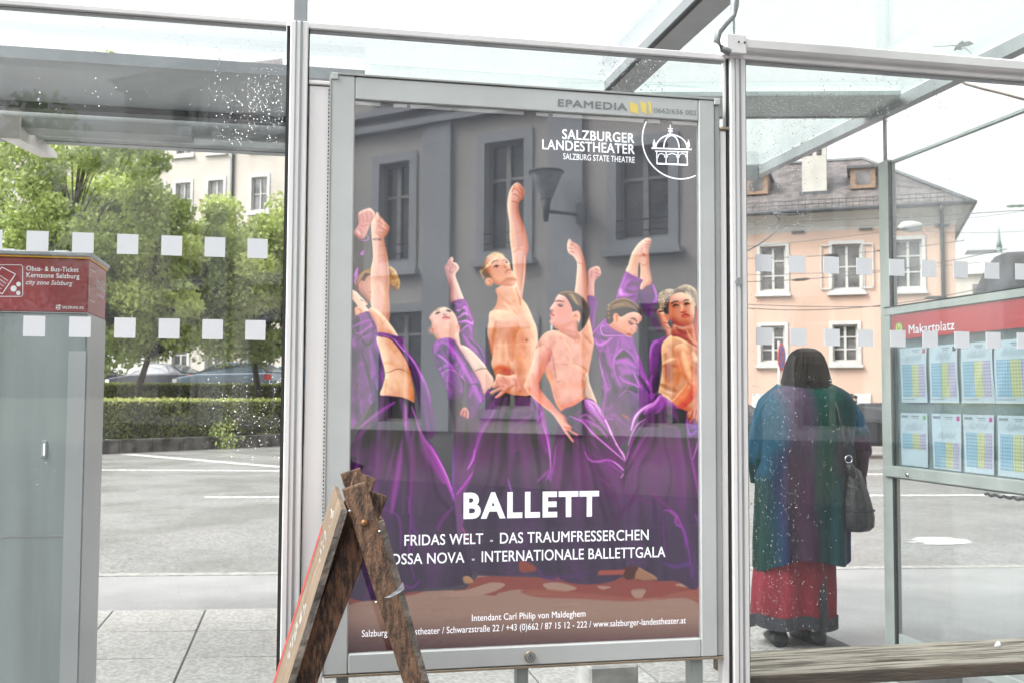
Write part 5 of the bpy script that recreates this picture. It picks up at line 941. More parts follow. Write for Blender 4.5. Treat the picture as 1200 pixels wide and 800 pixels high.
b_ = MB(); b_.tube([(c.x, c.y, 4.25), (c.x, c.y, 4.72)], [.04, .1], 10); a_ = fr_(-1.5, 4.42, 0); b_.tube([(c.x, c.y, 4.42), a_], .03, 8); fr_.box(b_, -1.58, -1.42, 4.25, 4.6, .09, .15); b_.build('bracket', M['lampgrey'], lp)

# ================================================================= trees, hedges, low wall
def leaf_mat(name, c1, c2):
    m = bpy.data.materials.new(name); m.use_nodes = True; nt = m.node_tree; nt.nodes.clear(); L = nt.links.new
    at_ = N(nt, 'ShaderNodeAttribute', attribute_name='tint'); mx = N(nt, 'ShaderNodeMix', data_type='RGBA'); mx.inputs[6].default_value = (*c1, 1); mx.inputs[7].default_value = (*c2, 1); L(at_.outputs['Fac'], mx.inputs[0])
    d = N(nt, 'ShaderNodeBsdfPrincipled'); d.inputs['Roughness'].default_value = .5; t = N(nt, 'ShaderNodeBsdfTranslucent'); L(mx.outputs[2], d.inputs['Base Color']); L(mx.outputs[2], t.inputs[0])
    ms = N(nt, 'ShaderNodeMixShader'); ms.inputs[0].default_value = .4; L(d.outputs[0], ms.inputs[1]); L(t.outputs[0], ms.inputs[2]); o = N(nt, 'ShaderNodeOutputMaterial'); L(ms.outputs[0], o.inputs[0]); return m
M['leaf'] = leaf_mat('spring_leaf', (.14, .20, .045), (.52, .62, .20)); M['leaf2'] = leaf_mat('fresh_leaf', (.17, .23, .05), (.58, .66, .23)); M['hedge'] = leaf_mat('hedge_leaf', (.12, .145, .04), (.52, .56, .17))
M['bark'] = mat('dark_bark', (.055, .045, .035), .9, 0, .3, 8, .2, 20)
def leaves(name, cen, tint, size, m, parent, up=.3, seed=1):
    """cen (n,3), tint (n,), one bent leaf face per centre"""
    rg_ = np.random.default_rng(seed); n = len(cen)
    a = rg_.normal(size=(n, 3)); a /= np.linalg.norm(a, axis=1)[:, None]; b = rg_.normal(size=(n, 3)); b[:, 2] += up; b -= a * (a * b).sum(1)[:, None]; b /= np.linalg.norm(b, axis=1)[:, None]
    sz = size * rg_.uniform(.55, 1.35, n)[:, None]
    v = np.stack([cen - a * sz * .8, cen + b * sz * .42, cen + a * sz * .8, cen - b * sz * .42], 1).reshape(-1, 3)
    me = bpy.data.meshes.new(name); me.vertices.add(4 * n); me.vertices.foreach_set('co', v.ravel()); me.loops.add(4 * n); me.loops.foreach_set('vertex_index', np.arange(4 * n)); me.polygons.add(n); me.polygons.foreach_set('loop_start', np.arange(n) * 4)
    try: me.polygons.foreach_set('loop_total', np.full(n, 4))
    except Exception: pass
    me.materials.append(m); at_ = me.attributes.new('tint', 'FLOAT', 'FACE'); at_.data.foreach_set('value', np.clip(tint, 0, 1).astype(np.float32)); me.update(); me.validate()
    return link(name, me, parent)
def tree(x, y, z0, zc, rx, rz, n, seed, label, m=None, lean=(0, 0), size=.11, group='trees in the park strip'):
    rg_ = np.random.default_rng(seed); t = empty('deciduous_tree', (x, y, z0)); tag(t, label, 'tree', group)
    tr = MB(); top = Vector((x + lean[0], y + lean[1], zc)); base = Vector((x, y, z0))
    pts = [base.lerp(top, k / 6) + Vector((math.sin(k * 1.7 + seed) * .12, math.cos(k * 2.1 + seed) * .1, 0)) for k in range(7)]
    tr.tube(pts, [.13, .12, .11, .10, .09, .07, .05], 9); tr.build('trunk', M['bark'], t)
    C_ = []; K = []; br = MB(); nb = 120
    for k in range(nb):
        while True:
            q = rg_.uniform(-1, 1, 3)
            if .25 < np.linalg.norm(q) < 1: break
        q *= rg_.uniform(.85, 1.08) / max(.6, np.linalg.norm(q)) if rg_.random() < .6 else 1
        c = np.array([top.x + q[0] * rx, top.y + q[1] * rx, zc + q[2] * rz]); cr_ = rg_.uniform(.4, .95)
        j = rg_.integers(3, 7); a_ = pts[j]; mid = a_.lerp(Vector(c), .5) + Vector((0, 0, .25 + .1 * rz * rg_.random()))
        br.tube([a_, mid, Vector(c)], [.035, .02, .008], 5)
        m_ = int(n / nb * rg_.uniform(.6, 1.4)); p = rg_.normal(size=(m_, 3)); p /= np.linalg.norm(p, axis=1)[:, None]; p *= (rg_.random(m_) ** .45)[:, None] * cr_; p[:, 2] *= .8
        base_t = rg_.uniform(.1, .6); C_.append(c + p); K.append(base_t + .45 * rg_.random(m_))
    br.build('branch', M['bark'], t)
    o = leaves('crown', np.concatenate(C_), np.concatenate(K), size, m or M['leaf'], t, seed=seed); return t
pA = at(70, 466, D=33); tree(pA.x - .3, pA.y, -.1, 7.2, 3.3, 4.9, 60000, 3, 'big leafy green tree at the left edge above the ticket machine', lean=(.5, 0))
pB = at(195, 466, D=35); tree(pB.x - 1.2, pB.y, -.1, 5.35, 3.2, 2.5, 52000, 7, 'green tree with drooping branches over the dark parked car', M['leaf2'], lean=(1.2, 0))
pC = at(300, 466, D=38); tree(pC.x, pC.y, -.1, 5.75, 3.0, 2.9, 46000, 12, 'lighter green tree standing over the silver blue estate car', M['leaf2'])
pE = at(120, 466, D=39); tree(pE.x, pE.y, -.1, 6.8, 2.6, 3.3, 36000, 27, 'green tree filling the gap behind the leftmost trees', M['leaf2'])
pD = at(-30, 466, D=40); tree(pD.x, pD.y, -.1, 8, 4.5, 5, 12000, 21, 'dark green tree at the far left behind the biggest tree')
tree(-8.5, -21, -.1, 6.3, 3.6, 3.6, 9000, 31, 'tree reflected in the upper left shelter pane', size=.16, group='trees behind the viewer')
tree(-14.5, -19, -.1, 6.0, 3.4, 3.4, 8000, 33, 'tree reflected at the far left edge of the shelter pane', size=.16, group='trees behind the viewer')
# low stone wall and hedges
w0, w1 = Vector((-14.5, 20.5, 0)), Vector((6.5, 38.9, 0)); wd = (w1 - w0).normalized(); wn_ = Vector((wd.y, -wd.x, 0))
lw = tag(empty('garden_wall', w0), 'low dark mossy stone wall edging the road below the hedge', 'wall')
L_ = (w1 - w0).length; nst = 28
for k_ in range(nst):
    a = w0 + wd * (L_ * k_ / nst + .01); b2 = w0 + wd * (L_ * (k_ + 1) / nst - .01); m_ = MB()
    m_.bar(a + Vector((0, 0, .03)), b2 + Vector((0, 0, .03 + rnd.uniform(-.01, .01))), .4 + rnd.uniform(-.02, .02), .42); m_.build('stone', M['oldwall'], lw, bevel=.015)
def hedge(a, b, th, z0, z1, n, label, seed):
    a, b = Vector(a), Vector(b); d = (b - a); L = d.length; d.normalize(); nn = Vector((d.y, -d.x, 0)); h_ = empty('hedge', a); tag(h_, label, 'hedge', 'clipped hedges beside the road')
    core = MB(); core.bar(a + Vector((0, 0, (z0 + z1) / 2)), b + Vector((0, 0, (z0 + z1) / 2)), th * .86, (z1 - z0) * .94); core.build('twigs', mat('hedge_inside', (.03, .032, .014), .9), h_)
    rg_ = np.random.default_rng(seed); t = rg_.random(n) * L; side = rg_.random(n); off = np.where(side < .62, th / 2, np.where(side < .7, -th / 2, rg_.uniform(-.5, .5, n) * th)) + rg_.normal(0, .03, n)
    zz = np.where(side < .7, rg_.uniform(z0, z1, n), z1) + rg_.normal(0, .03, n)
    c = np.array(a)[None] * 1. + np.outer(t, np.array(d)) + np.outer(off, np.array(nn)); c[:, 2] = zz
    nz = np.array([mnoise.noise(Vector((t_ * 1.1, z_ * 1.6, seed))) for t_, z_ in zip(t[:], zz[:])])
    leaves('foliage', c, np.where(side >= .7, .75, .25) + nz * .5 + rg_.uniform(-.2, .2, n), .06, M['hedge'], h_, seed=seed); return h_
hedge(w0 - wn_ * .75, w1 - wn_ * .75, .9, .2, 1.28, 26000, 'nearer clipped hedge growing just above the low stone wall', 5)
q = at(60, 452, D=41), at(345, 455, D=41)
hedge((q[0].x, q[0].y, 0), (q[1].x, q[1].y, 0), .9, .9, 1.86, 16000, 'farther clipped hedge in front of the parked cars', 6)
tr_ = MB(); qa, qb = q[0] - Vector((10, 1.5, 0)), q[1] + Vector((9, .4, 0))
tr_.add([(qa.x, qa.y, 1.3), (qb.x, qb.y, 1.3), (qb.x + 2, qb.y + 60, 1.3), (qa.x, qa.y + 60, 1.3), (qa.x, qa.y, -.2), (qb.x, qb.y, -.2)], [(0, 1, 2, 3), (4, 5, 1, 0)])
tag(tr_.build('park_ground', M['ground']), kind='structure')
for i, (px, py, s_, lb) in enumerate(((136, 524, .5, 'small weeds at the wall foot nearest the ticket machine'), (258, 522, .9, 'leafy weed growing out over the low wall'), (205, 505, .35, 'tiny weed on top of the low wall'))):
    p = at(px, py, D=29.5 if i != 1 else 29.8); rg_ = np.random.default_rng(50 + i); n = int(500 * s_); c = rg_.normal(size=(n, 3)) * [.28 * s_, .12, .3 * s_] + [p.x, p.y, max(.1, p.z)]
    wp = tag(empty('weed', (p.x, p.y, 0)), lb, 'plant'); leaves('foliage', c, rg_.uniform(.3, 1, n), .07, M['leaf'], wp, seed=60 + i)
# ================================================================= parked cars and traffic
def paint(name, col, rough=.25): 
    m = mat(name, col, rough, .3, .05, 2, 0); m.node_tree.nodes['Principled BSDF'].inputs['Coat Weight'].default_value = .8; return m
M['cglass'] = mat('car_glass', (.05, .065, .07), .05, 0, .3, 2, 0, spec=.9); M['tail'] = mat('tail_lamp_red', (.65, .02, .02), .2, 0, .05); M['plate'] = mat('number_plate', (.75, .75, .75), .4, 0, .02); M['rim'] = mat('wheel_rim', (.4, .4, .4), .3, .8, .05)
def car(loc, rz, label, col, kind='estate', group='cars parked behind the hedge', cat='car', L=4.5, Wd=1.78, H=1.48):
    t = empty('parked_car', loc, rz); tag(t, label, cat, group); T = t.matrix_world
    f = lambda x, y, z: T @ Vector((x, y, z))
    pm = paint('car_paint', col); hw = Wd / 2
    if kind == 'van': low = [(-2.5, .3), (2.45, .3), (2.5, .9), (1.9, 1.15), (-2.5, 1.2)]; gh = [(-2.5, 1.2), (1.85, 1.15), (1.2, 1.95), (.9, 2.05), (-2.42, 2.05)]; H = 2.05
    elif kind == 'sedan': low = [(-2.25, .35), (2.2, .3), (2.28, .6), (2.1, .8), (1.05, .95), (-1.6, 1.0), (-2.2, .98), (-2.28, .7)]; gh = [(1.1, .94), (.35, 1.38), (-.1, 1.45), (-.9, 1.42), (-1.75, 1.0)]
    else: low = [(-2.25, .35), (2.2, .3), (2.28, .6), (2.1, .8), (1.15, .95), (-2.2, 1.0), (-2.3, .7)]; gh = [(1.2, .94), (.45, 1.38), (-.1, 1.47), (-1.6, 1.44), (-2.15, 1.0)]
    def hull(poly, w0_, w1_, z0, z1, mi_name, m_, parent, out=0):
        mb = MB(); ring = []
        for sg in (-1, 1):
            ring.append([f(x, sg * (w0_ + (w1_ - w0_) * max(0, (z - z0) / (z1 - z0)) + out), z) for x, z in poly])
        n = len(poly); mb.add(ring[0] + ring[1], [tuple(range(n)), tuple(range(2 * n - 1, n - 1, -1))] + [(k, n + k, n + (k + 1) % n, (k + 1) % n) for k in range(n)]); return mb.build(mi_name, m_, parent, bevel=.03)
    hull(low, hw, hw, 0, 1, 'body', pm, t)
    gz0, gz1 = gh[0][1], max(z for _, z in gh); hull(gh, hw - .06, hw - .26, gz0, gz1, 'roof', pm, t)
    # glazing, a touch proud of the cabin
    cx = [x for x, _ in gh]; fr_x, rr_x = max(cx), min(cx)
    for sg in (-1, 1):
        def sp(x, z): return f(x, sg * ((hw - .06) - .2 * (z - gz0) / (gz1 - gz0) + .012), z)
        def edge(z, front):
            pts = gh if not front else gh
            best = None
            for (xa, za), (xb, zb) in zip(gh, gh[1:]):
                if za != zb and min(za, zb) <= z <= max(za, zb):
                    x = xa + (xb - xa) * (z - za) / (zb - za); best = x if best is None else (max(best, x) if front else min(best, x))
            return best if best is not None else (fr_x if front else rr_x)
        zb_, zt_ = gz0 + .05, gz1 - .12; xf0, xf1, xr0, xr1 = edge(zb_, True) - .12, edge(zt_, True) - .1, edge(zb_, False) + .18, edge(zt_, False) + .14
        cuts = [0, .48, .5, 1] if kind != 'van' else [0, .3]
        for a_, b_ in ((cuts[0], cuts[1]), (cuts[2], cuts[3])) if kind != 'van' else ((0, .28),):
            mb = MB(); mb.add([sp(xf0 + (xr0 - xf0) * a_, zb_), sp(xf0 + (xr0 - xf0) * b_, zb_), sp(xf1 + (xr1 - xf1) * b_, zt_), sp(xf1 + (xr1 - xf1) * a_, zt_)], [(0, 1, 2, 3)]); mb.build('side_window', M['cglass'], t)
    for a_, b_ in ((gh[0], gh[1]), (gh[-1], gh[-2])):
        s_ = 1 if a_[0] > 0 else -1; e = .012 * s_
        if kind == 'van' and s_ < 0: continue
        mb = MB(); w_ = hw - .14; mb.add([f(a_[0] * .985 + e + .02 * s_, -w_, a_[1] + .05), f(a_[0] * .985 + e + .02 * s_, w_, a_[1] + .05), f(b_[0] + e, w_ - .16, b_[1] - .02), f(b_[0] + e, -w_ + .16, b_[1] - .02)], [(0, 1, 2, 3)]); mb.build('windscreen' if s_ > 0 else 'rear_window', M['cglass'], t)
    for sg in (-1, 1):
        mb = MB(); mb.box((-2.30, sg * hw - sg * .30, .72), (-2.1, sg * (hw + .012), .95), 0, f); mb.build('tail_light', M['tail'], t)
        mb = MB(); mb.box((2.05, sg * hw - sg * .4, .6), (2.26, sg * (hw + .01), .76), 0, f); mb.build('headlight', M['plate'], t)
    mb = MB(); mb.box((-2.33, -.26, .62), (-2.30, .26, .73), 0, f); mb.build('number_plate', M['plate'], t)
    for x in (-1.4, 1.4):
        for sg in (-1, 1):
            mb = MB(); mb.tube([f(x, sg * (hw - .2), .31), f(x, sg * (hw + .01), .31)], .31, 16); w = mb.build('wheel', M['rubber'], t)
            mb = MB(); mb.tube([f(x, sg * (hw - .1), .31), f(x, sg * (hw + .02), .31)], .2, 12); mb.build('rim', M['rim'], w)
    return t
def face(px, py, D, z): p = at(px, py, D=D); return (p.x, p.y, z)
car(face(188, 450, 46, 1.38), R(150), 'dark parked car with red tail lamps left of the silver blue estate', (.04, .045, .06), 'sedan')
car(face(270, 450, 44, 1.38), R(152), 'silver blue parked estate car with bright red rear lamps behind the hedge', (.12, .17, .23), 'estate')
car(face(122, 440, 52, 1.38), R(170), 'white parked van behind the hedge beside the ticket machine', (.75, .76, .76), 'van', cat='van')
car(face(95, 450, 47, 1.38), R(176), 'dark parked car half hidden behind the ticket machine', (.05, .05, .06), 'sedan')
car(face(340, 448, 47, 1.38), R(178), 'teal blue car at the far end of the parked row', (.03, .16, .24), 'estate')
car(face(1046, 505, 27, -.12), R(-22), 'black car on the road just right of the woman in the coat', (.02, .02, .022), 'sedan', 'cars on the road')
car(face(850, 505, 26, -.12), R(-10), 'dark car on the road hidden mostly by the poster case', (.03, .035, .04), 'estate', 'cars on the road')
# curtain-sided lorry at the right edge
lo = empty('lorry', face(1215, 560, 17.5, -.12), R(-32)); tag(lo, 'dark lorry with a creased tarpaulin body at the right edge', 'lorry'); T = lo.matrix_world; f = lambda x, y, z: T @ Vector((x, y, z))
M['tarp'] = mat('dark_tarpaulin', (.045, .048, .055), .8, 0, .3, 4, .05, 8, stretch=(1, 1, .08), spec=.1, col2=(.008, .009, .011), thr=(.4, .62)); M['tarp2'] = mat('lorry_rail', (.32, .34, .35), .4, .6, .1)
mb = MB(); nn_ = 60; prof = [(0, 1.35), (0, 3.35), (.08, 3.7), (.3, 3.95), (1.2, 4.05)]
rows_ = []
for i in range(nn_ + 1):
    x = -1.1 + 7.6 * i / nn_; cr_ = min(1, i / 5); rows_.append([f(x, -1.25 + y + .03 * math.sin(i * 1.9) * (z < 3.6) + .02 * math.sin(i * .7), 1.35 + (z - 1.35) * (.55 + .45 * math.sin(cr_ * math.pi / 2) if z > 1.4 else 1)) for y, z in prof] + [f(x, 1.25, 1.35 + 2.6 * (.55 + .45 * math.sin(cr_ * math.pi / 2))), f(x, 1.25, 1.35)])
mb.loft(rows_); mb.build('tarpaulin', M['tarp'], lo)
mb = MB(); mb.box((-1.12, -1.30, 2.55), (6.6, -1.27, 2.62), 0, f); mb.build('rail', M['tarp2'], lo)
mb = MB(); mb.box((-1.15, -1.2, .75), (6.6, 1.2, 1.3), 0, f); mb.build('chassis', M['pipe'], lo, bevel=.02)
for x in (-.1, 1.1, 5.6):
    for sg in (-1, 1): mb = MB(); mb.tube([f(x, sg * .95, .5), f(x, sg * 1.24, .5)], .5, 18); mb.build('wheel', M['rubber'], lo)
mb = MB(); mb.box((6.7, -1.2, .6), (8.6, 1.2, 3.1), 0, f); mb.build('cab', paint('cab_paint', (.1, .1, .11)), lo, bevel=.15)
mb = MB(); mb.box((-1.22, -1.29, 2.35), (-1.125, -.95, 2.75), 0, f); mb.build('tail_light', M['tail'], lo)
# teal parasol by the corner of the salmon building
ub = empty('parasol', face(1126, 345, 27, -.12)); tag(ub, 'pale teal parasol dome just above the timetable case', 'parasol'); p = ub.location
mb = MB(); mb.tube([(p.x, p.y, 3.4), (p.x, p.y, 3.75), (p.x, p.y, 4.0), (p.x, p.y, 4.12)], [1.0, .85, .5, .03], 12); mb.build('canopy', mat('teal_cloth', (.30, .50, .50), .7), ub)
mb = MB(); mb.tube([(p.x, p.y, -.1), (p.x, p.y, 4)], .03, 8); mb.build('pole', M['pipe'], ub)

# ---- no-stopping sign
sg_ = empty('traffic_sign', face(913, 440, 24, -.12)); tag(sg_, 'round blue and red no-stopping sign turned almost edge-on left of the woman', 'sign'); p = sg_.location
mb = MB(); mb.tube([(p.x, p.y, -.1), (p.x, p.y, 2.75)], .03, 8); mb.build('pole', M['alu_dark'], sg_)
ax = Vector((.94, .34, 0)); c = Vector((p.x + .04, p.y - .05, 2.38)); o_ = Vector((.42, -.9, 0)).normalized()
ax = Vector((math.cos(R(48)), math.sin(R(48)), 0)); o_ = Vector((math.sin(R(48)), -math.cos(R(48)), 0))
def disc(r, d0, d1, m, nm, par):
    mb = MB(); n = 24; vs = [c + ax * r * math.cos(2 * math.pi * k / n) + Vector((0, 0, r * math.sin(2 * math.pi * k / n))) for k in range(n)]
    mb.add([v + o_ * d0 for v in vs] + [v + o_ * d1 for v in vs], [tuple(range(n))[::-1], tuple(range(n, 2 * n))] + [(k, (k + 1) % n, n + (k + 1) % n, n + k) for k in range(n)]); return mb.build(nm, m, par)
d_ = disc(.32, -.01, .01, M['red'], 'disc', sg_); disc(.25, .011, .014, mat('sign_blue', (.05, .08, .45), .4), 'blue_field', d_)
mb = MB(); e1 = (ax + Vector((0, 0, 1))).normalized(); mb.bar(c - e1 * .24 + o_ * .018, c + e1 * .24 + o_ * .018, .06, .004, up=o_); e1 = (ax - Vector((0, 0, 1))).normalized(); mb.bar(c - e1 * .24 + o_ * .02, c + e1 * .24 + o_ * .02, .06, .004, up=o_); mb.build('cross', M['red'], d_)

# ---- overhead wires and the suspended lamp
def wire(a, b, sag, r, label, ins=()):
    a, b = Vector(a), Vector(b); t = empty('overhead_wire', a); tag(t, label, 'wire', 'trolleybus wires over the road')
    mb = MB(); pts = [a.lerp(b, k / 16) - Vector((0, 0, sag * 4 * (k / 16) * (1 - k / 16))) for k in range(17)]; mb.tube(pts, r, 5); mb.build('cable', M['pipe'], t)
    for k in ins:
        c_ = a.lerp(b, k) - Vector((0, 0, sag * 4 * k * (1 - k))); d = (b - a).normalized(); mb = MB(); mb.tube([c_ - d * .16, c_ - d * .08, c_ + d * .08, c_ + d * .16], [.012, .028, .028, .012], 7); mb.build('insulator', M['rubber'], t)
for i, (x0, y0, x1, y1, dd, ins) in enumerate([(600, 296, 1100, 262, 26, (.92,)), (700, 296, 1130, 282, 24, (.66, .8)), (760, 327, 1180, 292, 20, (.45,)), (700, 340, 1200, 350, 22, (.78,)), (800, 352, 1150, 338, 18, (.86,)), (870, 262, 1230, 243, 30, ()), (1000, 262, 1240, 268, 40, ()), (700, 318, 1220, 300, 28, ())]):
    wire(at(x0, y0, D=dd), at(x1, y1, D=dd * .9), .25, .0075, 'thin dark wire number crossing the salmon facade'.replace('number ', '') + [' highest on the left', ' at window head height', ' through the upper window panes', ' just under the upper sills', ' lowest above the small windows', ' up at the gutter', ' against the sky right of the roof', ' across the middle of the upper windows'][i], ins)
wl_ = empty('insulated_wire', at(1200, 242, D=30)); tag(wl_, 'beaded green insulator hanging in the sky at the right edge', 'wire'); mb = MB(); a_, b_ = at(1180, 242, D=30), at(1215, 241, D=30)
mb.tube([a_, a_.lerp(b_, .2), a_.lerp(b_, .3), a_.lerp(b_, .45), a_.lerp(b_, .55), b_], [.03, .05, .03, .05, .03, .03], 6); mb.build('insulator', mat('green_insulator', (.05, .09, .06), .5), wl_)
sl_ = empty('street_lamp', at(1068, 266, D=24)); tag(sl_, 'white oval street lamp hung on a wire before the salmon facade', 'lamp'); c = Vector(sl_.location)
mb = MB(); mb.tube([c + Vector((-.32, 0, -.02)), c + Vector((-.22, 0, 0)), c, c + Vector((.22, 0, .01)), c + Vector((.3, 0, 0))], [.03, .11, .14, .1, .03], 10); mb.build('lamp_head', M['winwhite'], sl_)
mb = MB(); mb.tube([c + Vector((0, 0, .13)), c + Vector((0, 0, .22))], .03, 6); mb.tube([at(940, 258, D=24), c + Vector((0, 0, .22)), at(1300, 240, D=24)], .011, 5); mb.build('hanger', M['pipe'], sl_)
# ---- birch-like cable curl at the left of the salmon facade
cl = empty('hanging_cable', at(910, 250, D=20)); tag(cl, 'thin dark curling cable in front of the upper left salmon window', 'cable'); mb = MB()
mb.tube([at(x, y, D=20) for x, y in ((897, 246), (906, 250), (913, 256), (912, 266), (904, 276), (892, 285), (876, 294))], .014, 5); mb.tube([at(x, y, D=20) for x, y in ((906, 250), (925, 252), (946, 250))], .02, 5); mb.build('cable', M['pipe'], cl)

# ================================================================= the bus shelter
YW = 3.3
sh = empty('bus_shelter', (-.04, YW, 0)); tag(sh, 'glass and aluminium bus shelter around the ballet poster', 'bus shelter')
def bx(name, a, b, m, par=None, bev=.003): mb = MB(); mb.box(a, b); return mb.build(name, m, par if par is not None else sh, bevel=bev)
def post(x0, x1, gas):
    p_ = bx('post', (x0, YW, -.0), (x1, YW + .07, 2.60), M['alu'])
    w = x1 - x0
    for f0 in (.28, .55, .62): bx('post_groove', (x0 + w * f0, YW - .0025, .0), (x0 + w * f0 + .0035, YW + .002, 2.60), M['alu_dark'], p_, 0)
    g_ = (x0 - .014, x0 - .001) ; bx('gasket', (g_[0] + (.003 if x0 < 1 else .006), YW + .012, .0), (g_[1], YW + (.06 if x0 < 1 else .022), 2.585), M['gasket'], p_, 0)
    bx('gasket', (x1 + .0005, YW + .01, .0), (x1 + .005, YW + .06, 2.585), M['gasket'], p_, 0); return p_
pl = post(-.042, .014, True); prr = post(1.458, 1.516, True)
bx('post_head', (-.035, YW + .012, 2.60), (.010, YW + .06, 3.0), M['alu_dark']); bx('post_head', (1.474, YW + .02, 2.66), (1.488, YW + .034, 3.0), M['alu_dark'])
mb = MB(); n = 18; c = at(866, 330, Y=YW - .004); mb.tube([(c.x, YW - .006, c.z), (c.x, YW + .002, c.z)], .013, 18, smooth=False); mb.build('post_seal', M['alu_dark'], prr)
bx('side_plate', (.020, YW + .012, .0), (.086, YW + .06, 2.395), M['alu'], None, .002); bx('side_plate', (1.4235, YW + .014, .0), (1.448, YW + .06, 2.33), M['alu'])
bx('glass_clamp', (.018, YW + .005, 2.398), (.090, YW + .05, 2.412), M['alu']); bx('glass_clamp', (1.4225, YW + .005, 2.333), (1.457, YW + .03, 2.343), M['gold'])
bx('top_rail', (-2.6, YW + .004, 2.580), (-.056, YW + .05, 2.598), M['alu']); bx('top_rail', (.0165, YW + .004, 2.578), (1.442, YW + .05, 2.60), M['alu'])
bx('rail_shadow_gap', (-2.6, YW + .016, 2.5770), (-.056, YW + .045, 2.5795), M['alu_dark'], None, 0); bx('rail_shadow_gap', (.0165, YW + .016, 2.5750), (1.442, YW + .045, 2.5775), M['alu_dark'], None, 0)
# heavier rail on the right, a step nearer
mb = MB(); pf = [(YW - .03, 2.618), (YW - .03, 2.648), (YW - .015, 2.656), (YW + .06, 2.656), (YW + .06, 2.585), (YW - .005, 2.585), (YW - .005, 2.6), (YW - .022, 2.606)]
mb.prism(pf, lambda a, b, d: Vector((d, a, b)), 1.44, 4.2); rr_ = mb.build('top_rail', M['alu'], sh, bevel=.002)
bx('rail_end_cap', (1.430, YW - .034, 2.592), (1.505, YW + .062, 2.660), M['alu'], rr_)
bx('rail_shadow_gap', (1.522, YW + .012, 2.5825), (4.2, YW + .05, 2.5845), M['alu_dark'], None, 0)
for x in (1.475, 1.497): mb = MB(); mb.tube([(x, YW - .037, 2.632), (x, YW - .033, 2.632)], .0035, 8); mb.build('screw', M['gasket'], rr_)
# glass panes
def pane(x0, x1, z0, z1, y=YW + .03, m='pane', name='glass_pane'): return bx(name, (x0, y, z0), (x1, y + .008, z1), M[m], None, 0)
pane(-2.6, -.058, .12, 2.576); pane(.020, 1.44, 2.36, 2.574, y=YW + .052); pane(1.523, 3.12, .12, 2.582)
for i in range(8):
    for z in (1.866, 1.608): x = -.133 - .1298 * i - (.002 * (z < 1.7)); bx('glass_marker', (x - .031, YW + .026, z - .031), (x + .031, YW + .029, z + .031), M['sticker'], None, 0)
for i in range(12):
    for z in (1.874, 1.618):
        x = 1.590 + .1293 * i
        if x < 3.1: bx('glass_marker', (x - .030, YW + .026, z - .030), (x + .030, YW + .029, z + .030), M['sticker'], None, 0)
# roof: glass between beams
def slab(name, x0, x1, y0, y1, z0, z1, m): return bx(name, (x0, y0, z0), (x1, y1, z1), M[m], None, 0)
slab('roof_beam', 1.53, 1.655, 1.2, 5.04, 2.96, 3.04, 'alu_dark')
mb = MB(); mb.tube([(1.52, 1.2, 2.965), (1.52, 5.04, 2.965)], .012, 8); mb.build('roof_seal', M['gasket'], sh)
slab('roof_beam', 3.115, 3.175, 1.5, 6.66, 2.955, 3.02, 'alu_dark')
slab('roof_glass', -4, 1.525, 1.2, 5.06, 3.045, 3.055, 'roof_glass_clear'); slab('roof_glass', 1.66, 3.11, 1.2, 5.0, 3.022, 3.032, 'roof_glass'); slab('roof_glass', .32, 3.11, 5.01, 6.6, 3.022, 3.032, 'roof_glass')
M['tube'] = mat('dull_grey_metal', (.24, .26, .26), .5, .1, .1, 4, .02); M['purlin'] = mat('grey_green_panel', (.40, .44, .43), .45, .1, .1, 4, .02); M['slate_panel'] = mat('blue_grey_roof_panel', (.27, .30, .315), .3, .1, .08, 2, .01)
mb = MB(); qs = [at(x, y, Z=2.99) for x, y in ((872, 112), (1056, 111), (1041, 137), (872, 138))]; qs[0] = qs[0] + (qs[0] - qs[1]) * 1.2; qs[3] = qs[3] + (qs[3] - qs[2]) * 1.2
mb.add([q_ for q_ in qs] + [q_ + Vector((0, 0, .02)) for q_ in qs], [(3, 2, 1, 0), (4, 5, 6, 7), (0, 1, 5, 4), (1, 2, 6, 5), (2, 3, 7, 6), (3, 0, 4, 7)]); mb.build('purlin', M['purlin'], sh)
for i_, j_ in ((0, 1), (3, 2)): mb = MB(); mb.bar(qs[i_] - Vector((0, 0, .004)), qs[j_] - Vector((0, 0, .004)), .018, .006); mb.build('purlin_edge', M['alu_dark'], sh)
slab('roof_panel', -4.5, .3, 5.10, 5.9, 2.985, 3.01, 'slate_panel')
slab('panel_edge', -4.5, .3, 5.06, 5.10, 2.96, 3.015, 'alu_dark'); slab('gutter_edge', -4.5, .3, 5.9, 5.99, 2.95, 2.99, 'pipe')
mb = MB(); mb.tube([(-4.5, 6.12, 2.94), (.3, 6.12, 2.94)], .055, 10); mb.build('lamp_tube', M['tube'], sh)
slab('lamp_housing', -1.52, -.62, 6.04, 6.21, 2.875, 2.93, 'tube'); slab('front_beam', -4.5, .3, 6.34, 6.42, 2.90, 2.97, 'tube'); slab('front_beam', -4.5, 3.11, 6.58, 6.66, 2.93, 3.02, 'alu_dark'); slab('roof_strip', -4.5, .3, 6.42, 6.58, 2.97, 2.98, 'purlin')
mb = MB(); mb.add([(-1.62, 6.0, 2.93), (-1.52, 6.0, 2.93), (-1.52, 6.9, 2.93), (-1.62, 6.9, 2.93), (-1.62, 6.0, 2.80), (-1.52, 6.0, 2.80), (-1.52, 6.9, 2.90), (-1.62, 6.9, 2.90)], [(3, 2, 1, 0), (4, 5, 6, 7), (0, 1, 5, 4), (1, 2, 6, 5), (2, 3, 7, 6), (3, 0, 4, 7)]); mb.build('bracket', M['alu'], sh)
mb = MB(); mb.tube([at(x, y, D=3.30) for x, y in ((862, -14), (862, 6), (859, 18), (850, 28), (842, 38), (840, 48), (847, 58), (856, 62))], .0115, 10); mb.build('cable_hose', M['alu_dark'], sh)
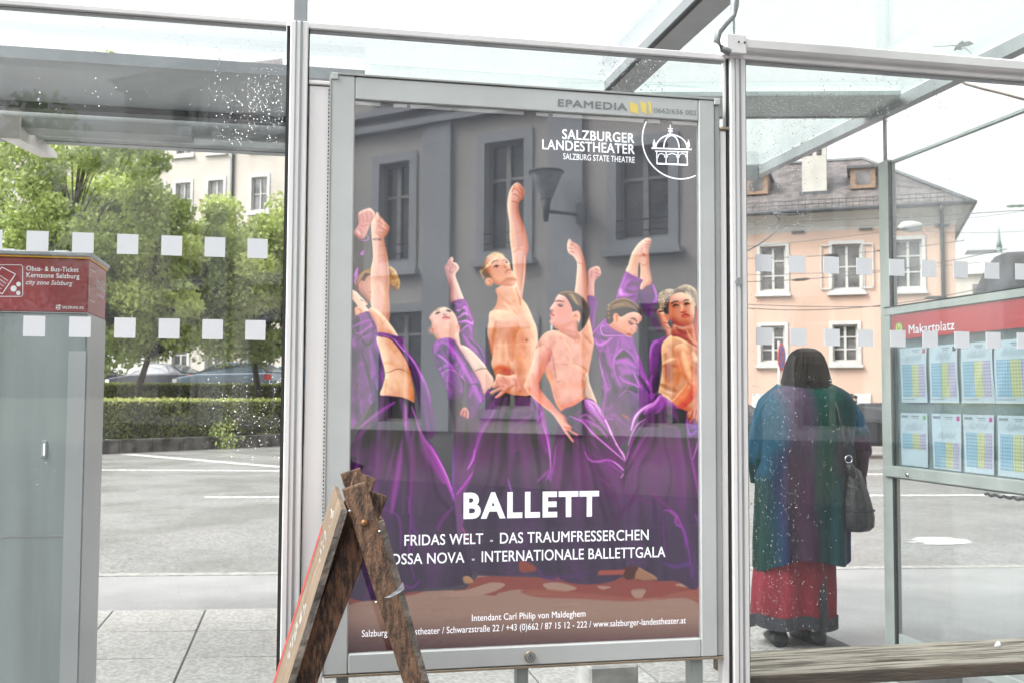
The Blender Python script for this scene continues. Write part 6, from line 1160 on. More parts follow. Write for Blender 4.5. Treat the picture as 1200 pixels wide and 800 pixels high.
mb = MB(); mb.tube([at(x, y, D=6.2) for x, y in ((1122, 93), (1132, 99), (1150, 104), (1175, 110), (1215, 121))], .008, 6); mb.build('roof_cable', mat('tan_cable', (.30, .26, .22), .6), sh)
# side panel, seen through the right-hand pane
SX = 3.17
sp1 = bx('post', (SX - .02, 5.05, 0), (SX + .03, 5.14, 2.715), M['steel_green']); bx('post_gasket', (SX - .018, 5.03, 0), (SX - .004, 5.049, 2.70), M['gasket'], sp1, 0)
mb = MB(); mb.tube([(SX + .0, 5.1, 2.715), (SX + .0, 5.1, 2.96)], .011, 8); mb.build('hanger_rod', M['alu_dark'], sh)
bx('side_glass', (SX, 3.42, .15), (SX + .01, 5.045, 2.69), M['pane_side'], None, 0); bx('side_rail', (SX - .008, 3.35, 2.690), (SX + .018, 5.045, 2.705), M['steel_green'], None, .001)
bx('side_rail', (SX - .006, 3.35, .10), (SX + .016, 5.045, .15), M['steel_green'], None, .001)
# leaf lying on the roof glass
lf = at(1128, 55, Z=3.04); ld = empty('fallen_debris', lf); tag(ld, 'dark clump of wet leaves lying on the glass roof top right', 'leaf')
mb = MB(); 
for k in range(26):
    a_ = rnd.uniform(0, 6.28); r_ = rnd.uniform(0, .035); c = lf + Vector((r_ * math.cos(a_), r_ * 2 * math.sin(a_), .004 + .012 * rnd.random())); w = Vector((math.cos(a_ * 3), math.sin(a_ * 3), .2)) * .022; v = w.cross(Vector((0, 0, 1))) * .5; mb.add([c - w, c + v, c + w, c - v], [(0, 1, 2, 3)])
for a0, a1 in (((0, 0), (-.12, .05)), ((0, 0), (.12, .1))): mb.tube([lf + Vector((a0[0], a0[1], .006)), lf + Vector((a1[0], a1[1], .008))], .002, 4)
mb.build('leaves', mat('wet_leaf', (.10, .15, .14), .5), ld)

# ================================================================= the poster case and its print
FY = YW
pc = empty('poster_case', (.77, FY, 0)); tag(pc, 'grey city-light poster case with the violet ballet poster behind glass', 'poster case')
X0, X1, Z0, Z1 = .087, 1.421, .533, 2.432; PX0, PX1, PZ0, PZ1 = .165, 1.3405, .5965, 2.3555
def fb_(name, a, b, m='case', bev=.004, par=None): return bx(name, a, b, M[m], par or pc, bev)
fb_('frame_stile', (X0, FY, Z0 + .0), (PX0, FY + .09, Z1)); fb_('frame_stile', (PX1, FY, Z0), (X1 - .022, FY + .09, Z1 - .0))
fb_('frame_rail', (PX0 + .0003, FY + .0006, PZ1), (PX1 - .0003, FY + .09, Z1 - .001)); fb_('frame_rail', (PX0 + .0003, FY + .0006, Z0 + .001), (PX1 - .0003, FY + .09, PZ0))
fb_('edge_trim', (X1 - .0215, FY + .006, Z0), (X1, FY + .1, Z1 - .004), 'case2'); fb_('edge_trim', (X0 - .003, FY - .002, Z0 - .002), (X0 + .003, FY + .1, Z1 + .004), 'case2', .001)
fb_('edge_trim', (X0 + .004, FY - .003, Z1 + .0005), (X1, FY + .1, Z1 + .007), 'case2', .001); fb_('edge_trim', (X0 + .004, FY - .001, Z0 - .008), (X1, FY + .1, Z0 - .0005), 'gold', .001)
for x in (X0 + .013, X1 - .013): fb_('corner_block', (x - .011, FY - .005, Z1 - .016), (x + .011, FY + .004, Z1 + .006), 'case', .002)
fb_('backboard', (PX0, FY + .026, PZ0), (PX1, FY + .06, PZ1), 'case2', 0)
# dot strip of the rubber seal along the left edge
mb = MB()
for k in range(150): z = .56 + k * .0122; mb.box((X0 - .0065, FY + .002, z), (X0 - .0032, FY + .008, z + .006))
mb.build('perforated_seal', M['gasket'], pc)
IN_D = .004
fr_p = lambda u, v: Vector((u, FY + .0205 - .0004, v))
def to_px(u, v):
    x = PX0 + (PX1 - PX0) * u; z = PZ0 + (PZ1 - PZ0) * v; q_ = np.stack([x, np.full_like(x, FY + .021), z - CAM_H], -1) @ np.array(CM)
    return 600 + 1204 * q_[..., 0] / -q_[..., 2], 400 - 1204 * q_[..., 1] / -q_[..., 2]
def veil_fn(y):
    y = np.asarray(y, float); t = np.clip((y - 500) / 60, 0, 1)[:, None]; t = t * t * (3 - 2 * t)
    return np.array([92, 93, 98.]) * (1 - t) + np.array([44, 44, 52.]) * t
PWI, PHI = 900, 1346
def seen_fn(y):
    y = np.asarray(y, float); t = np.clip((y - 500) / 60, 0, 1)[:, None]; t = t * t * (3 - 2 * t)
    return np.array([108, 110, 117.]) * (1 - t) + np.array([70, 70, 80.]) * t
_, ink = paint_poster(PWI, PHI, to_px, veil_fn, POSTER_GAIN, seen_fn); ink = ink * .86 + ink.mean(2, keepdims=True) * .14
im = bpy.data.images.new('poster_print', PWI, PHI, float_buffer=True); im.colorspace_settings.name = 'Non-Color'
px_ = np.ones((PHI, PWI, 4), np.float32); px_[..., :3] = ink[::-1]; im.pixels.foreach_set(px_.ravel()); im.update()
pm = bpy.data.materials.new('printed_poster'); pm.use_nodes = True; nt = pm.node_tree; tx = N(nt, 'ShaderNodeTexImage'); tx.image = im; tx.interpolation = 'Cubic'
nt.links.new(tx.outputs[0], nt.nodes['Principled BSDF'].inputs['Base Color']); add_glow(pm, PRINT_GLOW); add_glow(M['glow_white'], PRINT_GLOW + .06); nt.nodes['Principled BSDF'].inputs['Roughness'].default_value = .6; nt.nodes['Principled BSDF'].inputs['Specular IOR Level'].default_value = .15
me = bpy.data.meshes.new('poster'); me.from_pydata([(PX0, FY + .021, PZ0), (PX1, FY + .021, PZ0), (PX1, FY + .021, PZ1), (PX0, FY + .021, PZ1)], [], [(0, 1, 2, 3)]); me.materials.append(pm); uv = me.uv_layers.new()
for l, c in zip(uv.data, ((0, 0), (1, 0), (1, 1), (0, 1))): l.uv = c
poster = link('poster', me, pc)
po_n = fr_p
def PT(px, py): p = at(px, py, Y=FY + .0206); return p.x, p.z
def tl(s, px0, px1, py, capx, m='glow_white', bold=.02, par=None, pyr=None, frm=None, shear=0):
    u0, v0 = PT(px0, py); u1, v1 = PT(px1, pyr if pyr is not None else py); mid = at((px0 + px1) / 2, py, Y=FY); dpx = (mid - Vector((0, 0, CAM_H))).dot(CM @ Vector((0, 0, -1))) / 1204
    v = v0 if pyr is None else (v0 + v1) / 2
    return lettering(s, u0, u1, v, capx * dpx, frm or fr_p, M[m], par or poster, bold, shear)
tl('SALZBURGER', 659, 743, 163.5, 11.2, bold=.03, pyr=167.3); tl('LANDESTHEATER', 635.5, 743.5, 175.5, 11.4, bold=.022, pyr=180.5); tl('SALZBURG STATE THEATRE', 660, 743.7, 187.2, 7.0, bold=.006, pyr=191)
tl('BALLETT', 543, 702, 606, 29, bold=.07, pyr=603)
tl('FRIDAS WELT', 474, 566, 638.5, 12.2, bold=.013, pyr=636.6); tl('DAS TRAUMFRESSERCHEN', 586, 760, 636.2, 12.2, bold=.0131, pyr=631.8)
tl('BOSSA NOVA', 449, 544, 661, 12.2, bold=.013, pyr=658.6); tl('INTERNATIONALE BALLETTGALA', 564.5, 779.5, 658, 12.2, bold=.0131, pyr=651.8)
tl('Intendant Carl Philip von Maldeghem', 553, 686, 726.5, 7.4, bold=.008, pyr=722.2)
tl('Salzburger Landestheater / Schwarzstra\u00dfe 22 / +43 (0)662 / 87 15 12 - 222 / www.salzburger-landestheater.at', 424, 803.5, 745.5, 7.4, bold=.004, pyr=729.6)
for x, y in ((576, 633), (554.5, 655)): mb = MB(); u, v = PT(x, y); strip(mb, [(u - .0028, v), (u + .0028, v)], .006, fr_p); mb.build('dot', M['white'], poster)
# theatre emblem: ring and domed pavilion in white line
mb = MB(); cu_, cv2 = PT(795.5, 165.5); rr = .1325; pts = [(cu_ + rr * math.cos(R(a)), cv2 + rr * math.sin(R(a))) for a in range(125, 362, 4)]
pts = [(u, v) for u, v in pts if u < PX1 - .001 and v < PZ1 - .001]; strip(mb, pts, .0042, fr_p); mb.build('emblem_ring', M['glow_white'], poster)
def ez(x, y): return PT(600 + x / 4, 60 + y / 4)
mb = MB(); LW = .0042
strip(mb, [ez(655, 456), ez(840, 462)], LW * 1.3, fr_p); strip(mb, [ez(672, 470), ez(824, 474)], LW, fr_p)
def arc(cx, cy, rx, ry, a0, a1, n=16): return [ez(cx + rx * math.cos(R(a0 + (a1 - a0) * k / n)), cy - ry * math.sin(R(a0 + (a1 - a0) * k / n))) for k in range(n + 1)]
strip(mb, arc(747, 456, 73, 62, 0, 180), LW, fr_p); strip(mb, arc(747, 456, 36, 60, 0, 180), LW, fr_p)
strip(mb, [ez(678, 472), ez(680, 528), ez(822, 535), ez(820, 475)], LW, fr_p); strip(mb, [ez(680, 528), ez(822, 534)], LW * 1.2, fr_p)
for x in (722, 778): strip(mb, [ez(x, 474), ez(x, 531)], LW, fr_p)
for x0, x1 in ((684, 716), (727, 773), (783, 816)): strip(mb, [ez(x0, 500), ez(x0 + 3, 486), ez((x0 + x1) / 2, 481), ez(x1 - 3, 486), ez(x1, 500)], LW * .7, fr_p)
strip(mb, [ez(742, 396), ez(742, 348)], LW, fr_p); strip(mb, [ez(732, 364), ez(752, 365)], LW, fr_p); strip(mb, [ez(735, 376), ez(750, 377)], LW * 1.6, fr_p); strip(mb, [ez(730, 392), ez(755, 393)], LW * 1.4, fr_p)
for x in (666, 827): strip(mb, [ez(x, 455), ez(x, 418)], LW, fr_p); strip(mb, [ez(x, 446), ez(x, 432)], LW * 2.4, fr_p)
mb.build('emblem_pavilion', M['glow_white'], poster)
for a_, b_ in ((416, 446), (461, 477), (481, 614), (628.5, 643), (648, 754.5), (760, 774), (788, 817)):
    p0, p1 = at(a_, 119 + (a_ - 416) * .062, Y=FY + .01), at(b_, 119, Y=FY + .01); fb_('paper_clip', (p0.x, FY + .012, PZ1 - .0135), (p1.x, FY + .019, PZ1 + .0), 'case', .001)
gm_ = MB(); gm_.box((PX0, FY + .0095, PZ0), (PX1, FY + .0115, PZ1)); gm_.m = [0 if all(abs(gm_.v[i][1] - FY - .0095) < 1e-6 for i in f) else 1 for f in gm_.f]; gm_.build('poster_glass', [M['pane_poster'], M['pane_back']], pc)
# lettering on the case
fr_c = lambda u, v: Vector((u, FY - .0006, v))
def PC(px, py): p = at(px, py, Y=FY); return p.x, p.z
def tc_(s, px0, px1, pya, pyb, cap, m, bold, frm=fr_c, par=pc):
    u0, va = PC(px0, pya); u1, vb = PC(px1, pyb); return lettering(s, u0, u1, (va + vb) / 2, cap * 3.37 / 1204, frm, M[m], par, bold)
tc_('EPAMEDIA', 654, 734.5, 125.6, 129, 8.4, 'ink_dark', .04); tc_('0662/636 002', 766.5, 816, 132.8, 135, 6, 'ink_dark', .0)
for poly in ([(552, 237), (590, 253), (592, 300), (553, 283)], [(601, 235), (630, 248), (632, 300), (605, 283)], [(637, 236), (652, 243), (657, 300), (643, 287)]):
    mb = MB(); mb.add([fr_c(*PC(600 + x / 4, 60 + y / 4)) for x, y in poly], [(0, 1, 2, 3)]); mb.build('emblem_blade', M['yellow'], pc)
c = at(621, 768.5, Y=FY); mb = MB(); mb.tube([(c.x, FY + .001, c.z), (c.x, FY - .004, c.z), (c.x, FY - .006, c.z)], [.0185, .0185, .016], 24, smooth=False); lk = mb.build('lock', M['gold'], pc)
mb = MB(); mb.tube([(c.x, FY - .0055, c.z), (c.x, FY - .0085, c.z)], .0135, 20, smooth=False); mb.build('lock_core', M['alu_dark'], lk)
mb = MB(); mb.box((c.x - .0015, FY - .0095, c.z - .001), (c.x + .0015, FY - .0084, c.z + .009)); strip(mb, [(c.x + .0075 * math.sin(R(a)), c.z - .0 - .0075 * math.cos(R(a))) for a in range(-110, 111, 20)], .0014, lambda u, v: Vector((u, FY - .0088, v))); mb.build('keyhole', M['gasket'], lk)
for px_0, px_1 in ((394, 408), (604, 617), (806, 820)):
    a_, b_ = at(px_0, 790, Y=FY + .05), at(px_1, 790, Y=FY + .05); fb_('leg', (a_.x, FY + .02, 0), (b_.x, FY + .075, Z0 - .006), 'steel_green', .003)
cbk = at(716, 776, Y=4.35); cb_ = bx('base_block', (cbk.x - .11, 4.3, 0), (cbk.x + .11, 4.55, cbk.z), M['concrete'], None, .01); cb_.parent = None; tag(cb_, 'grey concrete block on the paving seen under the poster case', 'block')

# ================================================================= bench behind the glass
bn = empty('bench', (1.62, 3.5, 0)); tag(bn, 'weathered wooden slat bench behind the right glass pane', 'bench')
M['oldwood'] = mat('weathered_wood', (.58, .52, .43), .8, 0, .3, 3, .3, 18, stretch=(1.2, 22, 22), col2=(.15, .12, .09), thr=(.38, .56)); M['woodedge'] = mat('dark_wood_edge', (.11, .075, .05), .8, 0, .5, 6, .2, 20, stretch=(1, 8, 8), col2=(.05, .035, .025), thr=(.35, .62))
for i, (y0, y1) in enumerate(((3.377, 3.449), (3.459, 3.525), (3.535, 3.598), (3.607, 3.665))):
    mb = MB(); x0 = 1.545 + .008 * i; z1 = .452 - (.006 if i == 0 else 0); mb.box((x0, y0, .40), (4.3, y1, z1)); mb.build('slat', M['oldwood'] if i else M['oldwood'], bn, bevel=.006)
fe = MB(); fe.box((1.55, 3.366, .396), (4.3, 3.3765, .441)); fe.build('front_edge', M['woodedge'], bn, bevel=.004)
ee = MB(); ee.box((1.532, 3.372, .395), (1.5445, 3.66, .44)); ee.build('end_board', M['woodedge'], bn, bevel=.004)
for x in (1.75, 2.35, 3.5): lg = MB(); lg.box((x, 3.42, 0), (x + .06, 3.62, .398)); lg.build('leg', M['alu_dark'], bn, bevel=.004)
sc_ = at(1170, 759, Z=.452); pb = MB(); pb.tube([(sc_.x - .015, sc_.y, .46), (sc_.x, sc_.y, .468), (sc_.x + .018, sc_.y + .004, .458)], [.004, .012, .003], 7); tag(pb.build('crumpled_paper', M['white']), 'tiny crumpled white paper scrap lying on the bench', 'litter')

# ================================================================= timetable case on the side panel
TX = 3.14
tt = empty('timetable_case', (TX, 4.6, 0)); tag(tt, 'grey framed timetable case headed Makartplatz with eight sheets', 'timetable case')
def tb(name, y0, y1, z0, z1, x0, x1, m, par=None, bev=.003): mb = MB(); mb.box((x0, y0, z0), (x1, y1, z1)); return mb.build(name, m if not isinstance(m, str) else M[m], par or tt, bevel=bev)
YA, YB = 5.09, 3.37                                           # far and near ends
tb('frame', YB, YA, 1.855, 1.897, TX - .0, TX + .06, 'steel_green'); tb('frame', YB, YA, .985, 1.045, TX, TX + .06, 'steel_green'); tb('frame', YA - .052, YA, 1.045, 1.855, TX + .0005, TX + .06, 'steel_green'); tb('frame', YB, YB + .04, 1.045, 1.855, TX + .0005, TX + .06, 'steel_green')
tb('frame_edge', YB, YA + .003, 1.8975, 1.902, TX - .003, TX + .06, 'pipe', None, .001); tb('frame_edge', YB, YA + .003, .980, .9845, TX - .003, TX + .06, 'pipe', None, .001)
tb('backboard', YB + .04, YA - .052, 1.045, 1.855, TX + .045, TX + .055, mat('case_lining', (.22, .26, .26), .5), None, 0)
hdr = tb('header_panel', YB + .04, YA - .053, 1.722, 1.8545, TX + .012, TX + .02, 'red', None, 0)
frt = lambda y, z: Vector((TX + .0112, -y, z))
def PX_(px, py, X=TX + .0112): p = at(px, py, X=X); return -p.y, p.z
u0, v0 = PX_(1065, 391); u1, v1 = PX_(1118.5, 386.2); lettering('Makartplatz', u0, u1, (v0 + v1) / 2, .046, frt, M['white'], hdr, .012)
bu, bv = PX_(1053.5, 385)
def cdisc(r, dx, m, nm, par, a=1.): mb = MB(); n = 24; mb.add([Vector((TX + .0112 - dx, -(bu + r * math.cos(6.2832 * k / n)), bv + r * math.sin(6.2832 * k / n))) for k in range(n)], [tuple(range(n))]); return mb.build(nm, m, par)
bd = cdisc(.036, .0004, mat('stop_green', (.02, .28, .12), .5), 'stop_badge', hdr); cdisc(.029, .0008, mat('stop_yellow', (.80, .72, .10), .5), 'badge_field', bd)
lettering('H', bu - .014, bu + .014, bv - .016, .033, lambda y, z: Vector((TX + .01, -y, z)), mat('badge_green', (.02, .22, .10), .5), bd, .03)
def grid_mat(name, base, dark):
    m = bpy.data.materials.new(name); m.use_nodes = True; nt = m.node_tree; b = nt.nodes['Principled BSDF']; tc = N(nt, 'ShaderNodeTexCoord'); sx = N(nt, 'ShaderNodeSeparateXYZ'); nt.links.new(tc.outputs['Object'], sx.inputs[0])
    def per(sock, freq, duty):
        a = N(nt, 'ShaderNodeMath', operation='MULTIPLY'); a.inputs[1].default_value = freq; nt.links.new(sock, a.inputs[0]); f_ = N(nt, 'ShaderNodeMath', operation='FRACT'); nt.links.new(a.outputs[0], f_.inputs[0]); g_ = N(nt, 'ShaderNodeMath', operation='LESS_THAN'); g_.inputs[1].default_value = duty; nt.links.new(f_.outputs[0], g_.inputs[0]); return g_.outputs[0]
    r_ = per(sx.outputs['Z'], 62, .42); c_ = per(sx.outputs['Y'], 55, .5); k = N(nt, 'ShaderNodeMath', operation='MULTIPLY'); nt.links.new(r_, k.inputs[0]); nt.links.new(c_, k.inputs[1]); k2 = N(nt, 'ShaderNodeMath', operation='MULTIPLY'); k2.inputs[1].default_value = .65; nt.links.new(k.outputs[0], k2.inputs[0])
    mx = N(nt, 'ShaderNodeMix', data_type='RGBA'); mx.inputs[6].default_value = (*base, 1); mx.inputs[7].default_value = (*dark, 1); nt.links.new(k2.outputs[0], mx.inputs[0]); nt.links.new(mx.outputs[2], b.inputs['Base Color']); b.inputs['Roughness'].default_value = .7; return m
TM = [grid_mat('timetable_blue', (.33, .50, .62), (.03, .05, .10)), grid_mat('timetable_yellow', (.60, .58, .30), (.10, .09, .03)), grid_mat('timetable_lilac', (.52, .44, .58), (.10, .07, .13))]
M['sheet'] = mat('timetable_paper', (.58, .62, .68), .7, 0, .03, 3, 0); M['mark_red'] = mat('line_mark_red', (.45, .06, .08), .5); M['mark_mag'] = mat('line_mark_magenta', (.55, .02, .28), .5); M['mark_green'] = mat('line_mark_green', (.2, .4, .12), .5)
sheets = [((1054.5, 408), (1086, 408), (1055, 474), 0, 'mark_red'), ((1088.5, 406), (1122.5, 403), (1091, 477), 0, 'black'), ((1126, 403), (1163.5, 402), (1127, 475), 0, 'yellow'), ((1165.5, 402), (1210, 400), (1167, 480), 0, 'black'),
          ((1056, 482.6), (1086, 483), (1056, 545), 2, 'mark_green'), ((1092.5, 483), (1125.5, 483), (1094, 551), 1, 'mark_mag'), ((1128.5, 484), (1164.5, 485), (1130, 555), 0, 'mark_mag'), ((1168, 485), (1212, 487), (1168, 560), 0, 'mark_mag')]
for i, (a_, b_, c_, ty, mk) in enumerate(sheets):
    PXs = TX + .035; pa_, pb_, pc_ = at(*a_, X=PXs), at(*b_, X=PXs), at(*c_, X=PXs); yl, yr = pa_.y, pb_.y; top = 1.675 if i < 4 else 1.330; bot = 1.385 if i < 4 else 1.052; H_ = top - bot; W_ = yl - yr
    def q(u, v, dx=0): return Vector((PXs - dx + .004 * math.sin(u * 3 + v * 2 + i), yl - W_ * u + (.004 * math.sin(v * 5) if i < 4 else 0), top - H_ * v))
    def patch(nm, u0, u1, v0, v1, dx, m, par, nn=8):
        mb = MB(); us = [u0 + (u1 - u0) * k / 3 for k in range(4)]; vs_ = [v0 + (v1 - v0) * k / nn for k in range(nn + 1)]
        mb.add([q(u, v, dx) for v in vs_ for u in us], [(r_ * 4 + k, r_ * 4 + k + 1, r_ * 4 + k + 5, r_ * 4 + k + 4) for r_ in range(nn) for k in range(3)]); return mb.build(nm, m, par)
    sh_ = patch('timetable_sheet', 0, 1, 0, 1, 0, M['sheet'], tt)
    v0, v1 = {0: (.31, .90), 1: (.50, .97), 2: (.38, .68)}[ty]
    for (ua, ub), m_ in zip(((.07, .44), (.45, .70), (.71, .94)), TM): patch('timetable_column', ua, ub, v0, v1, .0012, m_, sh_)
    patch('line_mark', .84, .95, .04, .12, .0012, M[mk], sh_, 2); patch('title_line', .45, .72, .05, .065, .0012, M['ink_dark'], sh_, 2); patch('title_line', .5, .7, .085, .095, .0012, M['ink_dark'], sh_, 2)
    if i >= 4: patch('operator_mark', .05, .3, .045, .085, .0012, M['ink_dark'], sh_, 2)
    else: patch('foot_line', .05, .55, .935, .945, .0012, M['ink_dark'], sh_, 2)
    # route drawing: slanted strokes over a pale baseline
    mb = MB()
    for k in range(12): u = .2 + .05 * k; mb.add([q(u, v0 - .06, .0014), q(u + .014, v0 - .06, .0014), q(u + .07, v0 - .15 - .02 * (k % 3), .0014), q(u + .06, v0 - .15 - .02 * (k % 3), .0014)], [(0, 1, 2, 3)])
    mb.build('route_diagram', mat('route_grey', (.36, .42, .46), .7) if i == 0 else bpy.data.materials['route_grey'], sh_)
tb('case_glass', YB + .04, YA - .052, 1.045, 1.855, TX + .004, TX + .0055, 'pane_case', None, 0)
c = at(1064, 556.5, X=TX); mb = MB(); mb.tube([(TX + .002, c.y, 1.008), (TX - .008, c.y, 1.008)], .011, 12); mb.build('lock', M['chrome'], tt)
mb = MB()
for k in range(40): y = 4.28 - k * .022; mb.tube([(TX + .01, y, .962 + .004 * math.sin(k * 2.3)), (TX + .01, y - .02, .962 + .004 * math.sin(k * 2.3 + 2))], .007, 5)
mb.build('dirty_seal', M['pipe'], tt)

# ================================================================= ticket machine behind the left pane
tk = empty('ticket_machine', (-1.4, 3.86, 0)); tag(tk, 'tall grey-green bus ticket machine with dark red header at the left edge', 'ticket machine')
def kb(name, a, b, m, par=None, bev=.004): return bx(name, a, b, M[m] if isinstance(m, str) else m, par or tk, bev)
TXR = -.7055
kb('body', (-2.3, 3.7, .0), (TXR - .0, 4.02, 1.677), 'machine'); hd_ = kb('header', (-2.3, 3.697, 1.679), (TXR + .001, 4.023, 1.862), 'darkred')
kb('side_panel', (TXR + .0005, 3.703, .0), (TXR + .004, 4.018, 1.675), 'machine_side', None, 0); kb('panel_seam', (-2.3, 3.6985, .93), (TXR - .056, 3.6998, .934), 'alu_dark', None, 0); kb('coin_slot', (-.838, 3.6955, 1.19), (-.820, 3.6998, 1.25), 'machine'); kb('slot_mark', (-.831, 3.6935, 1.20), (-.826, 3.6956, 1.24), 'glow_white', None, 0); kb('corner_strip', (TXR - .055, 3.6965, .0), (TXR + .0002, 3.6995, 1.55), 'machine_side', None, 0)  # slot mark: a small pale piece in the shared emissive white
kb('roof_cap', (-2.3, 3.685, 1.868), (TXR + .012, 4.035, 1.885), 'alu_dark'); kb('light_strip', (-2.3, 3.692, 1.8625), (TXR + .006, 4.03, 1.8675), 'orange', None, 0); kb('header_seam', (-2.3, 3.695, 1.6765), (TXR + .002, 4.024, 1.6785), 'machine_side', None, 0)
for x in (-.83, -1.0): kb('roof_stud', (x, 3.75, 1.885), (x + .05, 3.85, 1.897), 'alu_dark', None, .004)
frk = lambda u, v: Vector((u, 3.6965, v))
def PK(px, py): p = at(px, py, Y=3.6965); return p.x, p.z
def tk_(s, a, b, py, cap, m='white', bold=.012, shear=0): u0, v = PK(a, py); u1, _ = PK(b, py); return lettering(s, u0, u1, v, cap * 3.48 / 1204, frk, M[m], hd_, bold, shear)
tk_('Obus- & Bus-Ticket', 31, 92, 317.3, 5.4, bold=.02); tk_('Kernzone Salzburg', 31, 93, 325, 5.4, bold=.02); tk_('city zone Salzburg', 30.5, 85, 333.2, 5.2, bold=.006, shear=.25); tk_('SALZBURG AG', 73, 98, 361.7, 2.8, bold=.03)
mb = MB()
def KZ(x, y): return PK(x / 7.27, 285 + y / 7.27)
strip(mb, [KZ(-200, 184), KZ(180, 186), KZ(193, 200), KZ(194, 440), KZ(184, 454), KZ(-200, 455)], .0022, frk); strip(mb, [KZ(15, 205), KZ(132, 265), KZ(20, 432), KZ(-120, 380)], .003, frk); strip(mb, [KZ(15, 205), KZ(-120, 380)], .003, frk)
for k in range(5): strip(mb, [KZ(-20 - k * 18, 262 + k * 24), KZ(66 - k * 18, 320 + k * 24)], .0016, frk)
for x, y, r_ in ((158, 350, 20), (116, 388, 26), (156, 426, 19)):
    n = 16; a_ = [KZ(x + r_ * math.cos(6.2832 * k / n), y + r_ * math.sin(6.2832 * k / n)) for k in range(n)]; mb.add([frk(*p) for p in a_], [tuple(range(n))[::-1]])
strip(mb, [KZ(512, 528), KZ(480, 532), KZ(480, 548), KZ(508, 550), KZ(512, 560), KZ(490, 566)], .0028, frk); strip(mb, [KZ(484, 552), KZ(478, 560)], .0028, frk); strip(mb, [KZ(500, 540), KZ(518, 536)], .0028, frk)
mb.build('ticket_pictogram', M['white'], hd_)
frs = lambda u, v: Vector((TXR + .0016, u, v))
lettering('Obus- & Bus-Ticket', 3.84, 4.0, 1.80, .016, frs, M['white'], hd_, .02); lettering('Kernzone Salzburg', 3.84, 4.0, 1.776, .016, frs, M['white'], hd_, .02); lettering('city zone Salzburg', 3.84, 3.98, 1.752, .015, frs, M['white'], hd_, .0, .25)
mb = MB(); strip(mb, [(3.82, 1.725), (3.72, 1.725), (3.72, 1.83), (3.82, 1.83)], .002, frs); mb.build('ticket_pictogram', M['white'], hd_)

# ================================================================= wooden trestle sign in front
ts = empty('sandwich_board', (.05, 2.75, 0)); tag(ts, 'worn brown wooden trestle board sign standing before the poster', 'sandwich board')
M['stainwood'] = mat('dark_stained_wood', (.31, .17, .10), .65, 0, .3, 9, .3, 34, stretch=(13, 13, 3), col2=(.095, .055, .038), thr=(.38, .60)); M['stainwood2'] = mat('dark_stained_wood_left', (.26, .13, .075), .65, 0, .3, 9, .3, 34, stretch=(12, 12, 3), col2=(.06, .036, .028), thr=(.42, .60)); M['board'] = mat('weathered_plywood', (.22, .155, .105), .75, 0, .2, 4, .1, 30, stretch=(8, 8, 1)); M['boardedge'] = mat('grey_board_edge', (.20, .165, .14), .9, 0, .5, 14, .3, 40, col2=(.06, .05, .045), thr=(.35, .6))
YN, YF = 2.45, 3.02
def leg(a, b, Y, w, dy, m='stainwood', ext=2.2):
    p0, p1 = at(*a, Y=Y), at(*b, Y=Y); d = (p1 - p0); d = d * ((p0.z) / -d.z) if True else d; p1 = p0 + d; mb = MB(); mb.bar(p0, p1, w, .024, up=(0, 1, 0)); o = mb.build('leg', M[m], ts, bevel=.002); return p0, p1, o
# bar(): width runs across, thickness along the view
def legb(a, b, Y, w, th, m):
    p0, p1 = at(*a, Y=Y), at(*b, Y=Y); d = (p1 - p0); p1 = p0 + d * (p0.z / -d.z); d.normalize(); x = d.cross(Vector((0, 1, 0))).normalized()
    mb = MB(); vs = [p + x * i * w / 2 + Vector((0, j * th / 2, 0)) for p in (p0, p1) for i, j in ((-1, -1), (1, -1), (1, 1), (-1, 1))]; mb.add(vs, [(3, 2, 1, 0), (4, 5, 6, 7), (0, 1, 5, 4), (1, 2, 6, 5), (2, 3, 7, 6), (3, 0, 4, 7)]); mb.build('leg', M[m], ts, bevel=.0025); return p0, p1, x
lA = legb((414.5, 568), (488, 800), YN, .058, .022, 'stainwood'); lB = legb((440, 576), (352, 808), YN + .026, .060, .022, 'stainwood2')
lC = legb((410.5, 551), (481, 775), YF + .026, .060, .022, 'stainwood2'); lD = legb((429, 556), (352, 760), YF, .064, .022, 'stainwood')
bo = at(427, 612, Y=YN - .011); mb = MB(); mb.tube([(bo.x, bo.y + .002, bo.z), (bo.x, bo.y - .004, bo.z), (bo.x, bo.y - .007, bo.z)], [.0092, .008, .004], 14); mb.build('bolt', mat('rusty_bolt', (.35, .17, .08), .5, .6), ts)
bf = at(413, 590, Y=YF); mb = MB(); mb.tube([(bo.x, YN + .01, bo.z), (bf.x, YF, bf.z)], .007, 8); mb.build('hinge_rod', M['pipe'], ts)
# left board: face turned up and to the left
def board(top, bot, topf, botf, side, m, name, th=.014):
    a0, a1 = at(*top, Y=YN - .012), at(*bot, Y=YN - .012); b0, b1 = at(*topf, Y=YF + .06), at(*botf, Y=YF + .06); d = (a1 - a0); a1 = a0 + d * ((a0.z - .03) / -d.z); e = (b1 - b0); e = Vector((.004 if side < 0 else .0, .642, 0)); b0, b1 = a0 + e, a1 + e
    n = (a1 - a0).cross(b0 - a0).normalized(); n = n if n.x * side > 0 else -n; mb = MB(); q_ = [a0, a1, b1, b0]; mb.add(q_ + [p + n * th for p in q_], [(3, 2, 1, 0), (4, 5, 6, 7), (0, 1, 5, 4), (1, 2, 6, 5), (2, 3, 7, 6), (3, 0, 4, 7)]); return mb.build(name, M[m], ts, bevel=.001), a0, a1, b0, b1, n
bl, a0, a1, b0, b1, nn2 = board((407, 598), (345, 800), (396.5, 578), (330, 760), -1, 'board', 'left_board')
mb = MB(); mb.bar(a0 + nn2 * .007 - Vector((0, .002, 0)), a1 + nn2 * .007 - Vector((0, .002, 0)), .004, .0155, up=nn2); mb.build('board_edge', M['boardedge'], bl)
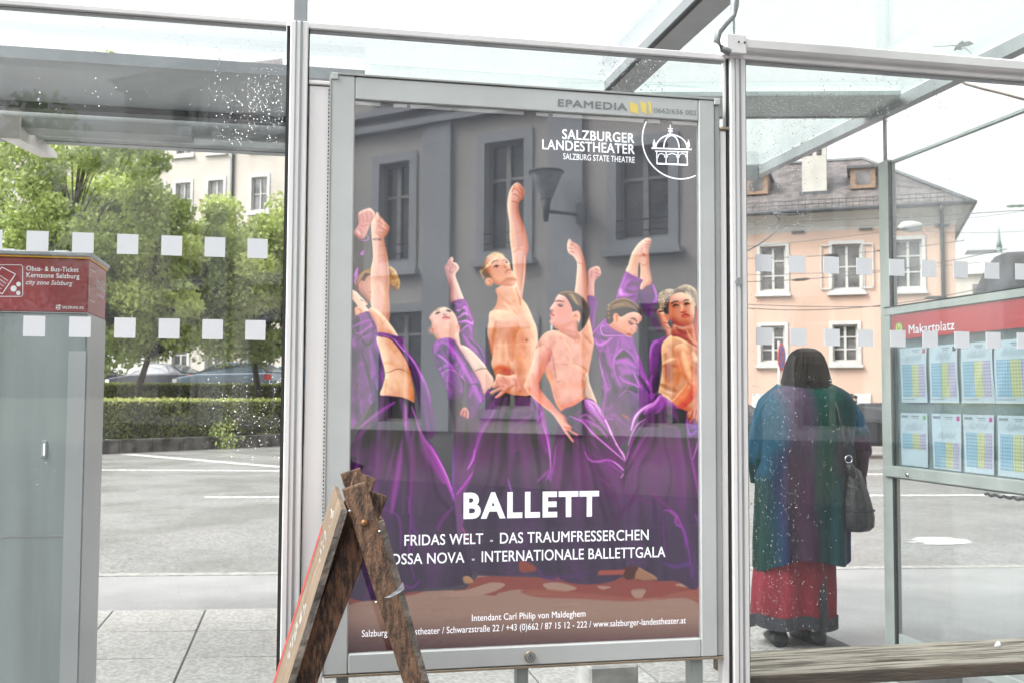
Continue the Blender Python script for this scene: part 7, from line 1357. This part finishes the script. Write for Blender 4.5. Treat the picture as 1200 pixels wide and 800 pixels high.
def bp_(u, v): return a0.lerp(a1, v).lerp(b0.lerp(b1, v), u) + nn2 * .0148
M['redpaint'] = mat('faded_red_paint', (.42, .05, .045), .7, 0, .2, 20); M['whitepaint'] = mat('worn_white_paint', (.42, .40, .37), .7, 0, .2, 20)
mb = MB(); mb.add([bp_(.98, .10), bp_(.84, .10), bp_(.80, .9), bp_(.98, .9)], [(0, 1, 2, 3)]); mb.build('red_stripe', M['redpaint'], bl)
mb = MB()
for k in range(190):
    v = rnd.uniform(.02, .8); u = rnd.uniform(.26, .48) + .06 * math.sin(v * 23) ; 
    if math.sin(v * 26) < -.35: continue
    l_ = rnd.uniform(.003, .010); w_ = rnd.uniform(.05, .16); mb.add([bp_(u, v), bp_(u + w_, v + .004), bp_(u + w_ * .9, v + l_), bp_(u - .02, v + l_ * .8)], [(0, 1, 2, 3)])
mb.build('worn_lettering', M['whitepaint'], bl)['kind'] = 'stuff'
br_, *_r = board((443, 611), (496, 800), (425, 588), (485, 775), 1, 'board', 'right_board')
e0, e1 = _r[0], _r[1]; n3 = _r[4]; mb = MB(); mb.bar(e0 + n3 * .007 - Vector((0, .001, 0)), e1 + n3 * .007 - Vector((0, .001, 0)), .004, .0145, up=n3); mb.build('board_edge', M['boardedge'], br_)
c = at(461, 692, Y=YN - .016); mb = MB(); mb.add([c + Vector(v) for v in ((-.022, -.002, -.014), (-.004, -.004, -.004), (.012, -.003, .008), (.022, .0, .02), (.026, .0, .004), (.010, -.004, -.006), (-.01, -.004, -.014))], [(0, 1, 5, 6), (1, 2, 4, 5), (2, 3, 4)]); mb.build('tape', mat('grey_tape', (.42, .42, .44), .4), ts)
for x, y in ((441, 705), (445, 622), (410, 598)): c = at(x, y, Y=YN - .0125); mb = MB(); mb.tube([c, c - Vector((0, .003, 0))], .003, 8); mb.build('screw_head', M['chrome'], ts)
mb = MB(); c = at(396, 628, Y=2.5); mb.tube([at(390, 631, Y=2.46), at(396, 627, Y=2.45), at(399, 626, Y=2.44)], .0018, 6); mb.build('hook', M['pipe'], ts)

# ================================================================= the woman with her back to us
M['skin'] = mat('skin', (.62, .40, .30), .5, 0, .05, 10); M['hair'] = mat('dark_brown_hair', (.05, .033, .024), .38, 0, .4, 6, .25, 30, stretch=(26, 26, 1.2))
M['leather'] = mat('black_leather', (.012, .013, .016), .42, 0, .2, 20, .15, 50); M['redcloth'] = mat('red_cotton', (.165, .004, .014), .8, 0, .15, 6, .1, 40, stretch=(3, 3, .6)); M['blackcloth'] = mat('black_trim', (.02, .022, .028), .8, 0, .2, 8, .1)
WY = 5.5
def W(px, py, dy=0): return at(px, py, Y=WY + dy)
pw0 = W(931, 755); wo_ = empty('person', (pw0.x, WY, 0)); tag(wo_, 'woman seen from behind in a colour-panelled coat and long red skirt', 'person')
cx0 = W(936, 600).x
def skinbody(name, pts, edges, rad, m, parent, sub=2):
    me = bpy.data.meshes.new(name); me.from_pydata([tuple(p) for p in pts], edges, []); o = link(name, me, parent); md = o.modifiers.new('skin', 'SKIN'); s_ = o.modifiers.new('sub', 'SUBSURF'); s_.levels = s_.render_levels = sub
    for i, r_ in enumerate(rad): me.skin_vertices[0].data[i].radius = (r_, r_) if not isinstance(r_, tuple) else r_
    me.skin_vertices[0].data[0].use_root = True; me.materials.append(m); return o
x = pw0.x; hx = W(943, 430).x
J = [(x, WY, .92), (x + .01, WY, 1.15), (hx - .01, WY, 1.36), (hx, WY, 1.46), (hx, WY - .01, 1.58), (x - .10, WY, .85), (x - .09, WY, .5), (x - .09, WY + .02, .1), (x + .12, WY, .85), (x + .11, WY, .5), (x + .10, WY + .02, .1),
     (hx - .19, WY, 1.36), (hx - .27, WY + .02, 1.1), (hx - .24, WY + .16, .95), (hx + .19, WY, 1.36), (hx + .31, WY + .02, 1.12), (hx + .27, WY + .2, 1.0)]
skinbody('body', J, [(0, 1), (1, 2), (2, 3), (3, 4), (0, 5), (5, 6), (6, 7), (0, 8), (8, 9), (9, 10), (2, 11), (11, 12), (12, 13), (2, 14), (14, 15), (15, 16)], [.15, .14, .12, .05, .085, .09, .06, .045, .09, .06, .045, .055, .045, .035, .055, .045, .035], M['skin'], wo_)
for sg in (-1, 1):   # hands held in front, hidden by the coat
    b_ = Vector(J[13] if sg < 0 else J[16]); pts = [b_, b_ + Vector((-sg * .03, .05, .0))]; ed = [(0, 1)]; rd = [.032, .036]
    for k in range(4): i = len(pts); o_f = Vector((-sg * (.02 + .02 * k), .085, .012 - .012 * k)); pts += [b_ + o_f, b_ + o_f + Vector((-sg * .012, .035, -.01))]; ed += [(1, i), (i, i + 1)]; rd += [.0095, .0085 - .0004 * k]
    i = len(pts); pts += [b_ + Vector((-sg * .01, .06, .035)), b_ + Vector((-sg * .02, .09, .045))]; ed += [(1, i), (i, i + 1)]; rd += [.011, .009]
    skinbody('hand', pts, ed, rd, M['skin'], wo_, 1)
mb = MB()      # skirt
def ring(cx, cy, rx, ry, z, n=64, fold=0, ph=0, k=9): return [Vector((cx + rx * math.cos(a) * (1 + fold * math.sin(k * a + ph)), cy + ry * math.sin(a) * (1 + fold * math.sin(k * a + ph)), z(a) if callable(z) else z)) for a in [2 * math.pi * i / n for i in range(n)]]
pxz = lambda py: W(930, py).z
sc1 = [(600, 935, 44), (650, 932, 48), (690, 931, 50), (715, 930.5, 50), (730, 930, 49)]
rg2 = []
for py, cxp, hwp in sc1:
    c = W(cxp, py); rg2.append(ring(c.x, WY, hwp * .00486, hwp * .0036, c.z, 64, .02 + (py - 600) * .0002, 1))
mb.loft(rg2, caps=False); mb.build('skirt', M['redcloth'], wo_)
mb = MB(); rr2 = []
for py, dz in ((719, 0), (727, 1), (734, 2)):
    c = W(930.5, py); rr2.append([p + Vector((0, 0, -.02 * math.sin(i * .098 + .6) - .01 * math.sin(i * .5))) for i, p in enumerate(ring(c.x, WY, 51.5 * .00486, 51.5 * .0037, c.z, 64, .045, 1))])
mb.loft(rr2, caps=False); mb.build('skirt_hem', M['blackcloth'], wo_)
mb = MB(); c0 = W(966, 668, -.19); c1 = W(967, 738, -.19); 
for k in range(6):
    z0_ = c0.z + (c1.z - c0.z) * k / 6; z1_ = c0.z + (c1.z - c0.z) * (k + 1) / 6; mb.add([(c0.x - .022, WY - .172 - .005 * k, z0_), (c0.x + .03, WY - .150 - .005 * k, z0_), (c0.x + .03, WY - .155 - .005 * k, z1_), (c0.x - .03, WY - .178 - .005 * k, z1_)], [(0, 1, 2, 3)])
mb.build('skirt_slit', M['blackcloth'], wo_)
for bx_p, by_p, rot in ((911, 752, .25), (953, 756, -.15)):
    c = W(bx_p, by_p); mb = MB(); f_ = Vector((math.sin(rot), math.cos(rot), 0))
    rs = []
    for k, (d, w_, h_) in enumerate(((-.075, .035, .06), (-.06, .052, .09), (-.02, .057, .1), (.04, .058, .09), (.10, .058, .07), (.16, .05, .05), (.19, .02, .02))):
        cc = Vector((c.x, WY, 0)) + f_ * d; sx_ = Vector((f_.y, -f_.x, 0)); rs.append([cc + sx_ * w_ * math.cos(a) + Vector((0, 0, .004 + h_ * (.5 + .5 * math.sin(a)) * (1.0))) for a in [2 * math.pi * i / 14 for i in range(14)]])
    mb.loft(rs); mb.tube([(c.x, WY - .01, .05), (c.x, WY - .0, .16), (c.x, WY, .30)], [.048, .043, .05], 14); mb.build('boot', M['leather'], wo_)
# coat: one lofted garment, dyed in vertical panels
def coat_mat():
    m = bpy.data.materials.new('panelled_coat_cloth'); m.use_nodes = True; nt = m.node_tree; b = nt.nodes['Principled BSDF']; a = N(nt, 'ShaderNodeAttribute', attribute_name='dye'); tc = N(nt, 'ShaderNodeTexCoord')
    mp = N(nt, 'ShaderNodeMapping'); mp.inputs['Scale'].default_value = (14, 14, 1.6); nt.links.new(tc.outputs['Object'], mp.inputs[0]); nz = N(nt, 'ShaderNodeTexNoise'); nz.inputs['Scale'].default_value = 1; nz.inputs['Detail'].default_value = 5; nt.links.new(mp.outputs[0], nz.inputs[0])
    mr = N(nt, 'ShaderNodeMapRange'); mr.inputs[3].default_value = .6; mr.inputs[4].default_value = 1.4; nt.links.new(nz.outputs[0], mr.inputs[0]); mx = N(nt, 'ShaderNodeMix', data_type='RGBA', blend_type='MULTIPLY'); mx.inputs[0].default_value = 1
    nt.links.new(a.outputs['Color'], mx.inputs[6]); nt.links.new(mr.outputs[0], mx.inputs[7]); nt.links.new(mx.outputs[2], b.inputs['Base Color']); b.inputs['Roughness'].default_value = .65; b.inputs['Specular IOR Level'].default_value = .12
    bp = N(nt, 'ShaderNodeBump'); bp.inputs['Strength'].default_value = .35; bp.inputs['Distance'].default_value = .03; nt.links.new(nz.outputs[0], bp.inputs['Height']); nt.links.new(bp.outputs[0], b.inputs['Normal']); return m
M['coat'] = coat_mat()
DY = dict(yoke_reflection=(.075, .05, .085), blue=(.006, .055, .095), navy=(.004, .014, .05), plum=(.040, .018, .036), violet=(.036, .024, .048), green=(.005, .060, .045), teal=(.004, .040, .046), dgreen=(.004, .026, .02), black=(.005, .006, .010), purple=(.04, .012, .042), sky=(.012, .07, .13))  # the palest violet paints the glass reflection into the upper back
def dyed(mb_, name, fn, parent):
    o = mb_.build(name, M['coat'], parent); me = o.data; ca = me.color_attributes.new('dye', 'FLOAT_COLOR', 'POINT')
    for i, v in enumerate(me.vertices): ca.data[i].color = (*fn(v.co), 1)
    return o
sec = [(449, 945, 14, .05), (452, 945, 34, .10), (458, 945, 47, .14), (468, 945, 57, .17), (485, 944, 62, .185), (510, 942, 60, .19), (540, 941, 59, .19), (570, 940, 58, .19), (600, 939, 58, .195), (630, 938, 58, .2), (655, 938, 58, .2)]
rings = []
for py, cxp, hwp, dep in sec:
    c = W(cxp, py); fo = .0 if py < 470 else (py - 470) / 190 * .05
    rings.append([Vector((c.x + hwp * .00486 * math.copysign(abs(math.cos(a)) ** .85, math.cos(a)) * (1 + fo * .4 * math.sin(11 * a)), WY - .01 + dep * math.sin(a) * (1 + fo * 1.6 * math.sin(11 * a + .8) + fo * math.sin(5 * a)), c.z + (.03 * math.sin(a * 3 + 1) + .02 * math.cos(a) if py > 650 else 0))) for a in [2 * math.pi * i / 120 for i in range(120)]])
mb = MB(); fine = []
for A_, B_ in zip(rings, rings[1:]):
    for k in range(4): fine.append([p.lerp(q_, k / 4) for p, q_ in zip(A_, B_)])
fine.append(rings[-1]); mb.loft(fine, caps=False)
cxm = W(945, 500).x
def dye(co):
    acc = Vector((0, 0, 0))
    for k in range(-3, 4): acc += Vector(dye1(Vector((co.x + k * .009, co.y, co.z + k * .012))))
    return tuple(acc / 7)
def dye1(co):
    u = (co.x - W(938, 520).x) / (60 * .00486); z = co.z; w_ = .03 * math.sin(z * 9)
    if z > 1.22: lo_, hi_ = -.62, .0
    u2 = u + w_
    if u2 < -.78: return DY['blue'] if z > .95 else DY['dgreen'] if math.sin(co.x * 40) > 0 else DY['teal']
    if u2 < -.58: return DY['navy'] if z < 1.12 else DY['blue']
    if u2 < -.22: return DY['plum'] if z < 1.1 else DY['violet'] if z < 1.18 else DY['yoke_reflection']
    if u2 < -.02: return DY['purple'] if z < 1.0 else DY['violet'] if z < 1.15 else DY['yoke_reflection']
    if u2 < .40: return DY['green'] if z > .85 else DY['teal']
    if u2 < .62: return DY['teal'] if z < 1.0 else DY['green'] if z > 1.2 else DY['violet']
    return DY['navy'] if z < 1.15 else DY['teal']
coat = dyed(mb, 'coat', dye, wo_)
def sleeve(pts, rad, fn, flat=.8):
    P_ = [W(a, b_, c_) for a, b_, c_ in pts]; mb = MB(); rs = []
    n = 40; F_ = []
    for i in range(len(P_) - 1):
        for k in range(5): F_.append((P_[i].lerp(P_[i + 1], k / 5), rad[i] + (rad[i + 1] - rad[i]) * k / 5))
    F_.append((P_[-1], rad[-1]))
    for i, (p, r_) in enumerate(F_):
        d = (F_[min(i + 1, len(F_) - 1)][0] - F_[max(0, i - 1)][0]).normalized(); x_ = d.cross(Vector((0, 1, 0))).normalized(); y_ = x_.cross(d)
        rs.append([p + x_ * r_ * math.cos(a) * (1 + .06 * math.sin(7 * a + i * .25)) + y_ * r_ * flat * math.sin(a) * (1 + .08 * math.sin(5 * a + i * .3)) for a in [2 * math.pi * k / n for k in range(n)]])
    mb.loft(rs, caps=True); return dyed(mb, 'sleeve', fn, wo_)
sleeve([(966, 462, 0), (982, 474, 0), (994, 495, .0), (1003, 515, .01), (1008, 533, .05)], [.08, .095, .098, .085, .072], lambda co: DY['sky'] if co.z > 1.22 and co.x > W(985, 500).x else DY['purple'] if co.z < 1.19 else DY['teal'])
sleeve([(1004, 528, .03), (1004, 545, .02), (1003, 560, .03), (1006, 572, .04)], [.075, .07, .06, .05], lambda co: DY['black'] if co.x < W(1006, 540).x else DY['plum'])
sleeve([(922, 462, 0), (905, 478, .0), (895, 505, .0), (890, 535, .02), (893, 560, .08)], [.08, .09, .082, .075, .07], lambda co: DY['blue'] if co.z > 1.05 else DY['teal'])
mb = MB(); rs = []     # hair, a bob
for py, hwp, dp in ((407.5, 3, .02), (409, 10, .05), (412.5, 15.5, .075), (418, 19.5, .092), (427, 23, .105), (438, 26, .112), (447, 28.5, .115), (451.5, 27.5, .11)):
    c = W(942.5, py); rs.append([Vector((c.x + hwp * .00486 * math.cos(a) * (1 + .015 * math.sin(23 * a)), WY - .02 + dp * math.sin(a) * (1 + .03 * math.sin(23 * a)), c.z + (.012 * math.sin(9 * a) if py > 450 else 0))) for a in [2 * math.pi * i / 96 for i in range(96)]])
ff2 = []
for A_, B_ in zip(rs, rs[1:]):
    for k in range(3): ff2.append([p.lerp(q_, k / 3) for p, q_ in zip(A_, B_)])
ff2.append(rs[-1]); mb.loft(ff2); hair_o = mb.build('hair', M['hair'], wo_)
mb = MB()
for k in range(420):
    a = rnd.uniform(math.pi * 1.0, math.pi * 2.0) if rnd.random() < .8 else rnd.uniform(-.3, 3.5); a2 = a + rnd.uniform(-.12, .12); j0 = rnd.randint(0, 2); w_ = rnd.uniform(.0015, .0035); o_ = rnd.uniform(1.005, 1.05); L2 = []
    for j in range(j0, len(rs)):
        cc = sum((p for p in rs[j]), Vector()) / len(rs[j]); t_ = a + (a2 - a) * j / 8; p = rs[j][int(t_ / 6.28319 * 96) % 96]; q_ = cc + (p - cc) * o_; q_.z = p.z - (.02 * rnd.random() if j == len(rs) - 1 else 0); L2.append(q_)
    for p, q_ in zip(L2, L2[1:]): mb.add([p - Vector((w_, 0, 0)), p + Vector((w_, 0, 0)), q_ + Vector((w_, 0, 0)), q_ - Vector((w_, 0, 0))], [(0, 1, 2, 3)])
hs_ = mb.build('hair_strands', mat('hair_strand', (.075, .05, .04), .35, 0, .3, 60, 0, stretch=(60, 60, 1), col2=(.015, .012, .012), thr=(.42, .6)), wo_); hs_['kind'] = 'stuff'
mb = MB(); fcx = W(942.5, 436); rs = []      # the head under the hair: face turned to the road
for k in range(9):
    t_ = k / 8; z = fcx.z - .10 + .23 * t_; r_ = .075 * math.sin(math.pi * (.12 + .8 * t_)) ; rs.append([Vector((fcx.x + r_ * math.cos(a), WY + .035 + r_ * 1.15 * math.sin(a), z)) for a in [2 * math.pi * i / 20 for i in range(20)]])
mb.loft(rs); hd2 = mb.build('head', M['skin'], wo_)
mb = MB(); fz = fcx.z; mb.tube([(fcx.x, WY + .115, fz + .04), (fcx.x, WY + .14, fz + .0), (fcx.x, WY + .12, fz - .012)], [.008, .014, .012], 8); mb.build('nose', M['skin'], hd2)
for sg in (-1, 1): mb = MB(); mb.tube([(fcx.x + sg * .03, WY + .105, fz + .035), (fcx.x + sg * .03, WY + .118, fz + .035)], [.013, .006], 8); mb.build('eye', M['white'], hd2)
mb = MB(); mb.tube([(fcx.x - .024, WY + .105, fz - .045), (fcx.x, WY + .122, fz - .042), (fcx.x + .024, WY + .105, fz - .045)], [.004, .008, .004], 6); mb.build('mouth', M['redcloth'], hd2)
# handbag on her right side
hbg = empty('handbag', W(1004, 620)); tag(hbg, 'black leather bucket handbag hanging from the woman\'s right shoulder', 'handbag')
mb = MB(); rs = []
for py, cxp, hw_, dp in ((548, 999, 5, .02), (551, 1000, 8, .04), (560, 1001, 10, .055), (575, 1002.5, 14, .07), (590, 1004, 17, .08), (605, 1005, 19.5, .085), (616, 1005, 19, .08), (621, 1004, 15, .06), (622.5, 1004, 6, .03)):
    c = W(cxp, py, -.17); rs.append([Vector((c.x + hw_ * .00475 * math.cos(a) * (1 + .03 * math.sin(8 * a)), WY - .17 + dp * math.sin(a) * (1 + .04 * math.sin(7 * a)), c.z)) for a in [2 * math.pi * i / 40 for i in range(40)]])
mb.loft(rs); mb.build('bag_body', M['leather'], hbg)
mb = MB(); c = W(1005, 598, -.17); mb.tube([(c.x + .094 * math.cos(a), WY - .17 + .088 * math.sin(a), W(1005, 597, -.17).z) for a in [2 * math.pi * k / 30 for k in range(31)]], .0035, 5, caps=False); mb.tube([W(1003, 552, -.24), W(1004, 575, -.25), W(1005, 597, -.256)], .003, 5); mb.build('seam', M['blackcloth'], hbg)
mb = MB(); mb.tube([W(a, b_, c_) for a, b_, c_ in ((973, 454, -.02), (977, 462, -.14), (982, 480, -.20), (986, 500, -.215), (991, 522, -.22), (994, 532, -.22))], .0085, 6); mb.tube([W(a, b_, c_) for a, b_, c_ in ((973, 454, .02), (986, 470, -.12), (993, 500, -.17), (1001, 528, -.19), (1003, 545, -.19))], .006, 6); mb.build('strap', M['leather'], hbg)
mb = MB(); c = W(994.5, 537.5, -.225); mb.tube([c + Vector((.021 * math.cos(a), 0, .021 * math.sin(a))) for a in [2 * math.pi * k / 24 for k in range(25)]], .0042, 8, caps=False); mb.build('ring', M['chrome'], hbg)
mb = MB(); mb.tube([W(995, 543, -.225), W(997, 549, -.22), W(999, 556, -.22)], [.018, .026, .02], 8); mb.build('tab', M['leather'], hbg)
# distant passer-by beside the black car
pq = face(1002, 480, 31, -.12); ps = empty('person', pq); tag(ps, 'distant passer-by in a dark jacket beside the black car', 'person'); x, y = pq[0], pq[1]; hz = at(1002, 464, D=31).z
J = [(x, y, .85), (x, y, 1.1), (x, y, hz - .34), (x, y, hz - .2), (x - .02, y, hz - .06), (x - .1, y, .45), (x - .12, y + .05, -.08), (x + .1, y, .45), (x + .12, y - .05, -.08), (x - .2, y, hz - .36), (x - .28, y, 1.05), (x - .22, y - .1, .85), (x + .2, y, hz - .36), (x + .28, y, 1.05), (x + .24, y - .1, .85)]
skinbody('body', J, [(0, 1), (1, 2), (2, 3), (3, 4), (0, 5), (5, 6), (0, 7), (7, 8), (2, 9), (9, 10), (10, 11), (2, 12), (12, 13), (13, 14)], [.15, .15, .15, .06, .1, .09, .06, .09, .06, .08, .06, .04, .08, .06, .04], mat('navy_clothes', (.02, .022, .035), .8), ps, 1)
mb = MB(); mb.tube([(x - .02, y, hz - .17), (x - .02, y, hz - .1), (x - .02, y, hz - .02)], [.06, .085, .07], 10); mb.build('face', M['skin'], ps); mb = MB(); mb.tube([(x - .02, y, hz - .05), (x - .02, y, hz + .02), (x - .02, y, hz + .04)], [.1, .085, .03], 10); mb.build('hair', M['hair'], ps)

# ================================================================= rain drops on the panes
def drops(name, regs, y, seed, rmax=.0022):
    rg_ = random.Random(seed); mb = MB(); n = 7
    for (xa, xb, ya, yb, cnt, sz) in regs:
        for _ in range(cnt):
            px, py = rg_.uniform(xa, xb), rg_.uniform(ya, yb)
            
            p = at(px, py, Y=y); r_ = .8 * sz * (.35 + rg_.random() ** 3 * 1.1); h_ = r_ * .55; e = 1 + .5 * rg_.random()
            ang = [2 * math.pi * k / n for k in range(n)]
            vs = [(p.x + r_ * math.cos(a), y, p.z + r_ * e * math.sin(a)) for a in ang] + [(p.x + .62 * r_ * math.cos(a), y - h_ * .75, p.z - r_ * .08 + .62 * r_ * e * math.sin(a)) for a in ang] + [(p.x, y - h_, p.z - r_ * .1)]
            mb.add(vs, [(k, (k + 1) % n, n + (k + 1) % n, n + k) for k in range(n)] + [(n + k, n + (k + 1) % n, 2 * n) for k in range(n)] + [tuple(range(n))[::-1]], 0, True)
    o = mb.build(name, M['drop'], sh); o['kind'] = 'stuff'; return o
drops('rain_drops', [(250, 331, 55, 170, 420, .0017), (290, 331, 80, 150, 300, .0018), (0, 331, 5, 130, 300, .0013), (240, 330, 440, 540, 330, .0016), (120, 330, 200, 720, 420, .0010), (0, 330, 480, 700, 90, .0012)], YW + .0299, 1)
drops('rain_drops', [(880, 960, 110, 270, 900, .0019), (875, 1040, 110, 140, 900, .0021), (960, 1110, 92, 145, 700, .0021), (880, 935, 450, 740, 620, .0018), (880, 985, 440, 745, 600, .0016), (880, 1030, 440, 745, 300, .0013), (876, 935, 180, 440, 420, .0013), (1040, 1120, 195, 280, 420, .0017), (875, 1200, 80, 760, 700, .0012), (1150, 1195, 210, 230, 12, .0015)], YW + .0299, 2)
drops('rain_drops', [(700, 780, 62, 112, 620, .0022), (362, 850, 45, 100, 360, .0013), (820, 852, 60, 120, 90, .0016), (362, 390, 40, 95, 60, .0015)], YW + .0519, 3)
